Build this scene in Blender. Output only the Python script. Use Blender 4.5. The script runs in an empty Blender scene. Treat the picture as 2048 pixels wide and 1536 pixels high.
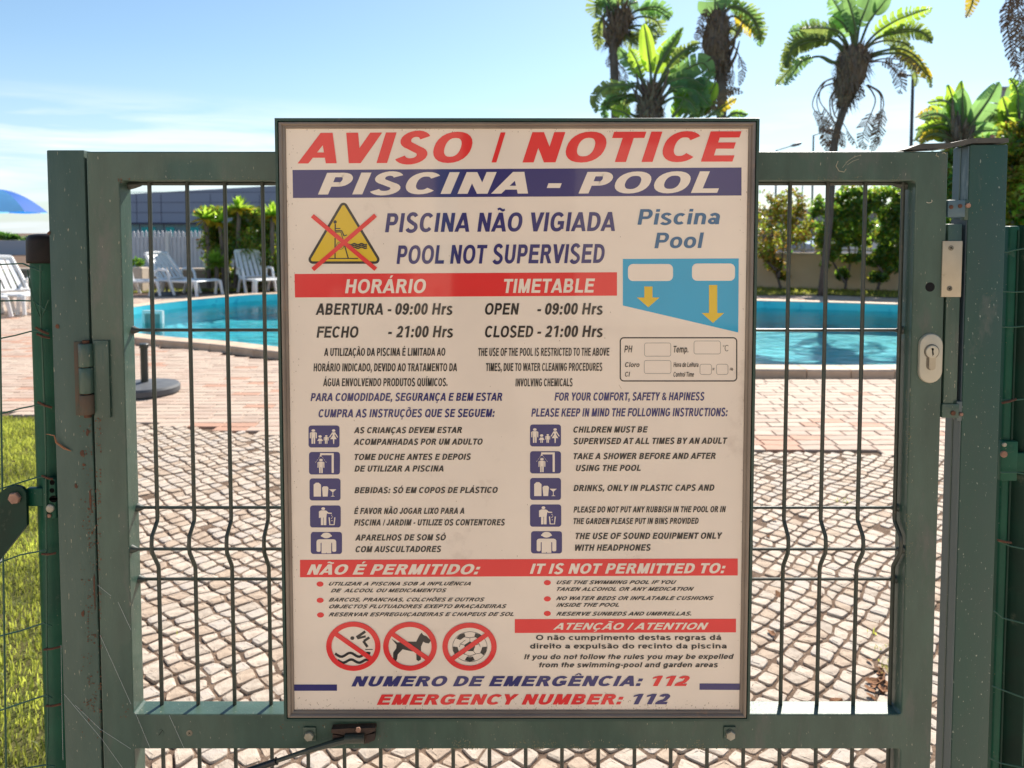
import bpy, bmesh, math, random
from mathutils import Vector, Matrix, noise as mnoise
import numpy as np
random.seed(7)
rng = np.random.default_rng(11)
PI = math.pi
scene = bpy.context.scene
COL = scene.collection

# ------------------------------------------------------------------ camera, sky, sun
CAM_H = 1.35
PITCH = math.radians(2.9)
F_PX = 1500.0            # focal length in photograph pixels (2048 wide)
CX, CY = 1024.0, 541.0   # principal point
cam = bpy.data.cameras.new('camera')
cam.sensor_width = 36.0
cam.lens = F_PX / 2048 * 36
cam.shift_y = -(768 - CY) / 2048
cam.clip_start = 0.02
cam.clip_end = 3000
cam.dof.use_dof = True
cam.dof.focus_distance = 0.965
cam.dof.aperture_fstop = 9.5
cam_o = bpy.data.objects.new('camera', cam)
COL.objects.link(cam_o)
cam_o.location = (0, 0, CAM_H)
cam_o.rotation_euler = (math.radians(90) - PITCH, 0, 0)
scene.camera = cam_o

SUN_EL = math.radians(43)
SUN_AZ = math.radians(25)      # clockwise from +Y towards +X
world = bpy.data.worlds.new('World')
scene.world = world
world.use_nodes = True
wn = world.node_tree
wn.nodes.clear()
w_out = wn.nodes.new('ShaderNodeOutputWorld')
w_bg = wn.nodes.new('ShaderNodeBackground')
w_sky = wn.nodes.new('ShaderNodeTexSky')
w_sky.sky_type = 'NISHITA'
w_sky.sun_disc = False
w_sky.sun_elevation = SUN_EL
w_sky.sun_rotation = SUN_AZ
w_sky.altitude = 50
w_sky.air_density = 1.0
w_sky.dust_density = 0.5
w_sky.ozone_density = 4.0
w_bg.inputs['Strength'].default_value = 0.060
# thin clouds low over the horizon
w_tc = wn.nodes.new('ShaderNodeTexCoord')
w_map = wn.nodes.new('ShaderNodeMapping')
w_map.inputs['Scale'].default_value = (2.2, 2.2, 22.0)
w_map.inputs['Location'].default_value = (0.4, 9.2, 5.5)
w_no = wn.nodes.new('ShaderNodeTexNoise')
w_no.inputs['Scale'].default_value = 1.5
w_no.inputs['Detail'].default_value = 7
w_no.inputs['Roughness'].default_value = 0.55
w_no.inputs['Distortion'].default_value = 0.3
w_cr = wn.nodes.new('ShaderNodeValToRGB')
w_cr.color_ramp.elements[0].position = 0.47
w_cr.color_ramp.elements[0].color = (0, 0, 0, 1)
w_cr.color_ramp.elements[1].position = 0.62
w_cr.color_ramp.elements[1].color = (1, 1, 1, 1)
w_sep = wn.nodes.new('ShaderNodeSeparateXYZ')
w_band = wn.nodes.new('ShaderNodeValToRGB')     # clouds only between about 0 and 10 degrees up
e = w_band.color_ramp.elements
e[0].position = 0.0; e[0].color = (0.95, 0.95, 0.95, 1)
e[1].position = 0.17; e[1].color = (0, 0, 0, 1)
k = w_band.color_ramp.elements.new(0.10); k.color = (0.8, 0.8, 0.8, 1)
w_mul = wn.nodes.new('ShaderNodeMath'); w_mul.operation = 'MULTIPLY'
w_mix = wn.nodes.new('ShaderNodeMix'); w_mix.data_type = 'RGBA'
w_mix.inputs['B'].default_value = (8.2, 8.4, 8.6, 1)
L = wn.links.new
L(w_tc.outputs['Generated'], w_map.inputs['Vector'])
L(w_map.outputs['Vector'], w_no.inputs['Vector'])
L(w_no.outputs['Fac'], w_cr.inputs['Fac'])
L(w_tc.outputs['Generated'], w_sep.inputs['Vector'])
L(w_sep.outputs['Z'], w_band.inputs['Fac'])
L(w_cr.outputs['Color'], w_mul.inputs[0])
L(w_band.outputs['Color'], w_mul.inputs[1])
L(w_mul.outputs['Value'], w_mix.inputs['Factor'])
w_tint = wn.nodes.new('ShaderNodeMix'); w_tint.data_type = 'RGBA'; w_tint.blend_type = 'MULTIPLY'
w_tint.inputs['Factor'].default_value = 1.0
w_tint.inputs['B'].default_value = (1.06, 1.09, 1.02, 1)
L(w_sky.outputs['Color'], w_tint.inputs['A'])
L(w_tint.outputs['Result'], w_mix.inputs['A'])
# pale haze right at the horizon
w_hz = wn.nodes.new('ShaderNodeMapRange')
w_hz.inputs['From Min'].default_value = 0.0; w_hz.inputs['From Max'].default_value = 0.22
w_hz.inputs['To Min'].default_value = 0.45; w_hz.inputs['To Max'].default_value = 0.0
w_mix2 = wn.nodes.new('ShaderNodeMix'); w_mix2.data_type = 'RGBA'
w_mix2.inputs['B'].default_value = (4.3, 5.3, 6.1, 1)
L(w_sep.outputs['Z'], w_hz.inputs['Value'])
L(w_hz.outputs['Result'], w_mix2.inputs['Factor'])
L(w_mix.outputs['Result'], w_mix2.inputs['A'])
L(w_mix2.outputs['Result'], w_bg.inputs['Color'])
L(w_bg.outputs['Background'], w_out.inputs['Surface'])

sun = bpy.data.lights.new('sun', 'SUN')
sun.energy = 3.4
sun.angle = math.radians(0.53)
sun.color = (1.0, 0.93, 0.83)
sun_o = bpy.data.objects.new('sun', sun)
COL.objects.link(sun_o)
sdir = Vector((math.sin(SUN_AZ) * math.cos(SUN_EL), math.cos(SUN_AZ) * math.cos(SUN_EL), math.sin(SUN_EL)))
sun_o.rotation_euler = sdir.to_track_quat('Z', 'Y').to_euler()
sun_o.location = (5, 10, 12)

scene.view_settings.view_transform = 'Standard'
scene.view_settings.look = 'None'
scene.view_settings.gamma = 1
scene.view_settings.use_curve_mapping = False
scene.view_settings.exposure = 1.36
scene.cycles.use_denoising = True
scene.cycles.max_bounces = 8
scene.cycles.transparent_max_bounces = 16
scene.cycles.caustics_reflective = False
scene.cycles.caustics_refractive = False

# ------------------------------------------------------------------ measuring helpers
_cp, _sp = math.cos(PITCH), math.sin(PITCH)
def ray(x, y):
    dx, du = x - CX, CY - y
    return Vector((dx, _cp * F_PX + _sp * du, -_sp * F_PX + _cp * du))
def P(x, y, Y):
    """point of the upright plane at distance Y that the photograph shows at pixel x, y"""
    d = ray(x, y); t = Y / d.y
    return Vector((d.x * t, Y, CAM_H + d.z * t))
def Gd(x, y, z=0.0):
    d = ray(x, y); t = (z - CAM_H) / d.z
    return Vector((d.x * t, d.y * t, z))
def proj(p):
    q = Vector(p) - Vector((0, 0, CAM_H))
    fw = q.y * _cp - q.z * _sp
    up = q.y * _sp + q.z * _cp
    return CX + F_PX * q.x / fw, CY - F_PX * up / fw

# ------------------------------------------------------------------ mesh helpers
class MB:
    def __init__(s):
        s.v = []; s.f = []; s.m = []; s.mi = 0
    def add(s, vs, fs):
        o = len(s.v); s.v += [tuple(v) for v in vs]
        for f in fs:
            s.f.append(tuple(i + o for i in f)); s.m.append(s.mi)
        return s
    def box(s, x0, y0, z0, x1, y1, z1, rot=None, at=None):
        vs = [Vector((x, y, z)) for x in (x0, x1) for y in (y0, y1) for z in (z0, z1)]
        if rot is not None:
            vs = [rot @ v for v in vs]
        if at is not None:
            vs = [v + Vector(at) for v in vs]
        return s.add(vs, [(0, 1, 3, 2), (4, 6, 7, 5), (0, 4, 5, 1), (2, 3, 7, 6), (0, 2, 6, 4), (1, 5, 7, 3)])
    def bbox(s, x0, y0, z0, x1, y1, z1, b=0.0015, seg=2):
        """bevelled box"""
        bm = bmesh.new()
        bmesh.ops.create_cube(bm, size=1)
        for v in bm.verts:
            v.co = Vector(((x0 + x1) / 2 + v.co.x * (x1 - x0), (y0 + y1) / 2 + v.co.y * (y1 - y0), (z0 + z1) / 2 + v.co.z * (z1 - z0)))
        bmesh.ops.bevel(bm, geom=bm.edges[:], offset=b, segments=seg, affect='EDGES', profile=0.5)
        bm.verts.index_update()
        s.add([v.co.copy() for v in bm.verts], [[v.index for v in f.verts] for f in bm.faces])
        bm.free(); return s
    def tube(s, pts, r, n=8, cap=True, rs=None):
        pts = [Vector(p) for p in pts]
        rings = []; up = None
        for i, p in enumerate(pts):
            a = pts[max(i - 1, 0)]; b = pts[min(i + 1, len(pts) - 1)]
            d = (b - a).normalized()
            if up is None:
                up = Vector((0, 0, 1)) if abs(d.z) < 0.9 else Vector((0, 1, 0))
            u = d.cross(up).normalized(); w = u.cross(d).normalized(); up = w
            rr = rs[i] if rs else r
            rings.append([p + u * (rr * math.cos(2 * PI * k / n)) + w * (rr * math.sin(2 * PI * k / n)) for k in range(n)])
        vs = [q for ring in rings for q in ring]; fs = []
        for i in range(len(pts) - 1):
            for k in range(n):
                a = i * n + k; b = i * n + (k + 1) % n
                fs.append((a, b, b + n, a + n))
        if cap:
            fs.append(tuple(range(n - 1, -1, -1)))
            fs.append(tuple((len(pts) - 1) * n + k for k in range(n)))
        return s.add(vs, fs)
    def prism(s, outline, axis, a, b):
        """outline of 2D points extruded along an axis ('x','y','z') from a to b"""
        def mk(p, t):
            return {'x': (t, p[0], p[1]), 'y': (p[0], t, p[1]), 'z': (p[0], p[1], t)}[axis]
        n = len(outline)
        vs = [mk(p, a) for p in outline] + [mk(p, b) for p in outline]
        fs = [tuple(range(n - 1, -1, -1)), tuple(range(n, 2 * n))]
        for i in range(n):
            j = (i + 1) % n
            fs.append((i, j, j + n, i + n))
        return s.add(vs, fs)
    def lathe(s, prof, c=(0, 0, 0), n=24, axis='z'):
        c = Vector(c); vs = []; fs = []
        for r, h in prof:
            for k in range(n):
                a = 2 * PI * k / n
                q = {'z': Vector((r * math.cos(a), r * math.sin(a), h)), 'y': Vector((r * math.cos(a), h, r * math.sin(a)))}[axis]
                vs.append(c + q)
        for i in range(len(prof) - 1):
            for k in range(n):
                a = i * n + k; b = i * n + (k + 1) % n
                fs.append((a, b, b + n, a + n))
        fs.append(tuple(range(n - 1, -1, -1)))
        fs.append(tuple((len(prof) - 1) * n + k for k in range(n)))
        return s.add(vs, fs)
    def build(s, name, mats, parent=None, smooth=False, fix=True, loc=None):
        me = bpy.data.meshes.new(name)
        me.from_pydata(s.v, [], s.f)
        mats = mats if isinstance(mats, (list, tuple)) else [mats]
        for m in mats:
            me.materials.append(m)
        if len(mats) > 1:
            me.polygons.foreach_set('material_index', s.m)
        if fix:
            bm = bmesh.new(); bm.from_mesh(me)
            bmesh.ops.recalc_face_normals(bm, faces=bm.faces[:])
            bm.to_mesh(me); bm.free()
        if smooth:
            me.shade_smooth() if hasattr(me, 'shade_smooth') else None
            if smooth != 'all':
                me.set_sharp_from_angle(angle=math.radians(35))
        me.update()
        o = bpy.data.objects.new(name, me)
        COL.objects.link(o)
        if parent is not None:
            o.parent = parent
            # children keep world-space vertices: undo the parent's offset
            o.matrix_parent_inverse = Matrix.Identity(4)
            off = world_loc(parent)
            me.transform(Matrix.Translation(-off))
        elif loc is not None:
            me.transform(Matrix.Translation(-Vector(loc)))
            o.location = loc
        return o
def world_loc(o):
    v = Vector(o.location)
    while o.parent is not None:
        o = o.parent; v = v + Vector(o.location)
    return v
def tag(o, label=None, cat=None, group=None, kind=None):
    if label: o['label'] = label
    if cat: o['category'] = cat
    if group: o['group'] = group
    if kind: o['kind'] = kind
    return o
def empty(name, loc, label, cat, group=None):
    o = bpy.data.objects.new(name, None); o.empty_display_size = 0.1
    COL.objects.link(o); o.location = loc
    return tag(o, label, cat, group)

# ------------------------------------------------------------------ materials
def mat(name, col, rough=0.6, spec=0.5, metal=0.0, var=0.0, vscale=8.0, bump=0.0, bscale=60.0, coat=0.0,
        col2=None, dirt=None, dirt_amt=0.0, dscale=20.0, speck=None, speck_scale=400.0, speck_amt=0.0, stretch=(1, 1, 1), bdist=0.002, objvar=0.0):
    m = bpy.data.materials.new(name); m.use_nodes = True
    nt = m.node_tree; N = nt.nodes; b = N['Principled BSDF']; l = nt.links.new
    b.inputs['Roughness'].default_value = rough
    b.inputs['Specular IOR Level'].default_value = spec
    b.inputs['Metallic'].default_value = metal
    b.inputs['Coat Weight'].default_value = coat
    b.inputs['Coat Roughness'].default_value = 0.05
    c = (*col, 1)
    b.inputs['Base Color'].default_value = c
    tc = N.new('ShaderNodeTexCoord'); mp = N.new('ShaderNodeMapping'); mp.inputs['Scale'].default_value = stretch
    l(tc.outputs['Object'], mp.inputs['Vector'])
    def nz(sc, det=5, rg=0.6):
        n = N.new('ShaderNodeTexNoise'); n.inputs['Scale'].default_value = sc; n.inputs['Detail'].default_value = det
        n.inputs['Roughness'].default_value = rg; l(mp.outputs['Vector'], n.inputs['Vector']); return n
    def mix(fac, a, bcol, blend='MIX'):
        x = N.new('ShaderNodeMix'); x.data_type = 'RGBA'; x.blend_type = blend
        if isinstance(fac, float): x.inputs['Factor'].default_value = fac
        else: l(fac, x.inputs['Factor'])
        if isinstance(a, tuple): x.inputs['A'].default_value = a
        else: l(a, x.inputs['A'])
        if isinstance(bcol, tuple): x.inputs['B'].default_value = bcol
        else: l(bcol, x.inputs['B'])
        return x.outputs['Result']
    def ramp(src, p0, p1):
        r = N.new('ShaderNodeMapRange'); r.inputs['From Min'].default_value = p0; r.inputs['From Max'].default_value = p1
        l(src, r.inputs['Value']); return r.outputs['Result']
    cur = c
    if var > 0 or col2 is not None:
        n = nz(vscale)
        c2 = (*col2, 1) if col2 else tuple([max(0, q * (1 - var)) for q in col] + [1])
        cur = mix(ramp(n.outputs['Fac'], 0.35, 0.65), c, c2)
    if dirt is not None:
        n = nz(dscale, 8, 0.7)
        cur = mix(ramp(n.outputs['Fac'], 0.62 - dirt_amt, 0.72 - dirt_amt * 0.6), cur, (*dirt, 1))
    if speck is not None:
        n = nz(speck_scale, 2, 0.5)
        cur = mix(ramp(n.outputs['Fac'], 0.74 - speck_amt, 0.78 - speck_amt), cur, (*speck, 1))
    if objvar > 0:
        oi = N.new('ShaderNodeObjectInfo')
        hs = N.new('ShaderNodeHueSaturation')
        r = N.new('ShaderNodeMapRange'); r.inputs['To Min'].default_value = 1 - objvar; r.inputs['To Max'].default_value = 1 + objvar
        l(oi.outputs['Random'], r.inputs['Value']); l(r.outputs['Result'], hs.inputs['Value'])
        if isinstance(cur, tuple): hs.inputs['Color'].default_value = cur
        else: l(cur, hs.inputs['Color'])
        cur = hs.outputs['Color']
    if not isinstance(cur, tuple):
        l(cur, b.inputs['Base Color'])
    if bump > 0:
        n = nz(bscale, 6, 0.65)
        bp = N.new('ShaderNodeBump'); bp.inputs['Strength'].default_value = bump; bp.inputs['Distance'].default_value = bdist
        l(n.outputs['Fac'], bp.inputs['Height']); l(bp.outputs['Normal'], b.inputs['Normal'])
    return m
def leafmat(name, col, trans, tcol=None, rough=0.4, var=0.35, vscale=3.0):
    m = bpy.data.materials.new(name); m.use_nodes = True
    nt = m.node_tree; N = nt.nodes; l = nt.links.new
    N.remove(N['Principled BSDF']); out = N['Material Output']
    b = N.new('ShaderNodeBsdfPrincipled'); b.inputs['Roughness'].default_value = rough
    t = N.new('ShaderNodeBsdfTranslucent'); mx = N.new('ShaderNodeMixShader'); mx.inputs['Fac'].default_value = trans
    tc = N.new('ShaderNodeTexCoord'); n = N.new('ShaderNodeTexNoise'); n.inputs['Scale'].default_value = vscale; n.inputs['Detail'].default_value = 4
    l(tc.outputs['Object'], n.inputs['Vector'])
    r = N.new('ShaderNodeMapRange'); r.inputs['From Min'].default_value = 0.3; r.inputs['From Max'].default_value = 0.7
    r.inputs['To Min'].default_value = 1 - var; r.inputs['To Max'].default_value = 1 + var
    l(n.outputs['Fac'], r.inputs['Value'])
    for sh, cc, s in ((b, col, 'Base Color'), (t, tcol or tuple(min(1, q * 2.2) for q in col), 'Color')):
        h = N.new('ShaderNodeHueSaturation'); h.inputs['Color'].default_value = (*cc, 1); l(r.outputs['Result'], h.inputs['Value'])
        l(h.outputs['Color'], sh.inputs[s])
    l(b.outputs[0], mx.inputs[1]); l(t.outputs[0], mx.inputs[2]); l(mx.outputs[0], out.inputs['Surface'])
    return m

M = {}
M['gate'] = mat('green_grey_paint', (0.056, 0.106, 0.078), 0.42, 0.4, col2=(0.038, 0.074, 0.055), vscale=26, bump=0.2, bscale=350, stretch=(1, 1, 0.3),
                dirt=(0.085, 0.10, 0.085), dirt_amt=0.08, dscale=22, speck=(0.34, 0.32, 0.24), speck_scale=420, speck_amt=0.045, coat=0.3)
M['post'] = mat('green_post_paint', (0.050, 0.090, 0.070), 0.45, 0.4, col2=(0.078, 0.12, 0.095), vscale=16, bump=0.2, bscale=300, stretch=(1, 1, 0.25),
                dirt=(0.09, 0.075, 0.055), dirt_amt=0.03, dscale=18, speck=(0.3, 0.28, 0.2), speck_scale=380, speck_amt=0.05)
M['skytint'] = mat('weathered_paint_sky_reflection', (0.10, 0.17, 0.20), 0.45, 0.5, col2=(0.07, 0.12, 0.145), vscale=12, bump=0.15, bscale=200, stretch=(1, 1, 0.2),
                     dirt=(0.2, 0.26, 0.28), dirt_amt=0.02, dscale=30)  # blue grey carries the sky's reflection as colour
M['darkgap'] = mat('near_black_fill', (0.01, 0.01, 0.011), 0.8, 0.2)
M['rust'] = mat('rust_stain', (0.16, 0.07, 0.04), 0.85, 0.2, col2=(0.09, 0.05, 0.035), vscale=60, bump=0.3, bscale=300)
M['bar'] = mat('dark_green_coated_wire', (0.032, 0.045, 0.035), 0.4, 0.5, col2=(0.05, 0.055, 0.042), vscale=30, dirt=(0.12, 0.09, 0.06), dirt_amt=0.03, dscale=70, bump=0.1, bscale=500)
M['fencegreen'] = mat('fence_green_plastic', (0.008, 0.095, 0.052), 0.45, 0.25, col2=(0.005, 0.06, 0.036), vscale=10, dirt=(0.06, 0.1, 0.07), dirt_amt=0.0, dscale=30,
                      speck=(0.2, 0.24, 0.17), speck_scale=350, speck_amt=0.015, bump=0.08, bscale=200)
M['fencedark'] = mat('fence_dark_green_paint', (0.005, 0.042, 0.026), 0.5, 0.2, col2=(0.01, 0.03, 0.02), vscale=14, dirt=(0.08, 0.10, 0.07), dirt_amt=0.01, dscale=25)
M['wire'] = mat('green_fence_wire', (0.02, 0.085, 0.05), 0.45, 0.5)
M['cap'] = mat('brown_black_plastic_cap', (0.007, 0.006, 0.006), 0.5, 0.2, col2=(0.02, 0.013, 0.011), vscale=30, bump=0.2, bscale=120)
M['brass'] = mat('worn_beige_metal', (0.50, 0.43, 0.31), 0.42, 0.5, metal=0.25, col2=(0.42, 0.36, 0.26), vscale=25, bump=0.15, bscale=250, dirt=(0.2, 0.16, 0.1), dirt_amt=-0.02, dscale=50)
M['lockplate'] = mat('cream_metal', (0.58, 0.53, 0.40), 0.38, 0.5, metal=0.15, col2=(0.5, 0.46, 0.36), vscale=25, bump=0.1, bscale=200)
M['screw'] = mat('dull_steel', (0.24, 0.22, 0.17), 0.45, 0.5, metal=0.5, col2=(0.13, 0.11, 0.08), vscale=80)
M['bolt'] = mat('galvanised_bolt', (0.42, 0.4, 0.33), 0.5, 0.5, metal=0.4, col2=(0.3, 0.27, 0.2), vscale=60, bump=0.3, bscale=200)
M['rustbolt'] = mat('rusty_bolt', (0.45, 0.27, 0.2), 0.7, 0.3, metal=0.2, col2=(0.3, 0.17, 0.12), vscale=60, bump=0.3, bscale=200)
M['dark'] = mat('black_hole', (0.004, 0.004, 0.004), 0.9, 0.1)
M['signframe'] = mat('dirty_aluminium_frame', (0.26, 0.21, 0.165), 0.35, 0.5, metal=0.2, col2=(0.19, 0.15, 0.12), vscale=9, stretch=(1, 1, 1), dirt=(0.3, 0.2, 0.13), dirt_amt=0.02, dscale=25, bump=0.1, bscale=150)
# ------------------------------------------------------------------ printed lettering: bold grotesque glyphs drawn as pen strokes
def arc(cx, cy, rx, ry, a0, a1, n=12, ex=1.0):
    out = []
    for i in range(n + 1):
        a = math.radians(a0 + (a1 - a0) * i / n); c, s_ = math.cos(a), math.sin(a)
        out.append((cx + rx * math.copysign(abs(c) ** ex, c), cy + ry * math.copysign(abs(s_) ** ex, s_)))
    return out
def ribbon(pts, s, t, closed=False):
    n = len(pts); Lp = []; Rp = []
    for i in range(n):
        if closed:
            a = pts[(i - 1) % n]; b = pts[(i + 1) % n]
        else:
            a = pts[max(i - 1, 0)]; b = pts[min(i + 1, n - 1)]
        dx, dy = b[0] - a[0], b[1] - a[1]; d = math.hypot(dx, dy) or 1e-9
        nx, ny = -dy / d, dx / d
        Lp.append((pts[i][0] + nx * s / 2, pts[i][1] + ny * t / 2)); Rp.append((pts[i][0] - nx * s / 2, pts[i][1] - ny * t / 2))
    out = []
    for i in range(n if closed else n - 1):
        j = (i + 1) % n
        out.append([Lp[i], Lp[j], Rp[j], Rp[i]])
    return out
def R4(x0, y0, x1, y1):
    return [(x0, y0), (x1, y0), (x1, y1), (x0, y1)]
ACC = {'Á': ('A', 'ac'), 'É': ('E', 'ac'), 'Í': ('I', 'ac'), 'Ó': ('O', 'ac'), 'Ã': ('A', 'ti'), 'Õ': ('O', 'ti'), 'Ê': ('E', 'ci'), 'Ç': ('C', 'ce'),
       'ã': ('a', 'ti'), 'á': ('a', 'ac')}
EX = 0.88
def glyph(ch, s, t):
    """advance width and a list of shapes; a shape is a list of polygons that do not overlap one another"""
    if ch in ACC:
        base, k = ACC[ch]
        w, sh = glyph(base, s, t); c = w / 2; y = 1.07 if base.isupper() else 0.80
        if k == 'ac': sh = sh + [[[(c - 0.06, y), (c + 0.06, y), (c + 0.2, y + 0.2), (c + 0.0, y + 0.2)]]]
        if k == 'ti':
            pts = [(c - 0.24 + 0.48 * i / 12, y + 0.09 + 0.045 * math.sin(2 * PI * i / 12)) for i in range(13)]
            sh = sh + [ribbon(pts, t * 0.65, t * 0.65)]
        if k == 'ci': sh = sh + [[[(c - 0.24, y), (c - 0.09, y), (c + 0.03, y + 0.19), (c - 0.07, y + 0.19)]], [[(c + 0.09, y), (c + 0.24, y), (c + 0.07, y + 0.19), (c - 0.03, y + 0.19)]]]
        if k == 'ce': sh = sh + [[R4(c - 0.03, -0.1, c + 0.08, 0.02)], ribbon([(c, -0.09), (c + 0.09, -0.12), (c + 0.09, -0.2), (c, -0.235), (c - 0.12, -0.22)], t * .5, t * .5)]
        return w, sh
    b = 0.095; h2 = t / 2; q = s * 1.1
    X = 0.73
    if ch == ' ': return 0.39, []
    if ch == 'I': return 2 * b + s, [[R4(b, 0, b + s, 1)]]
    if ch == 'H': return 1.01, [[R4(b, 0, b + s, 1)], [R4(.915 - s, 0, .915, 1)], [R4(b + s, .52 - h2, .915 - s, .52 + h2)]]
    if ch in 'EF':
        sh = [[R4(b, 0, b + s, 1)], [R4(b + s, 1 - t, .86, 1)], [R4(b + s, .53 - h2, .81, .53 + h2)]]
        if ch == 'E': return .935, sh + [[R4(b + s, 0, .88, t)]]
        return .855, sh
    if ch == 'L': return .855, [[R4(b, 0, b + s, 1)], [R4(b + s, 0, .82, t)]]
    if ch == 'T': return .86, [[R4(.03, 1 - t, .83, 1)], [R4(.43 - s / 2, 0, .43 + s / 2, 1 - t)]]
    if ch == 'D':
        p = [(b + s * .6, 1 - h2), (.42, 1 - h2)] + arc(.42, .5, .95 - s / 2 - .42, .5 - h2, 90, -90, 16, EX) + [(.42, h2), (b + s * .6, h2)]
        return 1.01, [[R4(b, 0, b + s, 1)], ribbon(p, s, t)]
    if ch in 'OQ':
        sh = [ribbon(arc(.543, .5, .485 - s / 2, .512 - h2, 0, 345, 23, EX), s, t, True)]
        if ch == 'Q': sh.append([[(.56, .22), (.70, .30), (1.06, .03), (.93, -.08)]])
        return 1.087, sh
    if ch == 'C': return 1.01, [ribbon(arc(.52, .5, .465 - s / 2, .512 - h2, 40, 320, 22, EX), s, t)]
    if ch == 'G':
        return 1.087, [ribbon(arc(.54, .5, .48 - s / 2, .512 - h2, 40, 312, 22, EX), s, t), [R4(.99 - s, .12, .99, .54)], [R4(.56, .54 - t, .99 - s, .54)]]
    if ch in 'PR':
        yb = .36 if ch == 'P' else .43
        ry = (1 - yb) / 2; m = ry - h2
        p = [(b + s * .6, 1 - h2), (.56, 1 - h2)] + arc(.56, 1 - ry, .87 - s / 2 - .56, m, 90, -90, 12) + [(.56, yb + h2), (b + s * .6, yb + h2)]
        sh = [[R4(b, 0, b + s, 1)], ribbon(p, s, t)]
        if ch == 'R': return 1.01, sh + [[[(.40, yb + h2), (.62, yb + t * .9), (1.0, 0), (1.0 - q * 1.12, 0)]]]
        return .935, sh
    if ch == 'B':
        o = [[R4(b, 0, b + s, 1)]]
        for y0, y1, xr in ((.5 - h2 * .85, 1, .86), (0, .5 + h2 * .85, .91)):
            ry = (y1 - y0) / 2
            p = [(b + s * .6, y1 - h2), (.58, y1 - h2)] + arc(.58, (y0 + y1) / 2, xr - s / 2 - .58, ry - h2, 90, -90, 10) + [(.58, y0 + h2), (b + s * .6, y0 + h2)]
            o.append(ribbon(p, s, t))
        return 1.01, o
    if ch in 'Ss':
        k = 1.0 if ch == 'S' else X; kk = 1.0 if ch == 'S' else .82
        tt = t / k * (1 if ch == 'S' else .9); ss = s / kk
        ry = (1.02 - tt) / 4; ru = .385 - ss / 2; rl = .42 - ss / 2
        p = arc(.455, .75 - .0 + .0, ru, ry, 20, 245, 14) + arc(.46, .25, rl, ry, 65, -160, 14)
        p = [(x * kk, y * k) for x, y in p]
        return (.935 if ch == 'S' else .776), [ribbon(p, s, t * (1 if ch == 'S' else .9))]
    if ch == 'U':
        return 1.01, [ribbon([(b + s / 2, 1), (b + s / 2, .7)] + arc(.505, .38, .41 - s / 2, .39 - h2, 180, 360, 14, EX) + [(.915 - s / 2, .7), (.915 - s / 2, 1)], s, t)]
    if ch == 'J':
        return .78, [ribbon([(.69 - s / 2, 1), (.69 - s / 2, .5)] + arc(.36, .33, .33 - s / 2, .34 - h2, 0, -175, 12, EX), s, t)]
    if ch == 'K':
        return 1.01, [[R4(b, 0, b + s, 1)], [[(b + s, .30), (b + s, .56), (.70, 1), (.96, 1)]], [[(.40, .62), (.56, .74), (1.01, 0), (.74, 0)]]]
    if ch == 'M':
        return 1.163, [[R4(b, 0, b + s, 1)], [R4(1.07 - s, 0, 1.07, 1)], [[(b, 1), (b + s * 1.25, 1), (.58 + s * .42, 0), (.58 - s * .42, 0)]], [[(1.07 - s * 1.25, 1), (1.07, 1), (.58 + s * .42, 0), (.58 - s * .42, 0)]]]
    if ch == 'N':
        return 1.01, [[R4(b, 0, b + s, 1)], [R4(.915 - s, 0, .915, 1)], [[(b, 1), (b + s * 1.05, 1), (.915, 0), (.915 - s * 1.05, 0)]]]
    if ch == 'A':
        W = 1.01; c = W / 2; q = s * 1.02
        return W, [[[(0, 0), (q, 0), (c + q * .55, 1), (c - q * .55, 1)]], [[(W - q, 0), (W, 0), (c + q * .55, 1), (c - q * .55, 1)]], [R4(.25, .185, .76, .185 + t * .85)]]
    if ch in 'Vv':
        W, H = (.93, 1) if ch == 'V' else (.776, X); c = W / 2; q = s * 1.12
        return W, [[[(0, H), (q, H), (c + q * .5, 0), (c - q * .5, 0)]], [[(W - q, H), (W, H), (c + q * .5, 0), (c - q * .5, 0)]]]
    if ch in 'Ww':
        W, H = (1.318, 1) if ch == 'W' else (1.087, X); q = s * 1.02; a, bb = W * .27, W * .73; c = W / 2
        return W, [[[(0, H), (q, H), (a + q / 2, 0), (a - q / 2, 0)]], [[(c - q / 2, H), (c + q / 2, H), (a + q / 2, 0), (a - q / 2, 0)]],
                   [[(c - q / 2, H), (c + q / 2, H), (bb + q / 2, 0), (bb - q / 2, 0)]], [[(W - q, H), (W, H), (bb + q / 2, 0), (bb - q / 2, 0)]]]
    if ch in 'Xx':
        W, H = (.93, 1) if ch == 'X' else (.776, X); q = s * 1.2
        return W, [[[(0, 0), (q, 0), (W, H), (W - q, H)]], [[(W - q, 0), (W, 0), (q, H), (0, H)]]]
    if ch == 'Y':
        W = .93; c = W / 2; q = s * 1.15
        return W, [[R4(c - s / 2, 0, c + s / 2, .45)], [[(0, 1), (q, 1), (c + s / 2, .40), (c - s / 2, .40)]], [[(W - q, 1), (W, 1), (c + s / 2, .40), (c - s / 2, .40)]]]
    if ch == 'Z': return .855, [[R4(.05, 1 - t, .81, 1)], [R4(.03, 0, .83, t)], [[(.03, t), (.32, t), (.81, 1 - t), (.52, 1 - t)]]]
    if ch == '0': return .776, [ribbon(arc(.388, .5, .345 - s / 2, .51 - h2, 0, 345, 23, .9), s, t, True)]
    if ch == '1': return .776, [[R4(.36, 0, .36 + s, 1)], [[(.12, .70), (.12, .86), (.38, 1), (.5, 1), (.38, .80)]]]
    if ch == '2':
        return .776, [[R4(.05, 0, .73, t)], ribbon(arc(.385, .70, .33 - s / 2, .31 - h2, 170, -25, 14) + [(.50, .40), (.15, t * .9)], s, t)]
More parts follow.
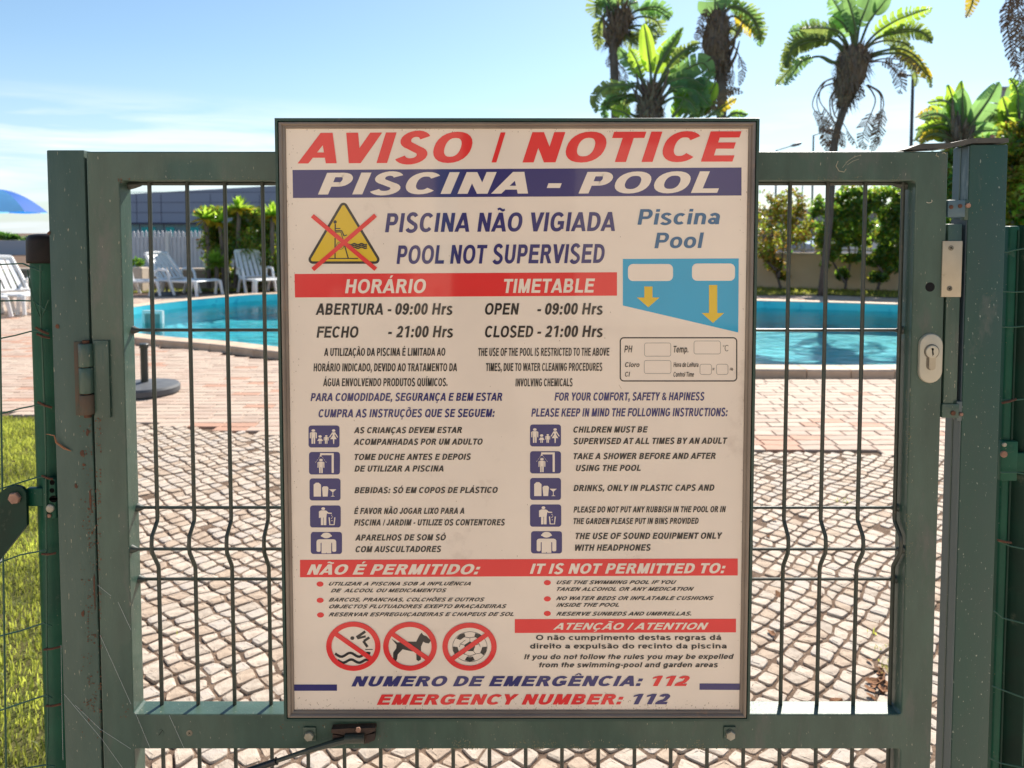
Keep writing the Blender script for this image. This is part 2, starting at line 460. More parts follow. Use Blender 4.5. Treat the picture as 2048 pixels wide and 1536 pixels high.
    if ch == '9':
        return .776, [ribbon(arc(.375, .68, .335 - s / 2, .33 - h2, 0, 345, 23), s, t, True), ribbon([(.73 - s / 2, .68)] + arc(.36, .45, .37 - s / 2, .46 - h2, 0, -150, 12), s, t)]
    if ch == '3': return .776, [ribbon(arc(.37, .74, .3 - s / 2, .27 - h2, 160, -80, 10), s, t), ribbon(arc(.37, .27, .34 - s / 2, .28 - h2, 80, -160, 12), s, t)]
    if ch == '.': return .39, [[R4(.195 - s / 2, 0, .195 + s / 2, s * .95)]]
    if ch == ',': return .39, [[R4(.195 - s / 2, 0, .195 + s / 2, s * .95)], [[(.195, 0), (.195 + s / 2, 0), (.195 + s / 4, -.14), (.195 - s / 2, -.2), (.195 - s / 2, -.14)]]]
    if ch == ':': return .465, [[R4(.23 - s / 2, 0, .23 + s / 2, s * .95)], [R4(.23 - s / 2, X - s * .95, .23 + s / 2, X)]]
    if ch == '-': return .465, [[R4(.05, .30, .42, .30 + t)]]
    if ch == '/': return .39, [[[(.08, 0), (.08 + s * .7, 0), (.22 + s * .7, 1), (.22, 1)]]]
    if ch == '&':
        p = arc(.42, .78, .2, .22 - h2, -60, 235, 12) + [(.6, .3), (.95, .02)]
        p2 = [(.88, .42), (.82, .25)] + arc(.42, .24, .36 - s / 2, .25 - h2, -20, -190, 10) + [(.2, .42), (.55, .62)]
        return 1.01, [ribbon(p, s * .8, t * .8), ribbon(p2, s * .8, t * .8)]
    if ch == '°': return .45, [ribbon(arc(.22, .85, .12, .12, 0, 330, 11), t * .6, t * .6, True)]
    # lower case
    xr = X / 2; w = .83
    O = ribbon(arc(.425, xr, .375 - s / 2, xr + .012 - h2, 0, 345, 23, EX), s, t, True)
    if ch == 'o': return .853, [O]
    if ch == 'c': return .776, [ribbon(arc(.41, xr, .365 - s / 2, xr + .012 - h2, 45, 315, 18, EX), s, t)]
    if ch == 'e': return .776, [ribbon(arc(.40, xr, .365 - s / 2, xr + .012 - h2, 0, 320, 20, EX), s, t), [R4(.2, xr - .07, .76 - s * .2, xr + .05)]]
    if ch in 'bpdqg':
        st = {'b': (0, 1), 'p': (-.27, X), 'd': (0, 1), 'q': (-.27, X), 'g': (.0, X)}[ch]
        left = ch in 'bp'
        cx = .455 if left else .40
        ring = ribbon(arc(cx, xr, .345 - s / 2, xr + .012 - h2, 0, 345, 23, EX), s, t, True)
        x0 = .09 if left else .765 - s
        sh = [[R4(x0, st[0], x0 + s, st[1])], ring]
        if ch == 'g': sh.append(ribbon([(.765 - s / 2, .05)] + arc(.41, -.03, .355 - s / 2, .25 - h2, 0, -155, 10), s, t))
        return .853, sh
    if ch in 'nhmru':
        if ch == 'u':
            return .853, [[R4(.765 - s, 0, .765, X)], ribbon([(.085 + s / 2, X), (.085 + s / 2, .3)] + arc(.40, .27, .315 - s / 2, .28 - h2, 180, 350, 10, EX), s, t)]
        sh = [[R4(.09, 0, .09 + s, 1 if ch == 'h' else X)]]
        if ch == 'r':
            return .543, sh + [ribbon(arc(.48, .38, .39 - s / 2, .36 - h2, 175, 80, 7), s, t)]
        def arch(x0, x1): return ribbon(arc((x0 + x1) / 2, .42, (x1 - x0) / 2 - s / 2, .325 - h2, 180, 0, 10, EX) + [(x1 - s / 2, .3), (x1 - s / 2, 0)], s, t)
        if ch == 'm': return 1.24, sh + [arch(.09, .66 + s * .25), arch(.66 - s * .75, 1.155)]
        return .853, sh + [arch(.09, .765)]
    if ch == 'i': return .39, [[R4(.095, 0, .095 + s, X)], [R4(.095, 1 - t, .095 + s, 1)]]
    if ch == 'l': return .39, [[R4(.095, 0, .095 + s, 1)]]
    if ch == 't': return .465, [ribbon([(.12 + s / 2, .95), (.12 + s / 2, .25)] + arc(.32, .2, .2 - s / 2, .2 - h2, 180, 275, 5), s, t), [R4(.01, X - t, .44, X)]]
    if ch == 'f': return .465, [ribbon([(.12 + s / 2, 0), (.12 + s / 2, .75)] + arc(.36, .78, .24 - s / 2, .22 - h2, 180, 85, 5), s, t), [R4(.01, X - t, .44, X)]]
    if ch == 'a':
        return .776, [ribbon(arc(.38, X - .26, .30 - s / 2 + .03, .27 - h2, 155, 0, 9) + [(.71 - s / 2, .2), (.73 - s / 2, 0)], s, t), ribbon(arc(.33, .215, .27 - s / 2 + .02, .225 - h2, 0, 345, 16), s * .95, t * .9, True)]
    if ch == 'y':
        q = s * 1.1
        return .776, [[[(0, X), (q, X), (.388 + q * .55, 0), (.388 - q * .45, 0)]], [[(.776 - q, X), (.776, X), (.36 + q * .1, -.27), (.36 - q * .9, -.27)]], [R4(.10, -.27, .30, -.27 + t * .8)]]
    return .6, [[R4(.1, 0, .5, .7)]]

class Print:
    """flat print, drawn in photograph pixels and laid on the notice panel"""
    def __init__(s, Y, layer=1):
        s.Y = Y - 0.00022 * layer; s.v = []; s.f = []; s.k = 0
    def poly(s, pts, lift=0):
        y = s.Y - 6e-6 * lift; o = len(s.v)
        for x, yy in pts:
            s.v.append(tuple(P(x, yy, y)))
        s.f.append(tuple(range(o, o + len(pts))))
    def shape(s, polys, lift=0):
        for p in polys: s.poly(p, lift)
    def stroke(s, pts, w, lift=0, closed=False):
        s.shape(ribbon(pts, w, w, closed), lift)
    def text(s, txt, xl, yl, xr, yr, cap, wt=(.2, .17), slant=.2, track=0.0):
        st, tt = wt; x = 0; shp = []
        for ch in txt:
            w, sh = glyph(ch, st, tt)
            for k, shape in enumerate(sh):
                shp.append((k, [[(px + x + slant * py, py) for px, py in poly] for poly in shape]))
            x += w + track
        xs = [p[0] for k, shape in shp for poly in shape for p in poly]
        x0, x1 = min(xs), max(xs)
        for k, shape in shp:
            for poly in shape:
                out = []
                for px, py in poly:
                    u = (px - x0) / (x1 - x0)
                    out.append((xl + (xr - xl) * u, yl + (yr - yl) * u - cap * py))
                s.poly(out, k)
    def build(s, name, m, parent, label=None):
        mb = MB(); mb.v = s.v; mb.f = s.f; mb.m = [0] * len(s.f)
        me = bpy.data.meshes.new(name); me.from_pydata(s.v, [], s.f); me.materials.append(m)
        bm = bmesh.new(); bm.from_mesh(me)
        for f in bm.faces:
            f.normal_update()
            if f.normal.y > 0: f.normal_flip()
        bm.to_mesh(me); bm.free()
        me.transform(Matrix.Translation(-world_loc(parent)))
        o = bpy.data.objects.new(name, me); COL.objects.link(o); o.parent = parent
        if label: o['label'] = label
        return o
# ------------------------------------------------------------------ gate
YG, YB = 0.985, 1.015         # front and back of the gate frame
GROUND_Z = 0.0
gx0, gx1 = P(172, 303, YG).x, P(1897, 303, YG).x
gz1 = P(1000, 303, YG).z
ix0, ix1 = P(238.5, 361, YG).x, P(1832, 361, YG).x
zt_in = P(1000, 361.5, YG).z
zm1 = P(1000, 1429, YG).z
zm0 = P(1000, 1498, YG).z
zb1, zb0 = 0.125, 0.075
gate = empty('gate', (gx0, YG, 0.0), 'grey green steel gate of welded bars with a cream lock, standing closed', 'gate')
def round_hole(x0, z0, x1, z1, r, n=5):
    out = []
    for cx, cz, a0 in ((x1 - r, z0 + r, -90), (x1 - r, z1 - r, 0), (x0 + r, z1 - r, 90), (x0 + r, z0 + r, 180)):
        out += arc(cx, cz, r, r, a0, a0 + 90, n)
    return out
def frame_mesh():
    xs = [gx0, ix0, ix1, gx1]; zs = [zb0, zb1, zm0, zm1, zt_in, gz1]
    bm = bmesh.new(); V = {}
    for j, y in enumerate((YG, YB)):
        for a, x in enumerate(xs):
            for b, z in enumerate(zs):
                V[a, b, j] = bm.verts.new((x, y, z))
    solid = lambda a, b: 0 <= a < 3 and 0 <= b < 5 and not (a == 1 and b in (1, 3))
    for a in range(3):
        for b in range(5):
            if not solid(a, b): continue
            for j in (0, 1):
                bm.faces.new([V[a, b, j], V[a + 1, b, j], V[a + 1, b + 1, j], V[a, b + 1, j]])
            if not solid(a - 1, b): bm.faces.new([V[a, b, 0], V[a, b + 1, 0], V[a, b + 1, 1], V[a, b, 1]])
            if not solid(a + 1, b): bm.faces.new([V[a + 1, b, 0], V[a + 1, b + 1, 0], V[a + 1, b + 1, 1], V[a + 1, b, 1]])
            if not solid(a, b - 1): bm.faces.new([V[a, b, 0], V[a + 1, b, 0], V[a + 1, b, 1], V[a, b, 1]])
            if not solid(a, b + 1): bm.faces.new([V[a, b + 1, 0], V[a + 1, b + 1, 0], V[a + 1, b + 1, 1], V[a, b + 1, 1]])
    bmesh.ops.recalc_face_normals(bm, faces=bm.faces[:])
    # round the upright corners of the openings, then soften every outer edge
    ce = [e_ for e_ in bm.edges if abs(e_.verts[0].co.y - e_.verts[1].co.y) > 0.01 and xs[1] - 1e-4 < e_.verts[0].co.x < xs[2] + 1e-4
          and zb1 - 1e-4 < e_.verts[0].co.z < zt_in + 1e-4]
    bmesh.ops.bevel(bm, geom=ce, offset=0.004, segments=3, affect='EDGES', profile=0.5)
    se = [e_ for e_ in bm.edges if len(e_.link_faces) == 2 and e_.link_faces[0].normal.angle(e_.link_faces[1].normal) > 0.9]
    bmesh.ops.bevel(bm, geom=se, offset=0.0016, segments=2, affect='EDGES', profile=0.5)
    me = bpy.data.meshes.new('frame'); bm.to_mesh(me); bm.free()
    me.transform(Matrix.Translation(-world_loc(gate)))
    me.materials.append(M['gate'])
    o = bpy.data.objects.new('frame', me); COL.objects.link(o); o.parent = gate
    return o
frame_mesh()
# welded mesh behind the frame
YM = 1.007
foldtop, foldbot = P(1000, 1042, YM).z, P(1000, 1130, YM).z
pk1, pk0 = P(1000, 1074, YM - .018).z, P(1000, 1106, YM - .018).z
bxs = [P(300 + 75.6 * k, 380, YM).x for k in range(-0, 21)]
x_first = P(299, 380, YM).x; x_last = P(1806, 380, YM).x
for k in range(21):
    x = x_first + (x_last - x_first) * k / 20
    pts = [(x, YM, zt_in + 0.002), (x, YM, foldtop + .004), (x, YM - .001, foldtop), (x, YM - .017, pk1), (x, YM - .0185, (pk1 + pk0) / 2), (x, YM - .017, pk0), (x, YM - .001, foldbot), (x, YM, foldbot - .004), (x, YM, zm1 - 0.002)]
    mb = MB(); mb.tube(pts, 0.0027, 10); mb.build('vertical_bar', M['bar'], gate, smooth=True)
    mb = MB(); mb.tube([(x, YM, zm0 + .002), (x, YM, zb1 - .002)], 0.0027, 10); mb.build('vertical_bar', M['bar'], gate, smooth=True)
    # weld at the foot of each bar
for yy, dy in ((366.5, 0.004), (660, 0.0036), (1015, 0.0036), (1098, -0.0145), (1158, 0.0036)):
    z = P(1000, yy, YM + dy).z
    mb = MB(); mb.tube([(ix0 - .001, YM + dy, z), (ix1 + .001, YM + dy, z)], 0.0022 if yy > 400 else 0.003, 8); mb.build('horizontal_wire', M['bar'], gate, smooth=True)
    if yy > 400:
        for xx, sg in ((ix0, 1), (ix1, -1)):
            mb = MB(); mb.tube([(xx - sg * .0005, YM + dy, z), (xx + sg * .002, YM + dy, z), (xx + sg * .0055, YM + dy, z - .0003), (xx + sg * .009, YM + dy, z)], .004, 10, rs=[.0062, .0052, .0036, .0022])
            mb.build('weld', M['bar'], gate, smooth=True)
for xx, zz in ((ix0, zt_in), (ix1, zt_in)):
    sg = 1 if xx < 0 else -1
    mb = MB(); mb.tube([(xx, YM + .003, zz - .004), (xx + sg * .008, YM + .003, zz - .0035), (xx + sg * .016, YM + .004, zz - .003)], .004, 8, rs=[.0065, .005, .0025]); mb.build('weld', M['bar'], gate, smooth=True)
# gate post on the hinge side
px0, px1 = P(92, 300, YG).x, P(167.3, 300, YG).x
pz1 = P(130, 300, YG).z
lpost = empty('gate_post', (px0, YG, 0), 'grey green square post carrying the hinges at the left of the gate', 'gate post')
mb = MB(); mb.bbox(px0, YG + .0005, 0, px1, YG + .036, pz1, .0016); mb.build('post_tube', M['post'], lpost, smooth=True)
mb = MB(); mb.box(px1 - .002, YG + .02, 0.02, gx0 + .003, YG + .024, pz1 - .012); mb.build('gap_strip', M['darkgap'], lpost)  # near-black strip filling the slit between post and gate
# rust marks that ran down the edge of the post
def blob(name, x, y, rx, ry, Y, m, parent, lift=.0003, n=10, seed=1, th=0.0003):
    r_ = random.Random(seed + int(x * 7 + y * 3)); c = P(x, y, Y); sc = Y / F_PX
    pts = []
    for i in range(n):
        a = 2 * PI * i / n; q = r_.uniform(.6, 1.15)
        pts.append((c.x + rx * sc * q * math.cos(a), c.z + ry * sc * q * math.sin(a)))
    mb_ = MB(); mb_.prism(pts, 'y', Y - lift, Y - lift + th); return mb_.build(name, m, parent)
for x, y, rx, ry in ((152, 972, 3, 6), (164, 905, 5, 6), (168, 930, 4, 4), (181, 1000, 2.5, 26), (166, 1228, 3.2, 8), (153, 1118, 0.1, .1), (98, 466, 4, 4.5), (115, 653, 5, 6), (175, 865, 3, 10), (189, 1180, 2, 40)):
    if rx > 1: blob('rust_spot', x, y, rx, ry, YG, M['rust'], lpost)
# hinge: leaf plates and three knuckles
hz = lambda y: P(170, y, YG - .004).z
mb = MB(); mb.bbox(P(186, 690, YG - .003).x, YG - .0035, hz(836), P(217, 690, YG - .003).x, YG + .0002, hz(681), .0008); mb.build('hinge_leaf', M['gate'], gate, smooth=True)
kx = P(171, 760, YG - .006).x
hinge_cols = [('gate', 687, 733, gate), ('gate', 735, 786, gate), ('rustgate', 789, 828, gate)]
M['rustgate'] = mat('rusty_green_paint', (0.075, 0.075, 0.055), 0.6, 0.3, col2=(0.11, 0.07, 0.045), vscale=40, bump=0.2, bscale=200)
for mm, y0_, y1_, par in hinge_cols:
    mb = MB(); mb.lathe([(.0085, hz(y1_)), (.0092, hz(y1_) + .001), (.0092, hz(y0_) - .001), (.0085, hz(y0_))], (kx, YG - .003, 0), 20); mb.build('hinge_knuckle', M[mm], par, smooth=True)
mb = MB(); mb.lathe([(.0045, hz(835)), (.0045, hz(681))], (kx, YG - .003, 0), 12); mb.build('hinge_pin', M['rust'], gate, smooth=True)
mb = MB(); mb.bbox(P(147, 690, YG - .002).x, YG - .002, hz(832), P(163, 690, YG - .002).x, YG + .0004, hz(684), .0006); mb.build('hinge_leaf', M['rustgate'], lpost, smooth=True)

# lock side of the gate
def pbox(name, x0, y0, x1, y1, Y0, Y1, m, parent, b=.0008, smooth=True):
    a = P(x0, y0, Y0); c = P(x1, y1, Y0)
    mb_ = MB(); mb_.bbox(min(a.x, c.x), Y0, min(a.z, c.z), max(a.x, c.x), Y1, max(a.z, c.z), b); return mb_.build(name, m, parent, smooth=smooth)
def disc(name, x, y, r, Y, d, m, parent, n=20, dome=0.0):
    c = P(x, y, Y); sc = Y / F_PX; mb_ = MB()
    prof = [(r * sc, -0.0), (r * sc, -d * .7), (r * sc * .82, -d)] + ([(r * sc * .4, -d - dome)] if dome else [])
    mb_.lathe([(q, h) for q, h in prof], c, n, 'y'); return mb_.build(name, m, parent, smooth=True)
def hexbolt(name, x, y, r, Y, d, m, parent, rot=0.2):
    c = P(x, y, Y); sc = Y / F_PX; mb_ = MB(); vs = []
    for h, q in ((0, 1), (-d * .75, 1), (-d, .86)):
        for k in range(6):
            a = rot + k * PI / 3; vs.append((c.x + q * r * sc * math.cos(a), c.y + h, c.z + q * r * sc * math.sin(a)))
    fs = [(i * 6 + k, i * 6 + (k + 1) % 6, i * 6 + 6 + (k + 1) % 6, i * 6 + 6 + k) for i in (0, 1) for k in range(6)] + [tuple(range(12, 18)), tuple(range(5, -1, -1))]
    mb_.add(vs, fs); return mb_.build(name, m, parent)
lockb = pbox('lock_case', 1897, 448, 1906, 828, YG + .001, YB, M['gate'], gate)      # box filling between stile and post
pbox('lock_case', 1898, 448, 1913, 830, YG + .0035, YB - .001, M['gate'], gate)
fp = pbox('face_plate', 1886, 482, 1922, 594, YG - .002, YG + .0034, M['brass'], gate, b=.0004)
def screw(x, y, Y, parent, r=5.5, m='screw'):
    s_ = disc('screw', x, y, r, Y, .0006, M[m], parent, 16)
    sc = Y / F_PX; c = P(x, y, Y)
    for k in (0.5, 0.5 + PI / 2):
        mb_ = MB(); R_ = Matrix.Rotation(k, 4, 'Y').to_3x3(); mb_.box(-.0021, -.00012, -.00035, .0021, .0001, .00035, R_, (c.x, c.y - .00062, c.z)); mb_.build('slot', M['dark'], s_ if False else parent)
screw(1902, 496, YG - .002, gate); screw(1899, 577, YG - .002, gate)
# oval escutcheon and cylinder
c0 = P(1859, 716, YG); sc = YG / F_PX
def stadium(cx, cz, w, h, n=10):
    r = w / 2
    return arc(cx, cz + h / 2 - r, r, r, 0, 180, n) + arc(cx, cz - h / 2 + r, r, r, 180, 360, n)
def dished(name, outline, Y0, d, m, parent, inset=.0015):
    n = len(outline); cx = sum(p[0] for p in outline) / n; cz = sum(p[1] for p in outline) / n
    def sh(k): return [(cx + (x - cx) * k, cz + (z - cz) * k) for x, z in outline]
    vs = []; ks = [(1, 0), (1, -d * .5), (.965, -d * .85), (.9, -d)]
    for k, h in ks:
        vs += [(x, Y0 + h, z) for x, z in sh(k)]
    fs = [(i * n + j, i * n + (j + 1) % n, (i + 1) * n + (j + 1) % n, (i + 1) * n + j) for i in range(3) for j in range(n)] + [tuple(3 * n + j for j in range(n))]
    mb_ = MB(); mb_.add(vs, fs); return mb_.build(name, m, parent, smooth=True)
esc = dished('lock_escutcheon', stadium(c0.x, c0.z, 47 * sc, 101 * sc), YG + .0004, .005, M['lockplate'], gate)
cc = P(1863, 703, YG - .0046); 
mb = MB(); mb.lathe([(.0098, 0), (.0098, -.0012), (.0092, -.0016)], (cc.x, YG - .0044, cc.z), 24, 'y'); mb.build('lock_cylinder', M['screw'], gate, smooth=True)
mb = MB(); mb.lathe([(.0083, 0), (.0083, -.0012), (.0076, -.0018)], (cc.x, YG - .0056, cc.z), 24, 'y'); mb.build('key_plug', M['lockplate'], gate, smooth=True)
mb = MB(); mb.prism(stadium(cc.x - .001, cc.z - .0115, .0105, .026), 'y', YG - .0058, YG - .0044); mb.build('lock_cylinder', M['screw'], gate)
mb = MB(); mb.prism(stadium(cc.x + .0006, cc.z - .0125, .0085, .024), 'y', YG - .0066, YG - .0057); mb.build('lock_cylinder', M['brass'], gate)
mb = MB(); mb.prism([(cc.x - .0009, cc.z + .002), (cc.x - .002, cc.z + .0042), (cc.x, cc.z + .0052), (cc.x + .0016, cc.z + .004), (cc.x + .0008, cc.z + .001), (cc.x + .0016, cc.z - .0035), (cc.x, cc.z - .0055), (cc.x - .0006, cc.z - .002)], 'y', YG - .00755, YG - .0073); mb.build('keyhole', M['dark'], gate)
disc('drilled_hole', 1860, 574, 9.5, YG, .0002, M['darkgap'], gate)
mb = MB(); mb.tube([(P(1858, 402, YG).x + .004 * math.cos(a / 10 * 6.28), YG - .0002, P(1858, 402, YG).z + .0025 * math.sin(a / 10 * 6.28)) for a in range(6, 12)], .0005, 6); mb.build('scratch', M['lockplate'], gate)
# paint scratches and dried smears on the top rail
M['smear'] = mat('dry_smear', (0.36, 0.34, 0.25), 0.8, 0.2)
def scratches(parent, pts, Y, r=.00035, name='dry_smear'):
    mb_ = MB(); mb_.tube([P(x, y, Y - .0002) for x, y in pts], r, 5, True); return mb_.build(name, M['smear'], parent)
scratches(gate, [(1676, 322), (1672, 332), (1678, 342), (1688, 344), (1692, 338)], YG, .0007)
scratches(gate, [(1685, 335), (1696, 322), (1708, 314), (1722, 310)], YG)
scratches(gate, [(1694, 330), (1706, 322), (1718, 318)], YG)
scratches(gate, [(1874, 306), (1872, 311), (1877, 313)], YG, .0006); scratches(gate, [(1884, 306), (1888, 305), (1892, 308)], YG, .0006)

# right gate post; blue grey strips hold its left side's sky reflection
rx0, rx1 = P(1941, 290, YG).x, P(2017.5, 290, YG).x
rz1 = P(1980, 289, YG).z
rpost = empty('gate_post', (rx0, YG, 0), 'green square post carrying the lock keeper and top strap at the right of the gate', 'gate post')
M['post2'] = mat('green_patchy_paint', (0.048, 0.082, 0.068), 0.42, 0.4, col2=(0.028, 0.085, 0.062), vscale=6, bump=0.12, bscale=300, stretch=(1, 1, 0.5),
                 dirt=(0.10, 0.12, 0.10), dirt_amt=0.02, dscale=14, speck=(0.3, 0.33, 0.26), speck_scale=330, speck_amt=0.05)
mb = MB(); mb.bbox(rx0, YG + .0005, 0, rx1, YG + .036, rz1, .0016); mb.build('post_tube', M['post2'], rpost, smooth=True)
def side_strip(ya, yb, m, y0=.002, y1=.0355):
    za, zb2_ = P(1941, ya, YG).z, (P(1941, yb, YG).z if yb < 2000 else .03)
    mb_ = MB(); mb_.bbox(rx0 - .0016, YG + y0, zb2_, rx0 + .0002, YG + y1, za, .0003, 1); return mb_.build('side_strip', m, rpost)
side_strip(292, 436, M['skytint'])
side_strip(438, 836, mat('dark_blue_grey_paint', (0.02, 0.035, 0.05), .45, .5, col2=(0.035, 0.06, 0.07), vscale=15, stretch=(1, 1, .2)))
M['greysky'] = mat('grey_sky_tinted_paint', (0.12, 0.15, 0.145), 0.45, 0.5, col2=(0.09, 0.115, 0.112), vscale=20, stretch=(1, 1, .1), bump=.1, bscale=200, dirt=(.18, .19, .17), dirt_amt=0, dscale=30)  # grey of the post's side face, sky light put into the colour
side_strip(838, 3000, M['greysky'])
for ya, yb in ((294, 434), (840, 3000)):
    za, zb2_ = P(1941, ya, YG).z, (P(1941, yb, YG).z if yb < 2000 else .03)
    mb = MB(); mb.box(rx0 - .0021, YG + .017, zb2_, rx0 - .0015, YG + .0195, za); mb.build('side_groove', M['gate'], rpost)
k1 = pbox('keeper_bracket', 1897, 400, 1930, 434, YG - .001, YG + .009, M['skytint'], rpost)
pbox('keeper_bracket', 1929, 399, 1937, 440, YG + .001, YG + .010, M['gate'], rpost)
for x in (1902, 1920): disc('bolt', x, 414 - (x == 1920) * 2, 4.2, YG - .001, .0012, M['rust'], rpost, 12)
disc('bolt', 1935, 411, 5, YG + .001, .003, M['rustbolt'], rpost, 12)
pbox('keeper_bracket', 1885, 808, 1918, 836, YG - .001, YG + .010, M['gate'], rpost)
pbox('keeper_bracket', 1914, 803, 1924, 842, YG + .001, YG + .010, M['greysky'], rpost)
disc('bolt', 1906, 826, 5, YG - .001, .0014, M['rust'], rpost, 12); disc('bolt', 1921, 828, 4, YG + .001, .003, M['rustbolt'], rpost, 12)
# cranked flat bar over the top
M['strap'] = mat('weathered_grey_steel', (0.10, 0.095, 0.08), 0.55, 0.4, col2=(0.06, 0.06, 0.052), vscale=30, bump=.25, bscale=200, dirt=(.22, .2, .16), dirt_amt=-.01, dscale=60)
sp = [(1810, 299), (1840, 288), (1900, 286), (1932, 279), (1944, 276.5), (2014, 276.5), (2015, 285.5), (1945, 286.5), (1925, 291), (1900, 295.5), (1850, 298), (1828, 299.5)]
mb = MB(); mb.prism([(P(x, y, YG).x, P(x, y, YG).z) for x, y in sp], 'y', YG - .003, YG + .034); mb.build('top_strap', M['strap'], rpost)
mb = MB(); mb.lathe([(.0025, rz1 + .008), (.0025, rz1 + .013)], (P(1985, 275, YG + .005).x, YG + .006, 0), 8); mb.build('strap_bolt', M['rustbolt'], rpost)
scratches(rpost, [(1906, 292), (1886, 296), (1868, 300)], YG - .001, .0003, 'spider_thread')

# fittings on the middle rail
def pad(x, y, w, h):
    return pbox('bolt_plate', x - w, y - h, x + w, y + h, YG - .0025, YG + .0003, M['gate'], gate, b=.0012)
pad(619, 1469, 13, 14); hexbolt('hex_bolt', 619, 1470, 10.5, YG - .0025, .005, M['bolt'], gate)
pad(1460, 1467, 12, 13); hexbolt('hex_bolt', 1460, 1468, 10.5, YG - .0025, .005, M['bolt'], gate, .5)
disc('screw', 321, 1466, 7.5, YG, .0005, M['gate'], gate); screw(379, 1466, YG, gate, 6.5)
mb = MB(); c_ = P(321, 1466, YG - .0006); mb.box(-.0045, -.0001, -.0004, .0045, .0002, .0004, Matrix.Rotation(-.9, 4, 'Y').to_3x3(), c_); mb.build('slot', M['darkgap'], gate)
# rusty closer bracket and gas rod
closer = empty('gate_closer', P(705, 1470, YG), 'thin black gate closer rod hooked to a rusty bracket on the middle rail', 'gate closer')
M['rustplate'] = mat('rusty_bracket_metal', (0.085, 0.05, 0.036), .75, .3, col2=(.05, .035, .03), vscale=50, bump=.4, bscale=200)
a = lambda x, y: (P(x, y, YG - .006).x, P(x, y, YG - .006).z)
mb = MB(); mb.prism([a(664, 1455), a(700, 1453), a(751, 1452), (a(752, 1458)[0], a(752, 1458)[1]), a(722, 1470), a(700, 1468), a(664, 1462)], 'y', YG - .010, YG + .0003); mb.build('bracket', M['rustplate'], closer)
mb = MB(); mb.prism([a(666, 1466), a(690, 1470), a(690, 1486), a(666, 1480)], 'y', YG - .009, YG + .0003); mb.prism([a(730, 1468), a(750, 1464), a(750, 1478), a(728, 1486)], 'y', YG - .009, YG + .0003); mb.build('bracket_leg', M['rustplate'], closer)
mb = MB(); q0 = P(690, 1477, YG - .012); q1 = P(729, 1476, YG - .012); mb.tube([q0, q1], .006, 14); mb.build('pivot', M['bar'], closer, smooth=True)
hexbolt('bolt', 717, 1459, 6, YG - .010, .002, M['rustbolt'], closer)
r0, r1, r2 = P(700, 1478, YG - .014), P(600, 1506, YG - .012), P(553, 1522, YG - .010)
mb = MB(); mb.tube([r0, P(660, 1488, YG - .013), r1, r2], .0028, 10, rs=[.0042, .0042, .003, .0028]); mb.build('rod', M['bar'], closer, smooth=True)
M['black'] = mat('black_plastic', (.012, .014, .018), .4, .5)
mb = MB(); e1 = P(430, 1564, YG - .006); mb.tube([r2, P(551, 1523, YG - .010), e1], .0048, 12, rs=[.0052, .0042, .0042]); mb.build('cylinder', M['black'], closer, smooth=True)

# ------------------------------------------------------------------ wire fences beside the gate
YF = 1.03
fpost = empty('fence_post', (P(75, 700, YF).x, YF, 0), 'round green fence post with a dark brown domed cap, left of the gate', 'fence post')
fx0 = P(42, 530, YF).x; fr = (P(116, 530, YF).x - fx0) / 2; fcx = fx0 + fr; fcy = YF + fr
mb = MB(); mb.lathe([(fr, 0), (fr, P(75, 520, YF).z)], (fcx, fcy, 0), 32); mb.build('tube', M['fencegreen'], fpost, smooth=True)
cr = fr * 1.16; czb = P(65, 527, YF - .004).z; czt = P(65, 468, YF - .004).z
mb = MB(); mb.lathe([(cr * .99, czb), (cr, czb + .004), (cr * .99, czt - .010), (cr * .96, czt - .005), (cr * .86, czt - .0015), (cr * .6, czt), (cr * .2, czt + .0004)], (fcx, fcy, 0), 36); mb.build('cap', M['cap'], fpost, smooth='all')
mb = MB(); mb.bbox(fcx + fr * .35, YF + .004, 0, px0 - .002, YF + .012, P(75, 532, YF).z, .001); mb.build('edge_strip', M['fencedark'], fpost)
# clamp with two holes, band, bolts
clamp = pbox('clamp', 84, 958, 112, 1038, YF - .010, YF - .003, M['fencegreen'], fpost, b=.0012)
pbox('clamp_band', 52, 977, 86, 1013, YF - .005, YF + .004, M['fencegreen'], fpost, b=.0012)
disc('clamp_hole', 104.5, 965, 5.2, YF - .010, .0002, M['dark'], fpost); disc('clamp_hole', 104, 981, 5, YF - .010, .0002, M['dark'], fpost)
mb = MB(); q = P(104, 998, YF - .0101); mb.prism(stadium(q.x + .002, q.z, .012, .0095), 'y', YF - .0103, YF - .0098); mb.build('clamp_slot', M['dark'], fpost)
disc('bolt', 101, 1016, 8.5, YF - .010, .003, M['bolt'], fpost, 16, .0006); disc('bolt', 99, 1031, 4.5, YF - .010, .002, M['rustbolt'], fpost, 12)
brace = empty('fence_brace', P(30, 1000, YF - .012), 'dark green slanting brace plate with a pale hexagonal bolt at the left edge', 'brace')
b_ = lambda x, y: (P(x, y, YF - .012).x, P(x, y, YF - .012).z)
ol = [b_(-60, 1075), b_(2, 984), b_(16, 974), b_(33, 970), b_(46, 974), b_(54, 985), b_(55.5, 1050), b_(8, 1110), b_(-60, 1195)]
mb = MB(); mb.prism(ol, 'y', YF - .014, YF - .009); mb.build('plate', M['fencedark'], brace)
mb = MB(); mb.tube([P(-20, 1110, YF - .004), P(-240, 1400, YF - .0), P(-500, 1780, YF + .01)], .019, 16); mb.build('strut', M['fencedark'], brace, smooth=True)
hexbolt('hex_bolt', 31, 995, 12.5, YF - .014, .005, M['rustbolt'], brace, .15)
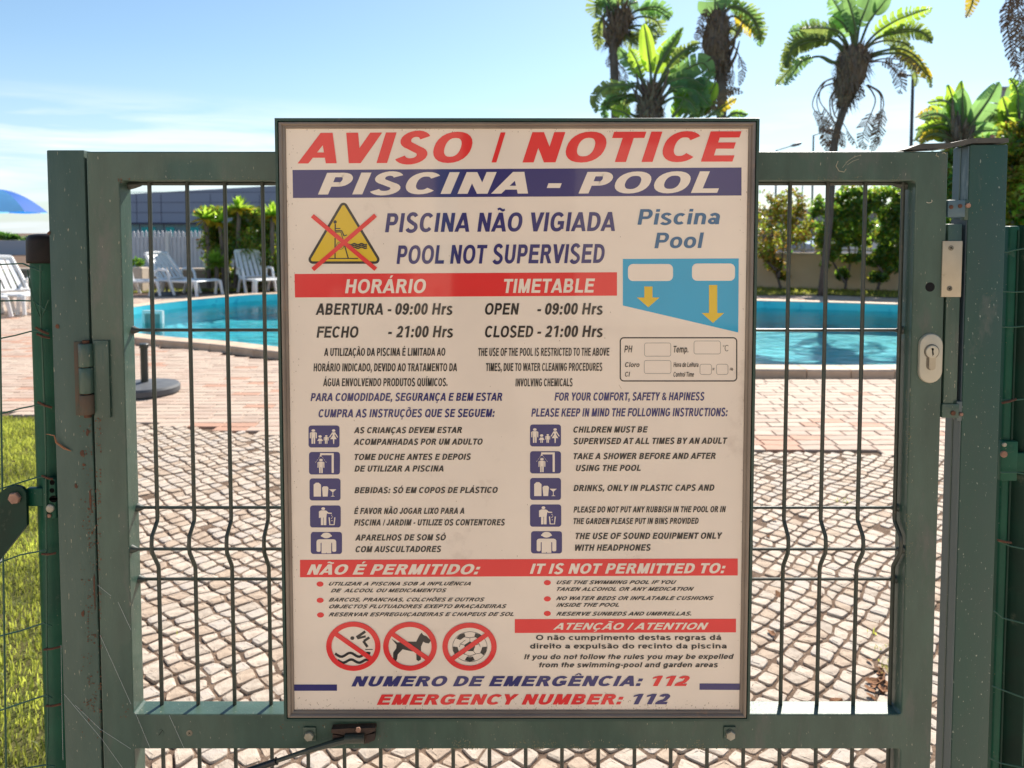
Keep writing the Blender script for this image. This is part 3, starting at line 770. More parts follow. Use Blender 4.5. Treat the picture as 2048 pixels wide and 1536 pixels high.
# wires
YW = YF - .004
fence = empty('wire_fence', (P(0, 700, YW).x - .4, YW, 0), 'green wire mesh fence running off to the left of the gate', 'wire fence')
hw = [((-250, 520), (0, 529), (45, 527), (78, 541), (84, 541)), ((-250, 592), (0, 602), (40, 601), (66, 602), (92, 620)), ((-250, 690), (0, 677), (30, 671), (60, 663), (96, 660)), ((-250, 850), (0, 828), (40, 817), (75, 810), (100, 812)),
      ((-250, 990), (0, 978), (40, 965), (70, 956), (84, 953), (106, 956)), ((-250, 1150), (0, 1125), (40, 1110), (60, 1106), (96, 1100)), ((-250, 1290), (0, 1272), (40, 1262), (88, 1246), (104, 1252)), ((-250, 1440), (0, 1421), (50, 1404), (92, 1390), (104, 1396)), ((-250, 1560), (0, 1545), (90, 1530), (110, 1533))]
for pts in hw:
    pp = [P(x, y, YW - .004 - .004 * (x > 60)) for x, y in pts]
    mb = MB(); mb.tube(smooth_path(pp) if False else pp, .0011, 6); mb.build('horizontal_wire', M['wire'], fence, smooth=True)
def vwire(pts, parent, r=.0012):
    mb_ = MB(); mb_.tube([P(x, y, YW - .008) for x, y in pts], r, 6); return mb_.build('vertical_wire', M['wire'], parent, smooth=True)
vwire([(-1, 560), (2, 800), (6, 1090), (9, 1300), (13, 1600)], fence, .0014)
vwire([(81, 530), (81, 620), (85, 700), (91, 850), (92, 930), (93, 1100), (94, 1300), (96, 1460), (93, 1560)], fence)
vwire([(84, 700), (88, 820), (93, 955)], fence, .0009)
vwire([(55, 540), (66, 600), (82, 640), (97, 600)], fence, .0009)
vwire([(-126, 540), (-118, 900), (-108, 1600)], fence, .0014)
for x0, y0, x1, y1 in ((72, 655, 98, 668), (74, 668, 100, 676), (76, 804, 104, 815), (84, 951, 106, 958), (84, 1108, 112, 1106), (88, 1299, 122, 1293), (92, 1412, 122, 1408)):
    mb = MB(); mb.tube([P(x0, y0, YW - .010), P((x0 + x1) / 2, (y0 + y1) / 2 + 1.5, YW - .012), P(x1, y1, YW - .009)], .0016, 7); mb.build('wire_clip', M['rust'], fence, smooth=True)
mb = MB(); mb.tube([P(92, 868, YW - .012), P(108, 871, YG - .004), P(113, 885, YG - .003), P(128, 896, YG - .002), P(142, 902, YG - .002)], .0012, 6, rs=[.0004, .0008, .0013, .0015, .0006])
tag(mb.build('dry_twig', mat('dry_twig', (.35, .16, .08), .8, .2), loc=P(110, 880, YG)), 'thin reddish dry twig caught on the left gate post', 'twig')
# right hand fence post
rpost2 = empty('fence_post', (P(2030, 700, YF).x, YF, 0), 'dark green fence post behind the right gate post', 'fence post')
mb = MB(); xx0 = P(2019, 452, YF).x; xx1 = P(2041, 452, YF).x; mb.bbox(xx0, YF, 0, xx1, YF + .02, P(2030, 452, YF).z, .003, 3); mb.build('flange', M['fencegreen'], rpost2, smooth=True)
r_ = .05; mb = MB(); mb.lathe([(r_, 0), (r_, P(2030, 420, YF).z)], (xx1 + r_ - .003, YF + .045, 0), 32)
mb = MB(); mb.lathe([(r_, 0), (r_, P(2030, 450, YF).z)], (xx1 + r_ - .003, YF + .045, 0), 32); mb.build('tube', M['fencedark'], rpost2, smooth=True)
mb = MB(); mb.bbox(xx1 - .0042, YF - .0015, 0, xx1 - .0012, YF + .001, P(2030, 460, YF).z, .0008); mb.build('edge_strip', M['fencedark'], rpost2)
pbox('clamp', 2004, 883, 2034, 962, YF - .008, YF - .0002, M['fencegreen'], rpost2, b=.001)
pbox('clamp_band', 2034, 906, 2075, 944, YF - .004, YF + .004, M['fencegreen'], rpost2, b=.001)
disc('bolt', 2006 + 2, 889, 4.5, YF - .008, .002, M['bolt'], rpost2, 12); disc('bolt', 2007, 908, 7, YF - .008, .002, M['rustbolt'], rpost2, 12)
fence2 = empty('wire_fence', (P(2048, 700, YW).x, YW, 0), 'green wire mesh fence running off to the right of the gate', 'wire fence')
for pts in (((2010, 505), (2030, 500), (2060, 495), (2300, 480)), ((2006, 583), (2030, 584), (2060, 583), (2300, 580)), ((2005, 654), (2030, 654), (2060, 651), (2300, 640)), ((2003, 800), (2030, 800), (2060, 797), (2300, 790)), ((2001, 945), (2034, 945), (2060, 950), (2300, 960)),
            ((1996, 1082), (2020, 1092), (2060, 1100), (2300, 1130)), ((1988, 1222), (2005, 1236), (2048, 1247), (2300, 1290)), ((1984, 1372), (2005, 1380), (2048, 1396), (2300, 1450)), ((1978, 1516), (2000, 1526), (2048, 1536), (2300, 1590))):
    mb = MB(); mb.tube([P(x, y, YW - .010) for x, y in pts], .0010, 6); mb.build('horizontal_wire', M['wire'], fence2, smooth=True)
for pts in (((2140, 480), (2100, 1600)), ((2060, 1100), (2040, 1650))):
    mb = MB(); mb.tube([P(x, y, YW - .008) for x, y in pts], .0012, 6); mb.build('vertical_wire', M['wire'], fence2, smooth=True)
for x0, y0, x1, y1 in ((2004, 806, 2032, 798), (1995, 1080, 2022, 1085)):
    mb = MB(); mb.tube([P(x0, y0, YW - .012), P((x0 + x1) / 2, (y0 + y1) / 2 + 1, YW - .013), P(x1, y1, YW - .011)], .0017, 7); mb.build('wire_clip', M['rust'], fence2, smooth=True)
# spider threads
M['thread'] = mat('spider_silk', (.7, .7, .68), .6, .4)
web = empty('spider_web', P(210, 1400, YG), 'thin pale spider threads stretched across the lower left of the gate', 'spider web')
for pts in (((128, 1388), (205, 1480), (245, 1536)), ((150, 1410), (200, 1458), (262, 1498)), ((195, 1170), (222, 1192)), ((236, 1204), (262, 1260)), ((200, 1270), (262, 1408)), ((122, 1290), (124, 1420), (126, 1520)), ((270, 1424), (300, 1496)), ((338, 1430), (368, 1496))):
    mb = MB(); mb.tube([P(x, y, YG - .002) for x, y in pts], .00016, 4); mb.build('thread', M['thread'], web)

# pale crust, chips and rust on the steel
def flakes(name, x0, y0, x1, y1, n, size, Y, m, parent, seed, bias=None):
    r2 = random.Random(seed); mb_ = MB()
    for k in range(n):
        u, v = r2.random(), r2.random()
        if bias == 'bottom': v = 1 - v * v * .9
        if bias == 'left': u = u * u
        if bias == 'right': u = 1 - u * u
        x, y = x0 + (x1 - x0) * u, y0 + (y1 - y0) * v
        if mnoise.noise(Vector((x * .03, y * .03, seed))) < -.1: continue
        c = P(x, y, Y); q = size * r2.uniform(.4, 1.3) * Y / F_PX; a0 = r2.uniform(0, 6)
        mb_.add([(c.x + q * math.cos(a0 + i * 1.2566) * r2.uniform(.6, 1.2), Y - .00012 - .00002 * (k % 5), c.z + q * math.sin(a0 + i * 1.2566) * r2.uniform(.6, 1.2)) for i in range(5)], [(0, 1, 2, 3, 4)])
    return tag(mb_.build(name, m, parent, fix=False), kind='stuff')
M['crust'] = mat('pale_lichen_crust', (.24, .225, .14), .9, .1, col2=(.15, .15, .10), vscale=200)
M['chip'] = mat('rust_chip', (.17, .085, .05), .9, .1, col2=(.10, .055, .04), vscale=150)
flakes('lichen_crust', 830, 1478, 1480, 1498, 700, 1.3, YG, M['crust'], gate, 1, 'bottom')
flakes('lichen_crust', 1812, 780, 1826, 1180, 260, 1.1, YG, M['crust'], gate, 2, 'left')
flakes('lichen_crust', 1540, 352, 1800, 361, 160, .9, YG, M['crust'], gate, 3, 'bottom')
flakes('lichen_crust', 250, 352, 548, 361, 120, .8, YG, M['crust'], gate, 4, 'bottom')
flakes('lichen_crust', 1898, 310, 1903, 700, 40, 1.0, YG + .001, M['crust'], gate, 5)
flakes('rust_chips', 176, 860, 190, 1480, 220, 1.5, YG, M['chip'], gate, 6, 'left')
flakes('rust_chips', 160, 830, 202, 1480, 420, 1.7, YG, M['chip'], lpost, 7, 'right')
flakes('rust_chips', 238, 1400, 275, 1435, 20, 1.4, YG, M['chip'], gate, 8)
flakes('rust_chips', 236, 356, 262, 366, 40, 1.4, YG, M['chip'], gate, 9)
flakes('rust_chips', 560, 1446, 780, 1496, 60, 1.4, YG, M['chip'], gate, 10)
flakes('lichen_crust', 1945, 300, 2012, 900, 90, .9, YG, M['crust'], rpost, 11)
flakes('lichen_crust', 1925, 900, 1995, 1500, 60, .8, YG, M['crust'], rpost, 12, 'left')
# ------------------------------------------------------------------ notice board
def printmat(name, col, var=0.08, **kw):
    m = mat(name, col, rough=0.30, spec=0.3, var=var, vscale=5, bump=0.25, bscale=8, bdist=0.0005, coat=0.55, **kw); m.node_tree.nodes['Principled BSDF'].inputs['Coat IOR'].default_value = 1.6
    return m
SP = dict(cream=printmat('cream_print', (0.87, 0.74, 0.61), dirt=(0.64, 0.52, 0.42), dirt_amt=0.02, dscale=5), red=printmat('red_print', (0.80, 0.025, 0.025)), navy=printmat('navy_print', (0.03, 0.025, 0.15)),
          black=printmat('black_print', (0.022, 0.017, 0.016)), teal=printmat('blue_print', (0.02, 0.12, 0.26)), cyan=printmat('cyan_print', (0.0, 0.36, 0.60)),
          yellow=printmat('yellow_print', (0.76, 0.50, 0.01)), grey=printmat('grey_line', (0.30, 0.27, 0.24)))
YS = 0.945       # front of the printed panel
board = empty('notice_board', (0.0, 0.96, 1.1), 'large cream pool notice with red and blue lettering fixed over the green gate', 'notice board')
pa, pb = P(565, 250, YS), P(1508, 250, YS)
pc = P(1024, 1428, YS)
mb = MB(); mb.bbox(P(557, 245, YS).x, YS, pc.z - 0.004, P(1514, 245, YS).x, YS + 0.006, pa.z + 0.003, 0.0008, 1)
panel = mb.build('panel', SP['cream'], board)
# frame: green outer rim and a rounded aluminium profile inside it
def prism_frame(x0, x1, z0, z1, prof, name, m, parent):
    """mitred frame; prof = list of (inset, y) points of the cross-section"""
    mb_ = MB(); vs = []; n = len(prof)
    for cxs, czs in ((0, 0), (1, 0), (1, 1), (0, 1)):
        for ins, y in prof:
            vs.append(((x1 - ins) if cxs else (x0 + ins), y, (z1 - ins) if czs else (z0 + ins)))
    fs = []
    for c in range(4):
        d = (c + 1) % 4
        for i in range(n):
            j = (i + 1) % n
            fs.append((c * n + i, d * n + i, d * n + j, c * n + j))
    mb_.add(vs, fs); return mb_.build(name, m, parent, smooth=True)
ox0, ox1 = P(549, 237, YS - 0.004).x, P(1519.5, 237, YS - 0.004).x
oz1, oz0 = P(800, 236, YS - 0.004).z, P(800, 1442, YS - 0.004).z
M['rim'] = mat('dark_green_rim', (0.012, 0.05, 0.036), 0.4, 0.5, col2=(0.03, 0.06, 0.045), vscale=18, bump=0.1, bscale=200, dirt=(0.12, 0.11, 0.08), dirt_amt=0.0, dscale=40)
prism_frame(ox0, ox1, oz0, oz1, [(0, YS + 0.03), (0, YS - 0.004), (0.0005, YS - 0.0055), (0.0038, YS - 0.0055), (0.0042, YS - 0.004), (0.0042, YS + 0.03)], 'outer_rim', M['rim'], board)
prism_frame(ox0 + 0.0043, ox1 - 0.0043, oz0 + 0.0043, oz1 - 0.0043,
            [(0, YS + 0.004), (0, YS - 0.0035), (0.0012, YS - 0.0055), (0.003, YS - 0.0062), (0.0045, YS - 0.0050), (0.0052, YS - 0.003), (0.0064, YS - 0.0032), (0.0078, YS - 0.0022), (0.0084, YS - 0.0004), (0.0086, YS + 0.004)],
            'moulding', M['signframe'], board)
HV = (.275, .205); BD = (.245, .185); BO = (.20, .16)
def band(name, m, pts, label=None):
    p = Print(YS, 1); p.poly(pts); return p.build(name, SP[m], panel, label)
def text(m, items, name='printed_text', layer=2, **kw):
    p = Print(YS, layer)
    for it in items:
        a = dict(kw)
        if len(it) > 6: a.update(it[6])
        p.text(it[0], it[1], it[2], it[3], it[4], it[5], **a)
    return p.build(name, SP[m], panel)
text('red', [('AVISO', 595, 327, 945, 325, 61)], name='heading', wt=HV, slant=.245)
text('red', [('I', 983, 325, 1011, 324.7, 60)], name='heading', wt=(.13, .2), slant=.245)
text('red', [('NOTICE', 1045, 325, 1483, 323, 60.5)], name='heading', wt=HV, slant=.245)
band('blue_band', 'navy', [(585, 340), (1483, 335), (1483, 391), (586, 396)])
text('cream', [('PISCINA', 636, 389, 1056, 387, 43.3)], wt=HV, slant=.25)
text('cream', [('POOL', 1157, 387, 1438, 385.5, 43)], wt=HV, slant=.25)
p_ = Print(YS, 2); p_.poly([(1093.5, 376), (1120, 376), (1123.5, 366.5), (1097, 366.5)]); p_.build('printed_dash', SP['cream'], panel)
text('navy', [('PISCINA', 770, 464.5, 938.5, 463.5, 38), ('NÃO', 954.5, 463.5, 1045, 463, 38), ('VIGIADA', 1062, 463, 1230, 462, 38)], wt=BD, slant=.17)
text('navy', [('POOL', 793, 528, 888, 527.5, 37), ('NOT', 900, 527.5, 975, 527.2, 37.5), ('SUPERVISED', 985, 527.2, 1209.5, 526, 38)], wt=BD, slant=.17)
band('red_band', 'red', [(589, 548), (1234, 544.5), (1234, 591.3), (590, 595)])
text('cream', [('HORÁRIO', 690, 586.5, 852, 586, 28)], wt=BD, slant=.17)
text('cream', [('TIMETABLE', 1008, 585.9, 1190, 585, 28)], wt=BD, slant=.17)
text('black', [('ABERTURA', 631, 629.8, 766, 629.5, 22.8)], wt=BD, slant=.18)
text('black', [('-', 775, 629.5, 783, 629.5, 22.8), ('09:00 Hrs', 790.5, 629.5, 905, 629.3, 23)], wt=BD, slant=.18)
text('black', [('FECHO', 633, 675.5, 717, 675.3, 22.5)], wt=BD, slant=.18)
text('black', [('-', 776, 675, 784, 675, 22.8), ('21:00 Hrs', 792, 675, 906, 674.6, 23)], wt=BD, slant=.18)
text('black', [('OPEN', 970, 629.4, 1038.5, 629.3, 23)], wt=BD, slant=.18)
text('black', [('CLOSED', 970, 674.8, 1066.6, 674.6, 23)], wt=BD, slant=.18)
text('black', [('-', 1074.5, 629.4, 1082.5, 629.4, 22.8), ('09:00 Hrs', 1090, 629.4, 1205.5, 629, 23)], wt=BD, slant=.18)
text('black', [('-', 1074.5, 674.4, 1082.5, 674.4, 22.8), ('21:00 Hrs', 1090, 674.4, 1205.5, 674, 23)], wt=BD, slant=.18)
for a in [('A UTILIZAÇÃO DA PISCINA É LIMITADA AO', 648, 712, 890.6, 711.5, 15.6), ('HORÁRIO INDICADO, DEVIDO AO TRATAMENTO DA', 627, 742.8, 914, 742.4, 15.8),
          ('ÁGUA ENVOLVENDO PRODUTOS QUÍMICOS.', 646, 772.6, 895, 772.2, 15.8), ('THE USE OF THE POOL IS RESTRICTED TO THE ABOVE', 956.5, 712, 1219, 711.5, 15.8),
          ('TIMES, DUE TO WATER CLEANING PROCEDURES', 972, 742.2, 1204.5, 741.6, 15.8), ('INVOLVING CHEMICALS', 1031, 772.8, 1145, 772.5, 15.6)]:
    text('black', [a], wt=(.26, .17), slant=.10)
for a in [('PARA COMODIDADE, SEGURANÇA E BEM ESTAR', 621, 802.2, 1004.6, 801.5, 15.8), ('CUMPRA AS INSTRUÇÕES QUE SE SEGUEM:', 637, 834.8, 989.5, 834, 16),
          ('FOR YOUR COMFORT, SAFETY & HAPINESS', 1109, 801.3, 1409, 800.6, 16), ('PLEASE KEEP IN MIND THE FOLLOWING INSTRUCTIONS:', 1062.5, 833.4, 1455.5, 832.4, 16.4)]:
    text('navy', [a], wt=(.26, .185), slant=.22)
for a in [('AS CRIANÇAS DEVEM ESTAR', 707.5, 866.6, 924, 866, 12), ('ACOMPANHADAS POR UM ADULTO', 707, 890, 965.5, 889.4, 12.2), ('TOME DUCHE ANTES E DEPOIS', 709, 920.2, 942, 919.6, 12.2),
          ('DE UTILIZAR A PISCINA', 708.7, 943.4, 887, 943, 12), ('BEBIDAS: SÓ EM COPOS DE PLÁSTICO', 708.7, 986.6, 995.6, 986, 12), ('É FAVOR NÃO JOGAR LIXO PARA A', 708, 1028.2, 928.4, 1027.8, 12.2),
          ('PISCINA / JARDIM - UTILIZE OS CONTENTORES', 708, 1051.3, 1010, 1050.8, 12.2), ('APARELHOS DE SOM SÓ', 710, 1081.3, 891.8, 1080.8, 12), ('COM AUSCULTADORES', 711, 1104.6, 882.5, 1104, 12),
          ('CHILDREN MUST BE', 1146.7, 865.4, 1296, 865, 12.2), ('SUPERVISED AT ALL TIMES BY AN ADULT', 1146.7, 888.6, 1455, 887.6, 12.4), ('TAKE A SHOWER BEFORE AND AFTER', 1147, 918.6, 1431.6, 917.8, 12.2),
          ('USING THE POOL', 1151.6, 942.2, 1281.5, 941.8, 12), ('DRINKS, ONLY IN PLASTIC CAPS AND', 1146.7, 982.3, 1429, 981.4, 12.2), ('PLEASE DO NOT PUT ANY RUBBISH IN THE POOL OR IN', 1147, 1025.2, 1452, 1024.4, 12),
          ('THE GARDEN PLEASE PUT IN BINS PROVIDED', 1147, 1048.4, 1397.4, 1047.8, 12), ('THE USE OF SOUND EQUIPMENT ONLY', 1151, 1078.4, 1445, 1077.6, 12.4), ('WITH HEADPHONES', 1150, 1101.8, 1301.7, 1101.3, 12.4)]:
    text('black', [a], wt=(.27, .2), slant=.25)
band('red_band', 'red', [(600, 1119.8), (1475.5, 1117), (1475.5, 1151), (600, 1154.6)])
text('cream', [('NÃO É PERMITIDO:', 613.5, 1149.3, 961, 1148.6, 20.5)], wt=(.27, .21), slant=.36)
text('cream', [('IT IS NOT PERMITTED TO:', 1059.5, 1147.6, 1451.5, 1146.4, 20.3)], wt=(.27, .21), slant=.3)
for a in [('UTILIZAR A PISCINA SOB A INFLUÊNCIA', 657.4, 1171.2, 942, 1170.8, 7), ('DE  ALCOOL OU MEDICAMENTOS', 661, 1184.8, 893.5, 1184.4, 7.2), ('BARCOS, PRANCHAS, COLCHÕES E OUTROS', 657, 1203.2, 969.5, 1202.8, 7.3),
          ('OBJECTOS FLUTUADORES EXEPTO BRAÇADEIRAS', 658, 1216.8, 1013.5, 1216.2, 7.3), ('RESERVAR ESPREGUIÇADEIRAS E CHAPEUS DE SOL', 657, 1232.8, 1027.5, 1232, 7.4),
          ('USE THE SWIMMING POOL IF YOU', 1113, 1168.4, 1353.5, 1168, 7.2), ('TAKEN ALCOHOL OR ANY MEDICATION', 1113, 1182, 1388.5, 1181.4, 7.2), ('NO WATER BEDS OR INFLATABLE CUSHIONS', 1112, 1200.4, 1428, 1200, 7.4),
          ('INSIDE THE POOL', 1112, 1213.8, 1238, 1213.4, 7.3), ('RESERVE SUNBEDS AND UMBRELLAS.', 1112, 1231.4, 1383, 1231, 7.4)]:
    text('black', [a], wt=(.235, .2), slant=.5)
for x, y in ((640, 1168.2), (640.3, 1200.7), (641, 1230), (1094.7, 1165.4), (1094.7, 1197.8), (1094.7, 1227)):
    p_ = Print(YS, 1); p_.poly(arc(x, y, 7, 5.2, 0, 345, 23)); p_.build('red_dot', SP['red'], panel)
band('red_band', 'red', [(1029.6, 1238.3), (1472, 1237.6), (1472, 1264.8), (1029.5, 1266)])
text('cream', [('ATENÇÃO / ATENTION', 1106, 1259.4, 1417.5, 1259, 13.6)], wt=(.235, .2), slant=.42)
text('black', [('O não cumprimento destas regras dá', 1072, 1280.2, 1442.6, 1280, 10.2)], wt=(.22, .19), slant=0)
text('black', [('direito a expulsão do recinto da piscina', 1060, 1297.2, 1453.5, 1297, 10.2)], wt=(.22, .19), slant=0)
text('black', [('If you do not follow the rules you may be expelled', 1048, 1318.6, 1468, 1318, 10)], wt=(.225, .19), slant=.22)
text('black', [('from the swimming-pool and garden areas', 1078, 1334.8, 1436, 1334.4, 10)], wt=(.225, .19), slant=.22)
text('navy', [('NUMERO DE EMERGÊNCIA:', 702.6, 1373, 1286.5, 1372.2, 20.2)], wt=(.28, .225), slant=.32)
text('red', [('112', 1305, 1372.2, 1379.5, 1372, 20.4)], wt=(.28, .225), slant=.32)
text('red', [('EMERGENCY NUMBER:', 753.5, 1409.8, 1247.5, 1409, 20.7)], wt=(.28, .225), slant=.32)
text('navy', [('112', 1266.5, 1408.8, 1340.5, 1408.6, 20.8)], wt=(.28, .225), slant=.32)
band('blue_bar', 'navy', [(588, 1369), (674, 1369), (674, 1381.6), (588, 1381.6)])
band('blue_bar', 'navy', [(1399, 1367), (1489, 1367.2), (1489, 1380), (1399, 1379.6)])
text('teal', [('Piscina', 1275, 449.5, 1440, 448.5, 31)], wt=(.225, .175), slant=.17)
text('teal', [('Pool', 1309, 496.5, 1408, 496, 31)], wt=(.225, .175), slant=.17)
# depth diagram
def rrect(x0, y0, x1, y1, r, n=5):
    return (arc(x1 - r, y0 + r, r, r, -90, 0, n) + arc(x1 - r, y1 - r, r, r, 0, 90, n) + arc(x0 + r, y1 - r, r, r, 90, 180, n) + arc(x0 + r, y0 + r, r, r, 180, 270, n))
band('pool_diagram', 'cyan', [(1245.7, 518), (1477.6, 516.8), (1476.5, 665), (1245.7, 611)])
p_ = Print(YS, 2); p_.poly(rrect(1256, 528, 1346, 562, 10)); p_.poly(rrect(1384, 527, 1470, 561.5, 10)); p_.build('blank_box', SP['cream'], panel)
p_ = Print(YS, 2)
p_.poly([(1288.6, 573), (1305, 573), (1305, 595), (1288.6, 595)]); p_.poly([(1274, 595), (1319, 595), (1296.6, 614.6)])
p_.build('yellow_arrow', SP['yellow'], panel)
p_ = Print(YS, 2)
p_.poly([(1418, 570), (1434.5, 570), (1434.5, 626), (1418, 626)]); p_.poly([(1403.5, 626), (1448, 626), (1426, 646)])
p_.build('yellow_arrow', SP['yellow'], panel)
# readings box
p_ = Print(YS, 1); p_.stroke(rrect(1240.6, 675.6, 1473.4, 762, 7), 2.5, closed=True); p_.build('readings_border', SP['black'], panel)
for r in ((1289, 686, 1341.6, 712.5), (1388, 682, 1441, 708), (1288.5, 721, 1342, 747), (1400, 728.5, 1423, 749), (1433, 728.5, 1456, 749)):
    p_ = Print(YS, 1); p_.stroke(rrect(*r, 4), 0.9, closed=True); p_.build('readings_field', SP['grey'], panel)
for a in [('PH', 1248.5, 704.8, 1265, 704.7, 13.5), ('Temp.', 1347, 705, 1376.7, 704.8, 13.2), ('Cloro', 1250, 734, 1279, 734, 9.4), ('Cl', 1250, 753.2, 1260, 753.2, 9.6),
          ('Hora de Leitura', 1347, 734, 1397, 734, 9.6), ('Control Time', 1347, 753.6, 1388, 753.5, 9.6), ('H', 1425, 741, 1428.8, 741, 5.5), ('Hb', 1459.7, 741, 1466.3, 741, 5.5)]:
    text('black', [a], wt=(.2, .16), slant=.2)
text('black', [('°C', 1446, 702.4, 1457, 702.3, 12.2)], wt=(.12, .08), slant=.05)
# warning triangle
def rtri(r):
    return arc(687, 414, r, r, -150, -30, 6) + arc(750.5, 519, r, r, -30, 90, 6) + arc(625.5, 519, r, r, 90, 210, 6)
def zt(x, y): return (600 + x / 10.24, 400 + y / 10.24)
p_ = Print(YS, 1); p_.poly(rtri(8.6)); p_.build('triangle_border', SP['black'], panel)
p_ = Print(YS, 2); p_.poly(rtri(3.6)); p_.build('triangle_field', SP['yellow'], panel)
p_ = Print(YS, 3)
def zs(pts, w, lift=0): p_.stroke([zt(*q) for q in pts], w, lift)
p_.poly(arc(*zt(718, 450), 3.4, 3.4, 0, 340, 16))
zs([(722, 490), (722, 612)], 2.6); zs([(735, 585), (828, 585)], 2, 1); zs([(710, 630), (855, 630), (902, 738)], 2.6, 2); zs([(902, 738), (962, 715)], 2, 3)
zs([(712, 658), (838, 658), (880, 800)], 1.8, 4); zs([(718, 780), (718, 1190)], 2.4, 5); zs([(915, 940), (988, 1192)], 2.4, 6); zs([(580, 1198), (1190, 1198)], 2, 7)
zs(arc(822, 935, 78, 75, 0, 360, 20), .9, 8); zs(arc(822, 935, 50, 48, 0, 360, 20), .7, 9)
for k, yy in enumerate((905, 940, 978)):
    zs([(1000 + 370 * i / 20, yy + 14 * math.sin(i / 20 * 5 * PI)) for i in range(21)], 2.7, 10 + k)
p_.build('warning_figure', SP['black'], panel)
p_ = Print(YS, 4)
p_.stroke([(624.5, 431.5), (751.5, 538.5)], 8.6); p_.stroke([(751, 430.5), (625.5, 539)], 8.6, 2); p_.build('red_cross', SP['red'], panel)
# five pictograms on each side
def icon(kind, x0, y0, x1, y1):
    p = Print(YS, 1); p.poly(rrect(x0, y0, x1, y1, 5.5)); p.build('pictogram_square', SP['navy'], panel)
    W, H = x1 - x0, y1 - y0
    q = Print(YS, 2); cnt = [0]
    def T(pts): return [(x0 + a * W, y0 + b * H) for a, b in pts]
    def pl(*pts):
        q.poly(T(pts), cnt[0] % 12); cnt[0] += 1
    def el(cx, cy, rx, ry, n=14): pl(*arc(cx, cy, rx, ry, 0, 360 - 360 / n, n - 1))
    def man(cx, top, w, h):
        el(cx, top + h * .09, w * .26, h * .09)
        pl((cx - w * .3, top + h * .2), (cx + w * .3, top + h * .2), (cx + w * .27, top + h * .58), (cx - w * .27, top + h * .58))
        for s_ in (-1, 1):
            pl((cx + s_ * w * .33, top + h * .2), (cx + s_ * w * .5, top + h * .26), (cx + s_ * w * .5, top + h * .62), (cx + s_ * w * .36, top + h * .62))
            pl((cx + s_ * w * .03, top + h * .58), (cx + s_ * w * .27, top + h * .58), (cx + s_ * w * .25, top + h), (cx + s_ * w * .05, top + h))
    if kind == 0:
        man(.155, .17, .225, .66)
        el(.375, .50, .055, .06); pl((.33, .59), (.42, .59), (.47, .70), (.28, .70)); pl((.335, .70), (.365, .70), (.365, .83), (.335, .83)); pl((.385, .70), (.415, .70), (.415, .83), (.385, .83))
        man(.572, .44, .155, .39)
        el(.81, .23, .055, .06); pl((.76, .31), (.86, .31), (.84, .45), (.91, .62), (.70, .62), (.78, .45)); pl((.785, .62), (.835, .62), (.825, .84), (.80, .84))
        pl((.76, .31), (.775, .37), (.69, .55), (.665, .53)); pl((.86, .31), (.845, .37), (.93, .55), (.955, .53))
    if kind == 1:
        pl((.36, .05), (.80, .05), (.80, .14), (.36, .14)); pl((.73, .14), (.80, .14), (.80, .93), (.73, .93)); pl((.36, .14), (.395, .14), (.42, .2), (.335, .2))
        man(.385, .30, .22, .64)
        for s_ in (-1, 1):
            for k in range(3):
                a = .23 + k * .09; pl((.385 + s_ * (.04 + k * .05), a), (.385 + s_ * (.052 + k * .05), a), (.385 + s_ * (.085 + k * .05), a + .06), (.385 + s_ * (.073 + k * .05), a + .06))
    if kind == 2:
        pl((.135, .28), (.37, .28), (.37, .82), (.135, .82)); pl((.205, .19), (.295, .19), (.37, .28), (.135, .28))
        pl((.405, .42), (.61, .42), (.585, .82), (.43, .82)); pl((.45, .355), (.57, .355), (.61, .42), (.405, .42))
        pl((.63, .49), (.865, .49), (.765, .62), (.74, .62)); pl((.742, .62), (.763, .62), (.763, .78), (.742, .78)); pl((.68, .82), (.825, .82), (.77, .78), (.735, .78))
    if kind == 3:
        el(.43, .145, .06, .066); pl((.30, .26), (.36, .22), (.50, .22), (.56, .26), (.53, .55), (.35, .55)); pl((.29, .27), (.345, .27), (.345, .56), (.29, .56))
        pl((.53, .23), (.60, .32), (.71, .33), (.71, .375), (.58, .37), (.53, .32)); pl((.355, .55), (.43, .55), (.43, .89), (.355, .89)); pl((.445, .55), (.53, .55), (.53, .89), (.445, .89))
        pl((.605, .54), (.64, .54), (.66, .86), (.63, .89)); pl((.79, .54), (.825, .54), (.80, .89), (.77, .86)); pl((.66, .855), (.77, .855), (.80, .89), (.63, .89))
        for a, b_ in ((.705, .44), (.725, .52), (.70, .58), (.715, .69)): el(a, b_, .016, .02, 8)
    if kind == 4:
        el(.5, .155, .15, .13, 20); pl((.325, .15), (.375, .13), (.375, .22), (.325, .2)); pl((.675, .15), (.625, .13), (.625, .22), (.675, .2))
        pl((.28, .33), (.72, .33), (.655, .50), (.345, .50)); pl((.345, .50), (.655, .50), (.655, .97), (.52, .97), (.50, .93), (.48, .97), (.345, .97))
        for s_ in (-1, 1):
            pl((.5 + s_ * .22, .33), (.5 + s_ * .28, .35), (.5 + s_ * .315, .42), (.5 + s_ * .315, .86), (.5 + s_ * .28, .90), (.5 + s_ * .215, .90), (.5 + s_ * .185, .86), (.5 + s_ * .185, .50), (.5 + s_ * .155, .48))
    q.build('pictogram', SP['cream'], panel)
for k, r in enumerate([(617, 851, 679, 895), (618, 904, 680, 949), (619, 957, 681, 1001), (620, 1011, 681.5, 1055), (621.5, 1064, 684, 1108)]): icon(k, *r)
for k, r in enumerate([(1060, 849, 1122, 893), (1060, 902.5, 1122, 947), (1060, 956, 1122, 1000), (1060, 1009, 1122.5, 1053.5), (1062, 1062.5, 1124, 1107)]): icon(k, *r)
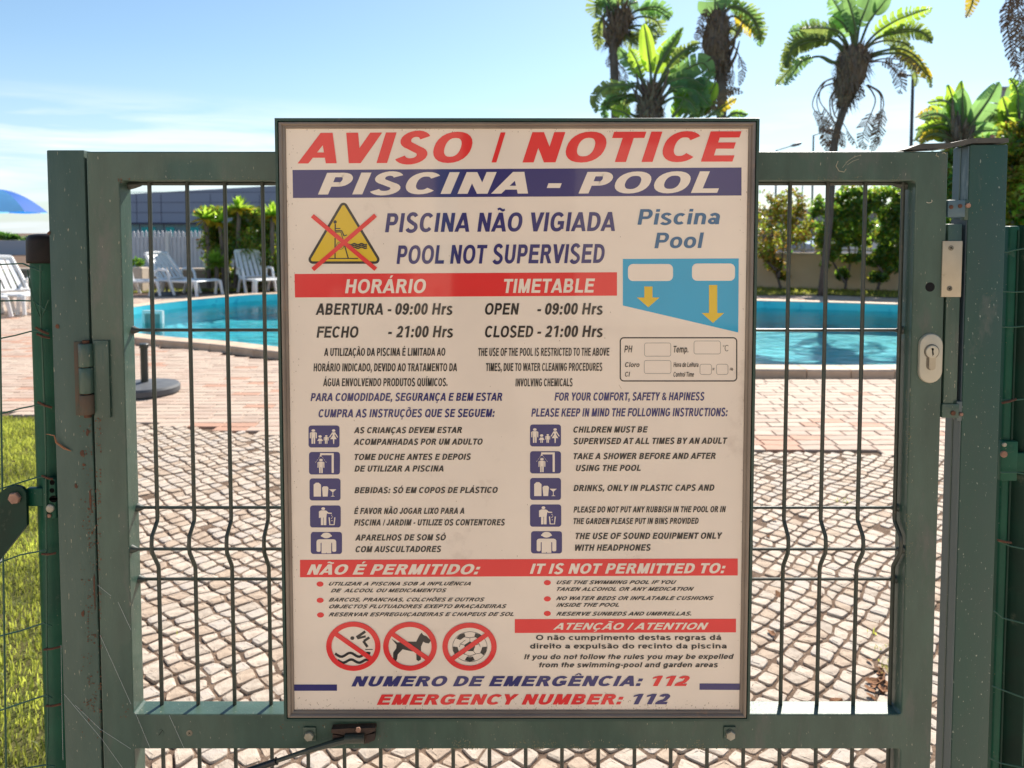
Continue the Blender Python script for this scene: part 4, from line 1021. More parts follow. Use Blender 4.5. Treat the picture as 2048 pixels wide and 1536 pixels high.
# three prohibition signs
def z4(pts): return [(640 + x / 5.689, 1235 + y / 5.689) for x, y in pts]
p_ = Print(YS, 1)
p_.poly(arc(*z4([(368, 235)])[0], 4, 3.7, 0, 340, 14))
for i, (a, w) in enumerate([([(415, 228), (515, 160)], 5.2), ([(425, 238), (520, 215)], 4.2), ([(500, 268), (562, 228)], 5), ([(492, 268), (540, 335)], 5), ([(515, 364), (600, 364)], 1.6)]): p_.stroke(z4(a), w, i)
for i, yy in enumerate((425, 497)):
    p_.stroke(z4([(172 + 20 * k if i == 0 else 200 + 18 * k, yy + (22 if i == 0 else 18) * -math.cos(k / 20 * 4.0 * PI + .9)) for k in range(21)]), 5, 6 + i)
p_.build('diver_figure', SP['black'], panel)
p_ = Print(YS, 1)
p_.poly(z4([(812, 240), (880, 285), (1000, 275), (1095, 275), (1130, 205), (1155, 172), (1175, 200), (1215, 215), (1262, 262), (1240, 295), (1200, 290), (1175, 275), (1150, 330), (1148, 480), (1120, 497), (1097, 480), (1095, 390), (1040, 385), (940, 362), (885, 420), (878, 470), (865, 495), (832, 470), (832, 400), (868, 350), (870, 310)]))
p_.build('dog_figure', SP['black'], panel)
p_ = Print(YS, 1)
bc = z4([(1705, 333)])[0]
p_.stroke(arc(bc[0], bc[1], 34.5, 30, 0, 354, 59), .8, closed=True)
def pent(cx, cy, r, rot, sx=1, sy=1): return [(cx + sx * r * math.cos(math.radians(rot + 72 * k)), cy + sy * r * math.sin(math.radians(rot + 72 * k))) for k in range(5)]
p_.poly(pent(bc[0], bc[1], 12, -90, 1, .9), 1)
for k in range(5):
    a = math.radians(-126 + 72 * k); c_, s_ = math.cos(a), math.sin(a)
    ux, uy = bc[0] + 31 * c_, bc[1] + 27 * s_
    t_ = (-s_, c_)
    p_.poly([(ux + t_[0] * 10 + c_ * 1.5, uy + t_[1] * 9), (ux + t_[0] * 6.5 - c_ * 7, uy + t_[1] * 6 - s_ * 6), (ux - t_[0] * 6.5 - c_ * 7, uy - t_[1] * 6 - s_ * 6), (ux - t_[0] * 10 + c_ * 1.5, uy - t_[1] * 9), (ux + c_ * 3.2, uy + s_ * 2.8)], 2 + k)
    b2 = math.radians(-90 + 72 * k)
    pa_ = (bc[0] + 12 * math.cos(b2), bc[1] + 10.8 * math.sin(b2)); pm = (bc[0] + 20 * math.cos(b2), bc[1] + 18 * math.sin(b2))
    p_.stroke([pa_, pm], .8, 8)
    for s2 in (-1, 1):
        kk = math.radians(-90 + 72 * k + s2 * 36)
        e_ = (bc[0] + 31 * math.cos(kk) - s2 * -6.5 * math.sin(kk) * -1 - 7 * math.cos(kk), bc[1] + 27 * math.sin(kk) - s2 * 6 * math.cos(kk) - 6 * math.sin(kk))
        p_.stroke([pm, e_], .8, 9)
p_.build('football_figure', SP['black'], panel)
for (x, y, rx, ry, up) in ((706.6, 1292.7, 54.2, 49.2, 1), (820, 1292.8, 53.6, 48.8, 1), (939, 1293.5, 54.2, 48, -1)):
    p_ = Print(YS, 3)
    p_.shape(ribbon(arc(x, y, rx - 5.2, ry - 5, 0, 354, 59), 10.6, 10, True))
    p_.stroke([(x - 37, y - up * 26), (x + 37, y + up * 26)], 9.2, 2)
    p_.build('prohibition_ring', SP['red'], panel)

# grime gathered along the moulding, dust and a few scratches on the panel
M['grime'] = mat('brown_grime', (.42, .32, .23), .8, .1)
for (x0, y0, x1, y1, n, b, sd) in ((567, 252, 600, 1425, 330, 'left', 31), (1480, 262, 1506, 1425, 330, 'right', 32), (590, 1395, 1490, 1419, 420, 'bottom', 33), (570, 251, 1500, 264, 150, None, 34), (600, 1060, 1480, 1420, 60, None, 35), (600, 420, 1480, 1050, 45, None, 36)):
    r2 = random.Random(sd); mb_ = MB(); Y_ = YS - .00002
    for k in range(n):
        u, v = r2.random(), r2.random()
        if b == 'bottom': v = 1 - v * v * v
        if b == 'left': u = u ** 3
        if b == 'right': u = 1 - u ** 3
        c = P(x0 + (x1 - x0) * u, y0 + (y1 - y0) * v, Y_); q = r2.uniform(.25, .9) * Y_ / F_PX; a0 = r2.uniform(0, 6); el_ = r2.uniform(1, 2.6)
        mb_.add([(c.x + q * math.cos(a0 + i * 1.2566), Y_ - .00001 * (k % 4), c.z + el_ * q * math.sin(a0 + i * 1.2566)) for i in range(5)], [(0, 1, 2, 3, 4)])
    tag(mb_.build('grime_specks', M['grime'], panel, fix=False), kind='stuff')
for pts in (((634, 1404), (637, 1410)), ((654, 1414), (662, 1408)), ((1238, 770), (1243, 778)), ((1486, 798), (1487, 803)), ((1209, 1385), (1222, 1391))):
    mb = MB(); mb.tube([P(x, y, YS - .0001) for x, y in pts], .0002, 4); mb.build('scratch', M['grime'], panel)
# ------------------------------------------------------------------ ground, pool, paving
M['soil'] = mat('brown_sandy_soil', (0.20, 0.135, 0.095), 0.95, 0.1, col2=(0.11, 0.075, 0.055), vscale=30, bump=1.0, bscale=90, bdist=.006, speck=(.34, .27, .2), speck_scale=160, speck_amt=.05)
M['far_ground'] = mat('dry_ground', (0.22, 0.2, 0.12), 0.95, 0.1, col2=(0.14, 0.15, 0.08), vscale=.3)
# pool outline on the ground, measured round its rim (outer edge of the coping)
def smooth_closed(pts, n=8):
    out = []; m = len(pts)
    for i in range(m):
        p0, p1, p2, p3 = [Vector(pts[(i + k) % m]) for k in (-1, 0, 1, 2)]
        for j in range(n):
            t = j / n
            out.append(.5 * ((2 * p1) + (p2 - p0) * t + (2 * p0 - 5 * p1 + 4 * p2 - p3) * t * t + (3 * p1 - p0 - 3 * p2 + p3) * t ** 3))
    return out
def gp(x, y): q = Gd(x, y, .04); return (q.x, q.y)
rim = [gp(270, 681), gp(420, 694), gp(560, 710), gp(800, 728), gp(1100, 741), gp(1510, 746), gp(1790, 747), (4.9, 7.1), (8.0, 7.3), (11.5, 8.6), (12.0, 11.4), (9.6, 12.6),
       gp(1790, 609), gp(1650, 605), gp(1510, 601.5), gp(1200, 594), gp(900, 588), gp(560, 588), gp(420, 596), gp(300, 608), (-6.85, 12.7), (-6.85, 11.6), (-6.2, 10.2)]
rim_c = [(p.x, p.y) for p in smooth_closed(rim, 6)]
def offset_poly(pts, d):
    n = len(pts); out = []; area = sum(pts[i][0] * pts[(i + 1) % n][1] - pts[(i + 1) % n][0] * pts[i][1] for i in range(n))
    sg = 1 if area > 0 else -1
    for i in range(n):
        a, b = pts[i - 1], pts[(i + 1) % n]; dx, dy = b[0] - a[0], b[1] - a[1]; l_ = math.hypot(dx, dy)
        out.append((pts[i][0] - sg * dy / l_ * d, pts[i][1] + sg * dx / l_ * d))
    return out
inner_c = offset_poly(rim_c, .28)
def inside(p, poly):
    x, y = p; c = False; j = len(poly) - 1
    for i in range(len(poly)):
        xi, yi = poly[i]; xj, yj = poly[j]
        if (yi > y) != (yj > y) and x < (xj - xi) * (y - yi) / (yj - yi) + xi: c = not c
        j = i
    return c
# ground sheet with a hole for the pool: ring of quads out to a big circle, then to the horizon
def ring_sheet(name, loops, m, closed_in=False):
    n = len(loops[0]); vs = []; fs = []
    for lp, z in loops and [(l, z) for l, z in loops]:
        vs += [(x, y, z) for x, y in lp]
    n = len(loops[0][0])
    for i in range(len(loops) - 1):
        for k in range(n):
            j = (k + 1) % n; fs.append((i * n + k, i * n + j, (i + 1) * n + j, (i + 1) * n + k))
    mb_ = MB(); mb_.add(vs, fs)
    if closed_in: mb_.f.append(tuple((len(loops) - 1) * n + k for k in range(n))); mb_.m.append(0)
    return mb_.build(name, m)
cxp = sum(p[0] for p in rim_c) / len(rim_c); cyp = sum(p[1] for p in rim_c) / len(rim_c)
def radial(r):
    out = []
    for x, y in rim_c:
        a = math.atan2(y - cyp, x - cxp); out.append((cxp + r * math.cos(a), cyp + r * math.sin(a)))
    return out
mid_r = radial(16); 
ground = tag(ring_sheet('ground', [(rim_c, -.012), ([((a[0] + b[0]) / 2, (a[1] + b[1]) / 2) for a, b in zip(rim_c, mid_r)], -.012), (mid_r, -.012), (radial(45), -.014), (radial(1500), -.02)], M['soil']), kind='structure')
# coping, basin and water
M['coping'] = mat('pale_stone_coping', (0.62, 0.47, 0.34), .7, .3, col2=(.52, .38, .27), vscale=6, bump=.3, bscale=80, dirt=(.4, .28, .19), dirt_amt=-.02, dscale=12, objvar=.08)
coping_prof = [(0.0, -.02), (0.0, .062), (.012, .075), (.26, .075), (.275, .065), (.28, -.02)]
lps = [(offset_poly(rim_c, d), z) for d, z in coping_prof]
coping = tag(bpy.data.objects.new('pool_coping', None), kind='structure'); COL.objects.link(coping)
nr_ = len(rim_c); k = 0
while k < nr_:
    step = 2
    mb = MB(); sec = []
    idxs = [(k + q) % nr_ for q in range(step + 1)]
    for n_i, i in enumerate(idxs):
        row = []
        for lp, z in lps:
            p = Vector(lp[i]);
            if n_i == 0: p = p + (Vector(lp[idxs[1]]) - p).normalized() * .004
            if n_i == step: p = p + (Vector(lp[idxs[-2]]) - p).normalized() * .004
            row.append((p.x, p.y, z))
        sec.append(row)
    m_ = len(lps); vs = [p for row in sec for p in row]
    fs = [(r__ * m_ + c, r__ * m_ + c + 1, (r__ + 1) * m_ + c + 1, (r__ + 1) * m_ + c) for r__ in range(step) for c in range(m_ - 1)] + [tuple(range(m_)), tuple(step * m_ + c for c in range(m_))]
    mb.add(vs, fs); mb.build('coping_stone', M['coping'], coping); k += step
M['poolwall'] = mat('pool_paint_caustic_mottle', (0.16, 0.76, 0.80), .5, .3, col2=(.08, .62, .74), vscale=1.3, dirt=(.04, .38, .55), dirt_amt=.04, dscale=3)  # dirt clouds, with mottled patches standing in for caustic light
def water_depth_loops():
    return [(offset_poly(rim_c, .281), .06), (offset_poly(rim_c, .285), -.36), (offset_poly(rim_c, .40), -.42), (offset_poly(rim_c, 1.1), -.46)]
basin = tag(ring_sheet('pool_basin', water_depth_loops(), M['poolwall'], True), kind='structure')
for p in basin.data.polygons: p.use_smooth = False
mw = bpy.data.materials.new('pool_water'); mw.use_nodes = True; M['water'] = mw
nt = mw.node_tree; N = nt.nodes; N.remove(N['Principled BSDF']); l = nt.links.new
tr = N.new('ShaderNodeBsdfTransparent'); tr.inputs['Color'].default_value = (.72, .97, 1.0, 1)
gl = N.new('ShaderNodeBsdfGlossy'); gl.inputs['Roughness'].default_value = .03
fr_ = N.new('ShaderNodeFresnel'); fr_.inputs['IOR'].default_value = 1.33
mx = N.new('ShaderNodeMixShader'); tc = N.new('ShaderNodeTexCoord'); mp = N.new('ShaderNodeMapping'); mp.inputs['Scale'].default_value = (1.0, 1.5, 1)
n1 = N.new('ShaderNodeTexNoise'); n1.inputs['Scale'].default_value = 3.2; n1.inputs['Detail'].default_value = 6; n1.inputs['Distortion'].default_value = .5
n2 = N.new('ShaderNodeTexNoise'); n2.inputs['Scale'].default_value = .35; n2.inputs['Detail'].default_value = 2
mr = N.new('ShaderNodeMapRange'); mr.inputs['From Min'].default_value = .38; mr.inputs['From Max'].default_value = .62; mr.inputs['To Min'].default_value = .15; mr.inputs['To Max'].default_value = 1
mm = N.new('ShaderNodeMath'); mm.operation = 'MULTIPLY'; bp = N.new('ShaderNodeBump'); bp.inputs['Strength'].default_value = .8; bp.inputs['Distance'].default_value = .05
l(tc.outputs['Object'], mp.inputs['Vector']); l(mp.outputs['Vector'], n1.inputs['Vector']); l(tc.outputs['Object'], n2.inputs['Vector']); l(n2.outputs['Fac'], mr.inputs['Value'])
l(n1.outputs['Fac'], mm.inputs[0]); l(mr.outputs['Result'], mm.inputs[1]); l(mm.outputs[0], bp.inputs['Height'])
l(bp.outputs['Normal'], gl.inputs['Normal']); l(bp.outputs['Normal'], fr_.inputs['Normal'])
l(fr_.outputs[0], mx.inputs['Fac']); l(tr.outputs[0], mx.inputs[1]); l(gl.outputs[0], mx.inputs[2]); l(mx.outputs[0], N['Material Output'].inputs['Surface'])
WZ = -.07
mb = MB(); wl = offset_poly(rim_c, .282); mb.add([(x, y, WZ) for x, y in wl], [tuple(range(len(wl)))]); water = tag(mb.build('pool_water', mw), kind='structure')
if water.data.polygons[0].normal.z < 0: water.data.flip_normals()
# rows of round pebble-grey skimmer
sk = empty('pool_skimmer', Gd(307, 632, -.0), 'white framed square skimmer opening in the left pool wall', 'skimmer')
sc0 = Gd(307, 640, -.02)
M['white'] = mat('white_plastic', (.78, .77, .74), .35, .5, col2=(.7, .69, .66), vscale=5, bump=.05, bscale=60)
M['greyhole'] = mat('grey_opening', (.25, .3, .28), .6, .3)
sx, sy = sc0.x, sc0.y
Rz = Matrix.Rotation(math.radians(-8), 4, 'Z').to_3x3()
for d in ((-.17, -.24, -.13, .16), (.13, -.24, .17, .16), (-.13, .11, .13, .16), (-.13, -.24, .13, -.19)):
    mb = MB(); mb.box(d[0], -.03, d[1], d[2], .02, d[3], Rz, (sx, sy, -.03)); mb.build('frame_side', M['white'], sk)
mb = MB(); mb.box(-.13, 0, -.19, .13, .02, .11, Rz, (sx, sy, -.03)); mb.build('opening', M['greyhole'], sk)

# regions of the paving
edge_px = [(-500, 812), (-250, 818), (0, 828), (110, 838), (280, 850), (420, 861), (560, 874), (800, 890), (1100, 899), (1510, 906), (1800, 912), (2100, 915), (2400, 912)]
edge = [Gd(x, y) for x, y in edge_px]
def edge_y(x):
    for a, b in zip(edge[:-1], edge[1:]):
        if a.x <= x <= b.x: return a.y + (b.y - a.y) * (x - a.x) / (b.x - a.x)
    return edge[0].y if x < edge[0].x else edge[-1].y
def path_l(y): return -1.45 - .54 * (y - 2.6)
def path_r(y): return 1.02 + .29 * (y - 1.0) if y < 2.6 else 1.48 + .60 * (y - 2.6)
# cobbles
M['stone'] = mat('pale_limestone', (0.55, 0.46, 0.37), .75, .25, col2=(.40, .32, .25), vscale=30, bump=.7, bscale=140, bdist=.004, dirt=(.24, .17, .125), dirt_amt=.01, dscale=45, objvar=.14)
M['stone2'] = mat('tan_limestone', (0.50, 0.385, 0.285), .78, .25, col2=(.36, .27, .20), vscale=30, bump=.7, bscale=140, bdist=.004, dirt=(.22, .15, .11), dirt_amt=-.02, dscale=55)
M['stone3'] = mat('grey_limestone', (0.47, 0.405, 0.35), .78, .25, col2=(.5, .42, .34), vscale=30, bump=.7, bscale=140, bdist=.004, dirt=(.2, .14, .1), dirt_amt=.0, dscale=55)
cob = tag(bpy.data.objects.new('cobbled_path', None), kind='structure'); COL.objects.link(cob)
pit = .063
def stone_shape(q, r_, h):
    """worn cobble from four corner points around its centre"""
    base = []
    for i in range(4):
        a = Vector(q[i - 1]); b = Vector(q[i]); c = Vector(q[(i + 1) % 4])
        k = r_.uniform(.10, .24)
        base += [b + (a - b) * k, b + (a - b) * k * .3 + (c - b) * k * .3, b + (c - b) * k * r_.uniform(.6, 1.2)]
    n = 12; vs = []
    for f, z in ((1.0, -.02), (.985, h - .0045), (.94, h - .001), (.62, h + r_.uniform(-.0008, .0006))):
        vs += [(p.x * f, p.y * f, z + (r_.uniform(-.0012, .0012) if z > 0 else 0)) for p in base]
    fs = [(i * n + k, i * n + (k + 1) % n, (i + 1) * n + (k + 1) % n, (i + 1) * n + k) for i in range(3) for k in range(n)]
    fs.append(tuple(3 * n + k for k in range(n)))
    return vs, fs
jit = {}
def corner(i, j):
    if (i, j) not in jit:
        r_ = random.Random(i * 7919 + j * 104729)
        w = mnoise.noise(Vector((i * .07, j * .07, 3.3))) * .06
        w2 = mnoise.noise(Vector((i * .07, j * .07, 9.1))) * .06
        u = i * pit + r_.uniform(-.0115, .0115) + w; v = j * pit + r_.uniform(-.0115, .0115) + w2
        jit[i, j] = ((u - v) * .7071, (u + v) * .7071)
    return jit[i, j]
cells = []
for i in range(-22, 118):
    for j in range(-22, 118):
        q = [corner(i, j), corner(i + 1, j), corner(i + 1, j + 1), corner(i, j + 1)]
        cx = sum(p[0] for p in q) / 4; cy = sum(p[1] for p in q) / 4
        if not (1.1 < cy < edge_y(cx) + .02): continue
        if not (path_l(cy) - .03 < cx < path_r(cy) + .05): continue
        cells.append((cx, cy, q))
r_ = random.Random(5)
near, far = [], []
for cx, cy, q in cells:
    x, y = proj((cx, cy, 0))
    vis = (-10 < x < 2058 and y < 1560 and not (575 < x < 1502 and y < 1445) and not (y > 1428 and y < 1498))
    (near if vis and (265 < x < 1900) else far).append((y, cx, cy, q))
near.sort(reverse=True); far += near[300:]; near = near[:300]
def shrink(q, cx, cy, g=.0030):
    out = []
    for x, y in q:
        dx, dy = x - cx, y - cy; d = math.hypot(dx, dy); k = max(.3, (d - g * 1.4) / d) * r_.uniform(.86, 1.04)
        out.append((dx * k, dy * k))
    return out
for y, cx, cy, q in near:
    vs, fs = stone_shape(shrink(q, cx, cy), r_, .0045 + r_.uniform(-.003, .003))
    mb = MB(); mb.add(vs, fs)
    me = bpy.data.meshes.new('stone'); me.from_pydata(mb.v, [], mb.f); me.materials.append(M[r_.choice(['stone', 'stone', 'stone', 'stone2', 'stone3'])])
    o = bpy.data.objects.new('stone', me); COL.objects.link(o); o.parent = cob; o.location = (cx, cy, 0)
mb = MB()
for y, cx, cy, q in far:
    if r_.random() < .02: continue
    vs, fs = stone_shape(shrink(q, cx, cy), r_, .0045 + r_.uniform(-.003, .003))
    mb.mi = r_.choice([0, 0, 0, 1, 2])
    mb.add([(a + cx, b + cy, c) for a, b, c in vs], fs)
tag(mb.build('smaller_stones', [M['stone'], M['stone2'], M['stone3']], cob, fix=False), kind='stuff')
# sandy joints between the cobbles, uneven and partly washed out
M['joint'] = mat('sandy_joint', (0.22, 0.15, 0.105), .95, .1, col2=(.12, .08, .057), vscale=22, bump=1, bscale=110, bdist=.006, speck=(.42, .35, .28), speck_scale=130, speck_amt=.08)
mb = MB(); ys_ = [1.0 + .03 * k for k in range(150)]; nx_ = 120; vs = []
ys_ = [y for y in ys_ if y < 5.35]
for y in ys_:
    x0_, x1_ = path_l(y) - .06, path_r(y) + .06
    for k in range(nx_ + 1):
        x = x0_ + (x1_ - x0_) * k / nx_; yy = min(y, edge_y(x) - .004)
        vs.append((x, yy, -.0018 + .0045 * mnoise.noise(Vector((x * 9, yy * 9, 2))) + .0025 * mnoise.noise(Vector((x * 31, yy * 31, 7)))))
mb.add(vs, [(r__ * (nx_ + 1) + k, r__ * (nx_ + 1) + k + 1, (r__ + 1) * (nx_ + 1) + k + 1, (r__ + 1) * (nx_ + 1) + k) for r__ in range(len(ys_) - 1) for k in range(nx_)])
mb.build('sandy_joints', M['joint'], cob, smooth='all')
# deck of long clay pavers
M['brickA'] = mat('pink_clay_paver', (0.49, 0.375, 0.30), .75, .25, col2=(.40, .285, .215), vscale=7, bump=.4, bscale=120, bdist=.002, dirt=(.56, .42, .3), dirt_amt=.02, dscale=5, objvar=.1)
M['brickB'] = mat('sand_clay_paver', (0.53, 0.42, 0.33), .75, .25, col2=(.44, .335, .26), vscale=7, bump=.4, bscale=120, bdist=.002, dirt=(.4, .26, .18), dirt_amt=0, dscale=8)
M['brickC'] = mat('red_clay_paver', (0.40, 0.23, 0.16), .75, .25, col2=(.5, .29, .2), vscale=9, bump=.4, bscale=120, bdist=.002)
deck = tag(bpy.data.objects.new('pool_deck', None), kind='structure'); COL.objects.link(deck)
M['mortar'] = mat('sand_joint', (0.33, 0.22, 0.15), .95, .1, col2=(.22, .15, .1), vscale=20, bump=.5, bscale=120)
BLn, BW = .232, .112
rb = random.Random(3); nearb, farb = [], []
rows = int((17.4 - 4.2) / BW)
clear_rim = offset_poly(rim_c, -.015)
for j in range(rows):
    y = 4.25 + j * BW
    off = (j % 2) * BLn * .5 + rb.uniform(-.02, .02) + (j // 2 % 3) * .045
    x = -11 + off
    while x < 9:
        w = BLn * (1 if rb.random() < .93 else .5)
        cx, cy = x + w / 2, y + BW / 2
        x += w
        if cy < edge_y(cx) + BW * .45 or inside((cx, cy), clear_rim): continue
        if any(inside((cx + a * w / 2, cy + b * BW / 2), clear_rim) for a in (-.8, .8) for b in (-.8, .8)): continue
        if cy > 16.25 + .0 * cx or abs(cx) > cy * .78 + .8: continue
        sx_, sy_ = proj((cx, cy, 0))
        vis = -10 < sx_ < 2058 and not (575 < sx_ < 1502) and cy < 9 and (265 < sx_ < 1830 or sx_ < 60)
        (nearb if vis else farb).append((sy_, cx, cy, w, sx_))
nearb.sort(reverse=True); farb += nearb[300:]; nearb = nearb[:300]
def brick_geo(w, d, h, rr):
    """paver with eased top edge"""
    x, y = w / 2 - .0028, d / 2 - .0028; e_ = .004
    z = [h + rr.uniform(-.0012, .0012) for _ in range(4)]
    vs = [(-x, -y, -.03), (x, -y, -.03), (x, y, -.03), (-x, y, -.03), (-x, -y, h - .005), (x, -y, h - .005), (x, y, h - .005), (-x, y, h - .005),
          (-x + e_, -y + e_, z[0]), (x - e_, -y + e_, z[1]), (x - e_, y - e_, z[2]), (-x + e_, y - e_, z[3])]
    fs = [(0, 1, 5, 4), (1, 2, 6, 5), (2, 3, 7, 6), (3, 0, 4, 7), (4, 5, 9, 8), (5, 6, 10, 9), (6, 7, 11, 10), (7, 4, 8, 11), (8, 9, 10, 11)]
    return vs, fs
bm_cache = {}
def pickb(cx, cy):
    n = mnoise.noise(Vector((cx * .8, cy * .5, 0)))
    u = rb.random() + n * .5
    return 'brickB' if u < .5 else ('brickA' if u < .93 else 'brickC')
def pave_h(cx, cy): return .004 + .0015 * mnoise.noise(Vector((cx * 2, cy * 2, 5)))
for sy_, cx, cy, w, sx_ in nearb:
    key = (round(w, 3), pickb(cx, cy), rb.randrange(3))
    if key not in bm_cache:
        me = bpy.data.meshes.new('brick'); vs, fs = brick_geo(w, BW, .004, rb); me.from_pydata(vs, [], fs); me.materials.append(M[key[1]]); bm_cache[key] = me
    o = bpy.data.objects.new('brick', bm_cache[key]); COL.objects.link(o); o.parent = deck; o.location = (cx, cy, rb.uniform(-.0012, .0012)); o.rotation_euler.z = rb.uniform(-.012, .012)
mb = MB()
for sy_, cx, cy, w, sx_ in farb:
    vs, fs = brick_geo(w, BW, .004 + rb.uniform(-.0012, .0012), rb); mb.mi = {'brickA': 0, 'brickB': 1, 'brickC': 2}[pickb(cx, cy)]
    mb.add([(a + cx, b + cy, c) for a, b, c in vs], fs)
tag(mb.build('farther_bricks', [M['brickA'], M['brickB'], M['brickC']], deck, fix=False), kind='stuff')
# grass lawns
def grassmat(): return leafmat('grass_blades', (0.19, 0.22, 0.04), .5, (.58, .62, .10), .6, .5, 3)
M['grass'] = grassmat()
M['turf'] = mat('turf_soil', (0.09, 0.10, 0.03), .95, .1, col2=(.14, .12, .05), vscale=6, bump=1, bscale=80, bdist=.01)
def turf(name, poly, z, seed=0):
    mb_ = MB(); mb_.add([(x, y, z) for x, y in poly], [tuple(range(len(poly)))]); o = mb_.build(name, M['turf']); 
    if o.data.polygons[0].normal.z < 0: o.data.flip_normals()
    return tag(o, kind='structure')
def grass(name, poly, dens, hmin, hmax, wid, seed, label_kind=True, bare=.0):
    r2 = np.random.default_rng(seed); xs = [p[0] for p in poly]; ys = [p[1] for p in poly]
    A = (max(xs) - min(xs)) * (max(ys) - min(ys)); n = int(A * dens)
    X = r2.uniform(min(xs), max(xs), n); Y = r2.uniform(min(ys), max(ys), n)
    keep = np.array([inside((a, b), poly) for a, b in zip(X, Y)]); X, Y = X[keep], Y[keep]
    if bare > 0:
        k2 = np.array([mnoise.noise(Vector((a * 3, b * 3, 1))) + .35 * mnoise.noise(Vector((a * 11, b * 11, 4))) > bare - .55 for a, b in zip(X, Y)]); X, Y = X[k2], Y[k2]
    n = len(X)
    h = r2.uniform(hmin, hmax, n); a = r2.uniform(0, 2 * PI, n); w = wid * r2.uniform(.6, 1.3, n); le = r2.uniform(0, .9, n) * h; la = r2.uniform(0, 2 * PI, n)
    v = np.zeros((n, 5, 3)); ca, sa = np.cos(a) * w / 2, np.sin(a) * w / 2
    v[:, 0] = np.stack([X - ca, Y - sa, 0 * X - .004], 1); v[:, 1] = np.stack([X + ca, Y + sa, 0 * X - .004], 1)
    mxx, myy = X + .35 * le * np.cos(la), Y + .35 * le * np.sin(la)
    v[:, 2] = np.stack([mxx + ca * .8, myy + sa * .8, h * .6], 1); v[:, 3] = np.stack([mxx - ca * .8, myy - sa * .8, h * .6], 1)
    v[:, 4] = np.stack([X + le * np.cos(la), Y + le * np.sin(la), h * (1 - .3 * le / h)], 1)
    me = bpy.data.meshes.new(name)
    me.vertices.add(n * 5); me.vertices.foreach_set('co', v.reshape(-1).astype(np.float32))
    li = np.arange(n)[:, None] * 5 + np.array([[0, 1, 2, 3, 3, 2, 4]])
    me.loops.add(n * 7); me.loops.foreach_set('vertex_index', li.reshape(-1).astype(np.int32))
    me.polygons.add(n * 2); st = (np.arange(n)[:, None] * 7 + np.array([[0, 4]])).reshape(-1); me.polygons.foreach_set('loop_start', st.astype(np.int32))
    me.materials.append(M['grass']); me.update(calc_edges=True); me.validate()
    o = bpy.data.objects.new(name, me); COL.objects.link(o); return tag(o, kind='stuff')
LL = [(-4.9, .9)] + [(path_l(y) - .03, y) for y in (.9, 1.6, 2.2, 2.8, 3.5, 4.2, 4.8)] + [(-2.93, 5.22), (-3.5, edge_y(-3.5) - .03), (-4.6, edge_y(-4.6) - .03), (-5.4, edge_y(-5.4) - .03)]
turf('left_lawn', LL, -.006)
tag(grass('lawn_grass', LL, 9000, .010, .032, .0042, 1), 'short green and yellow grass of the lawn left of the cobbled path', 'grass')
RL = [(path_r(y) + .05, y) for y in (.9, 1.6, 2.2, 2.6, 3.0, 3.6, 4.2)] + [(4.6, 4.4), (4.6, .9)]
turf('right_lawn', RL, -.006)
tag(grass('lawn_grass', RL, 6500, .010, .032, .0042, 2), 'short green grass of the lawn right of the cobbled path', 'grass')

# weeds in the joints and dry leaves at the path's right edge
for k, (px, py, r_w) in enumerate(((1690, 1003, .05), (1742, 1268, .025), (1770, 1302, .035), (1775, 1345, .04), (352, 1275, .018), (1755, 1040, .015), (1782, 1330, .05))):
    g_ = Gd(px, py); pl_ = [(g_.x + r_w * math.cos(a), g_.y + r_w * .6 * math.sin(a)) for a in (0, 1, 2, 3, 4, 5)]
    o = grass('weed_tuft', pl_, 5200, .008, .028, .004, 60 + k); o['kind'] = 'stuff'; o['label'] = 'small green weeds growing in the joints of the cobbles'
M['dryleaf'] = mat('dry_leaf', (.30, .15, .07), .8, .2, col2=(.20, .09, .05), vscale=60, objvar=.25)
rl = random.Random(8); meL = []
for v_ in range(4):
    n_ = 7; L_ = .022; vs = [(0, 0, .004)] + [(L_ * math.cos(2 * PI * i / n_) * rl.uniform(.8, 1.1), L_ * .5 * math.sin(2 * PI * i / n_), rl.uniform(0, .012)) for i in range(n_)]
    fs = [(0, 1 + i, 1 + (i + 1) % n_) for i in range(n_)]
    vs += [(x, y, z - .0006) for x, y, z in vs]; fs += [(c + n_ + 1, b + n_ + 1, a + n_ + 1) for a, b, c in fs]
    me = bpy.data.meshes.new('dry_leaf'); me.from_pydata(vs, [], fs); me.materials.append(M['dryleaf']); meL.append(me)
for k in range(26):
    px, py = (rl.gauss(1762, 16), rl.gauss(1372, 20)) if k < 17 else (rl.uniform(280, 1780), rl.uniform(950, 1420))
    if 570 < px < 1510: continue
    g_ = Gd(min(px, 1785), py); o = bpy.data.objects.new('dry_leaf', meL[k % 4]); COL.objects.link(o); o.location = (g_.x, g_.y, .006); o.rotation_euler = (rl.uniform(-.3, .3), rl.uniform(-.3, .3), rl.uniform(0, 6)); s_ = rl.uniform(.6, 1.2); o.scale = (s_,) * 3
    if k < 17: tag(o, 'curled brown dry leaf in the small drift at the right edge of the cobbled path', 'leaf', 'dry leaves drifted by the path edge')
    else: tag(o, 'single curled brown dry leaf lying apart on the cobbles', 'leaf', 'dry leaves scattered on the cobbles')
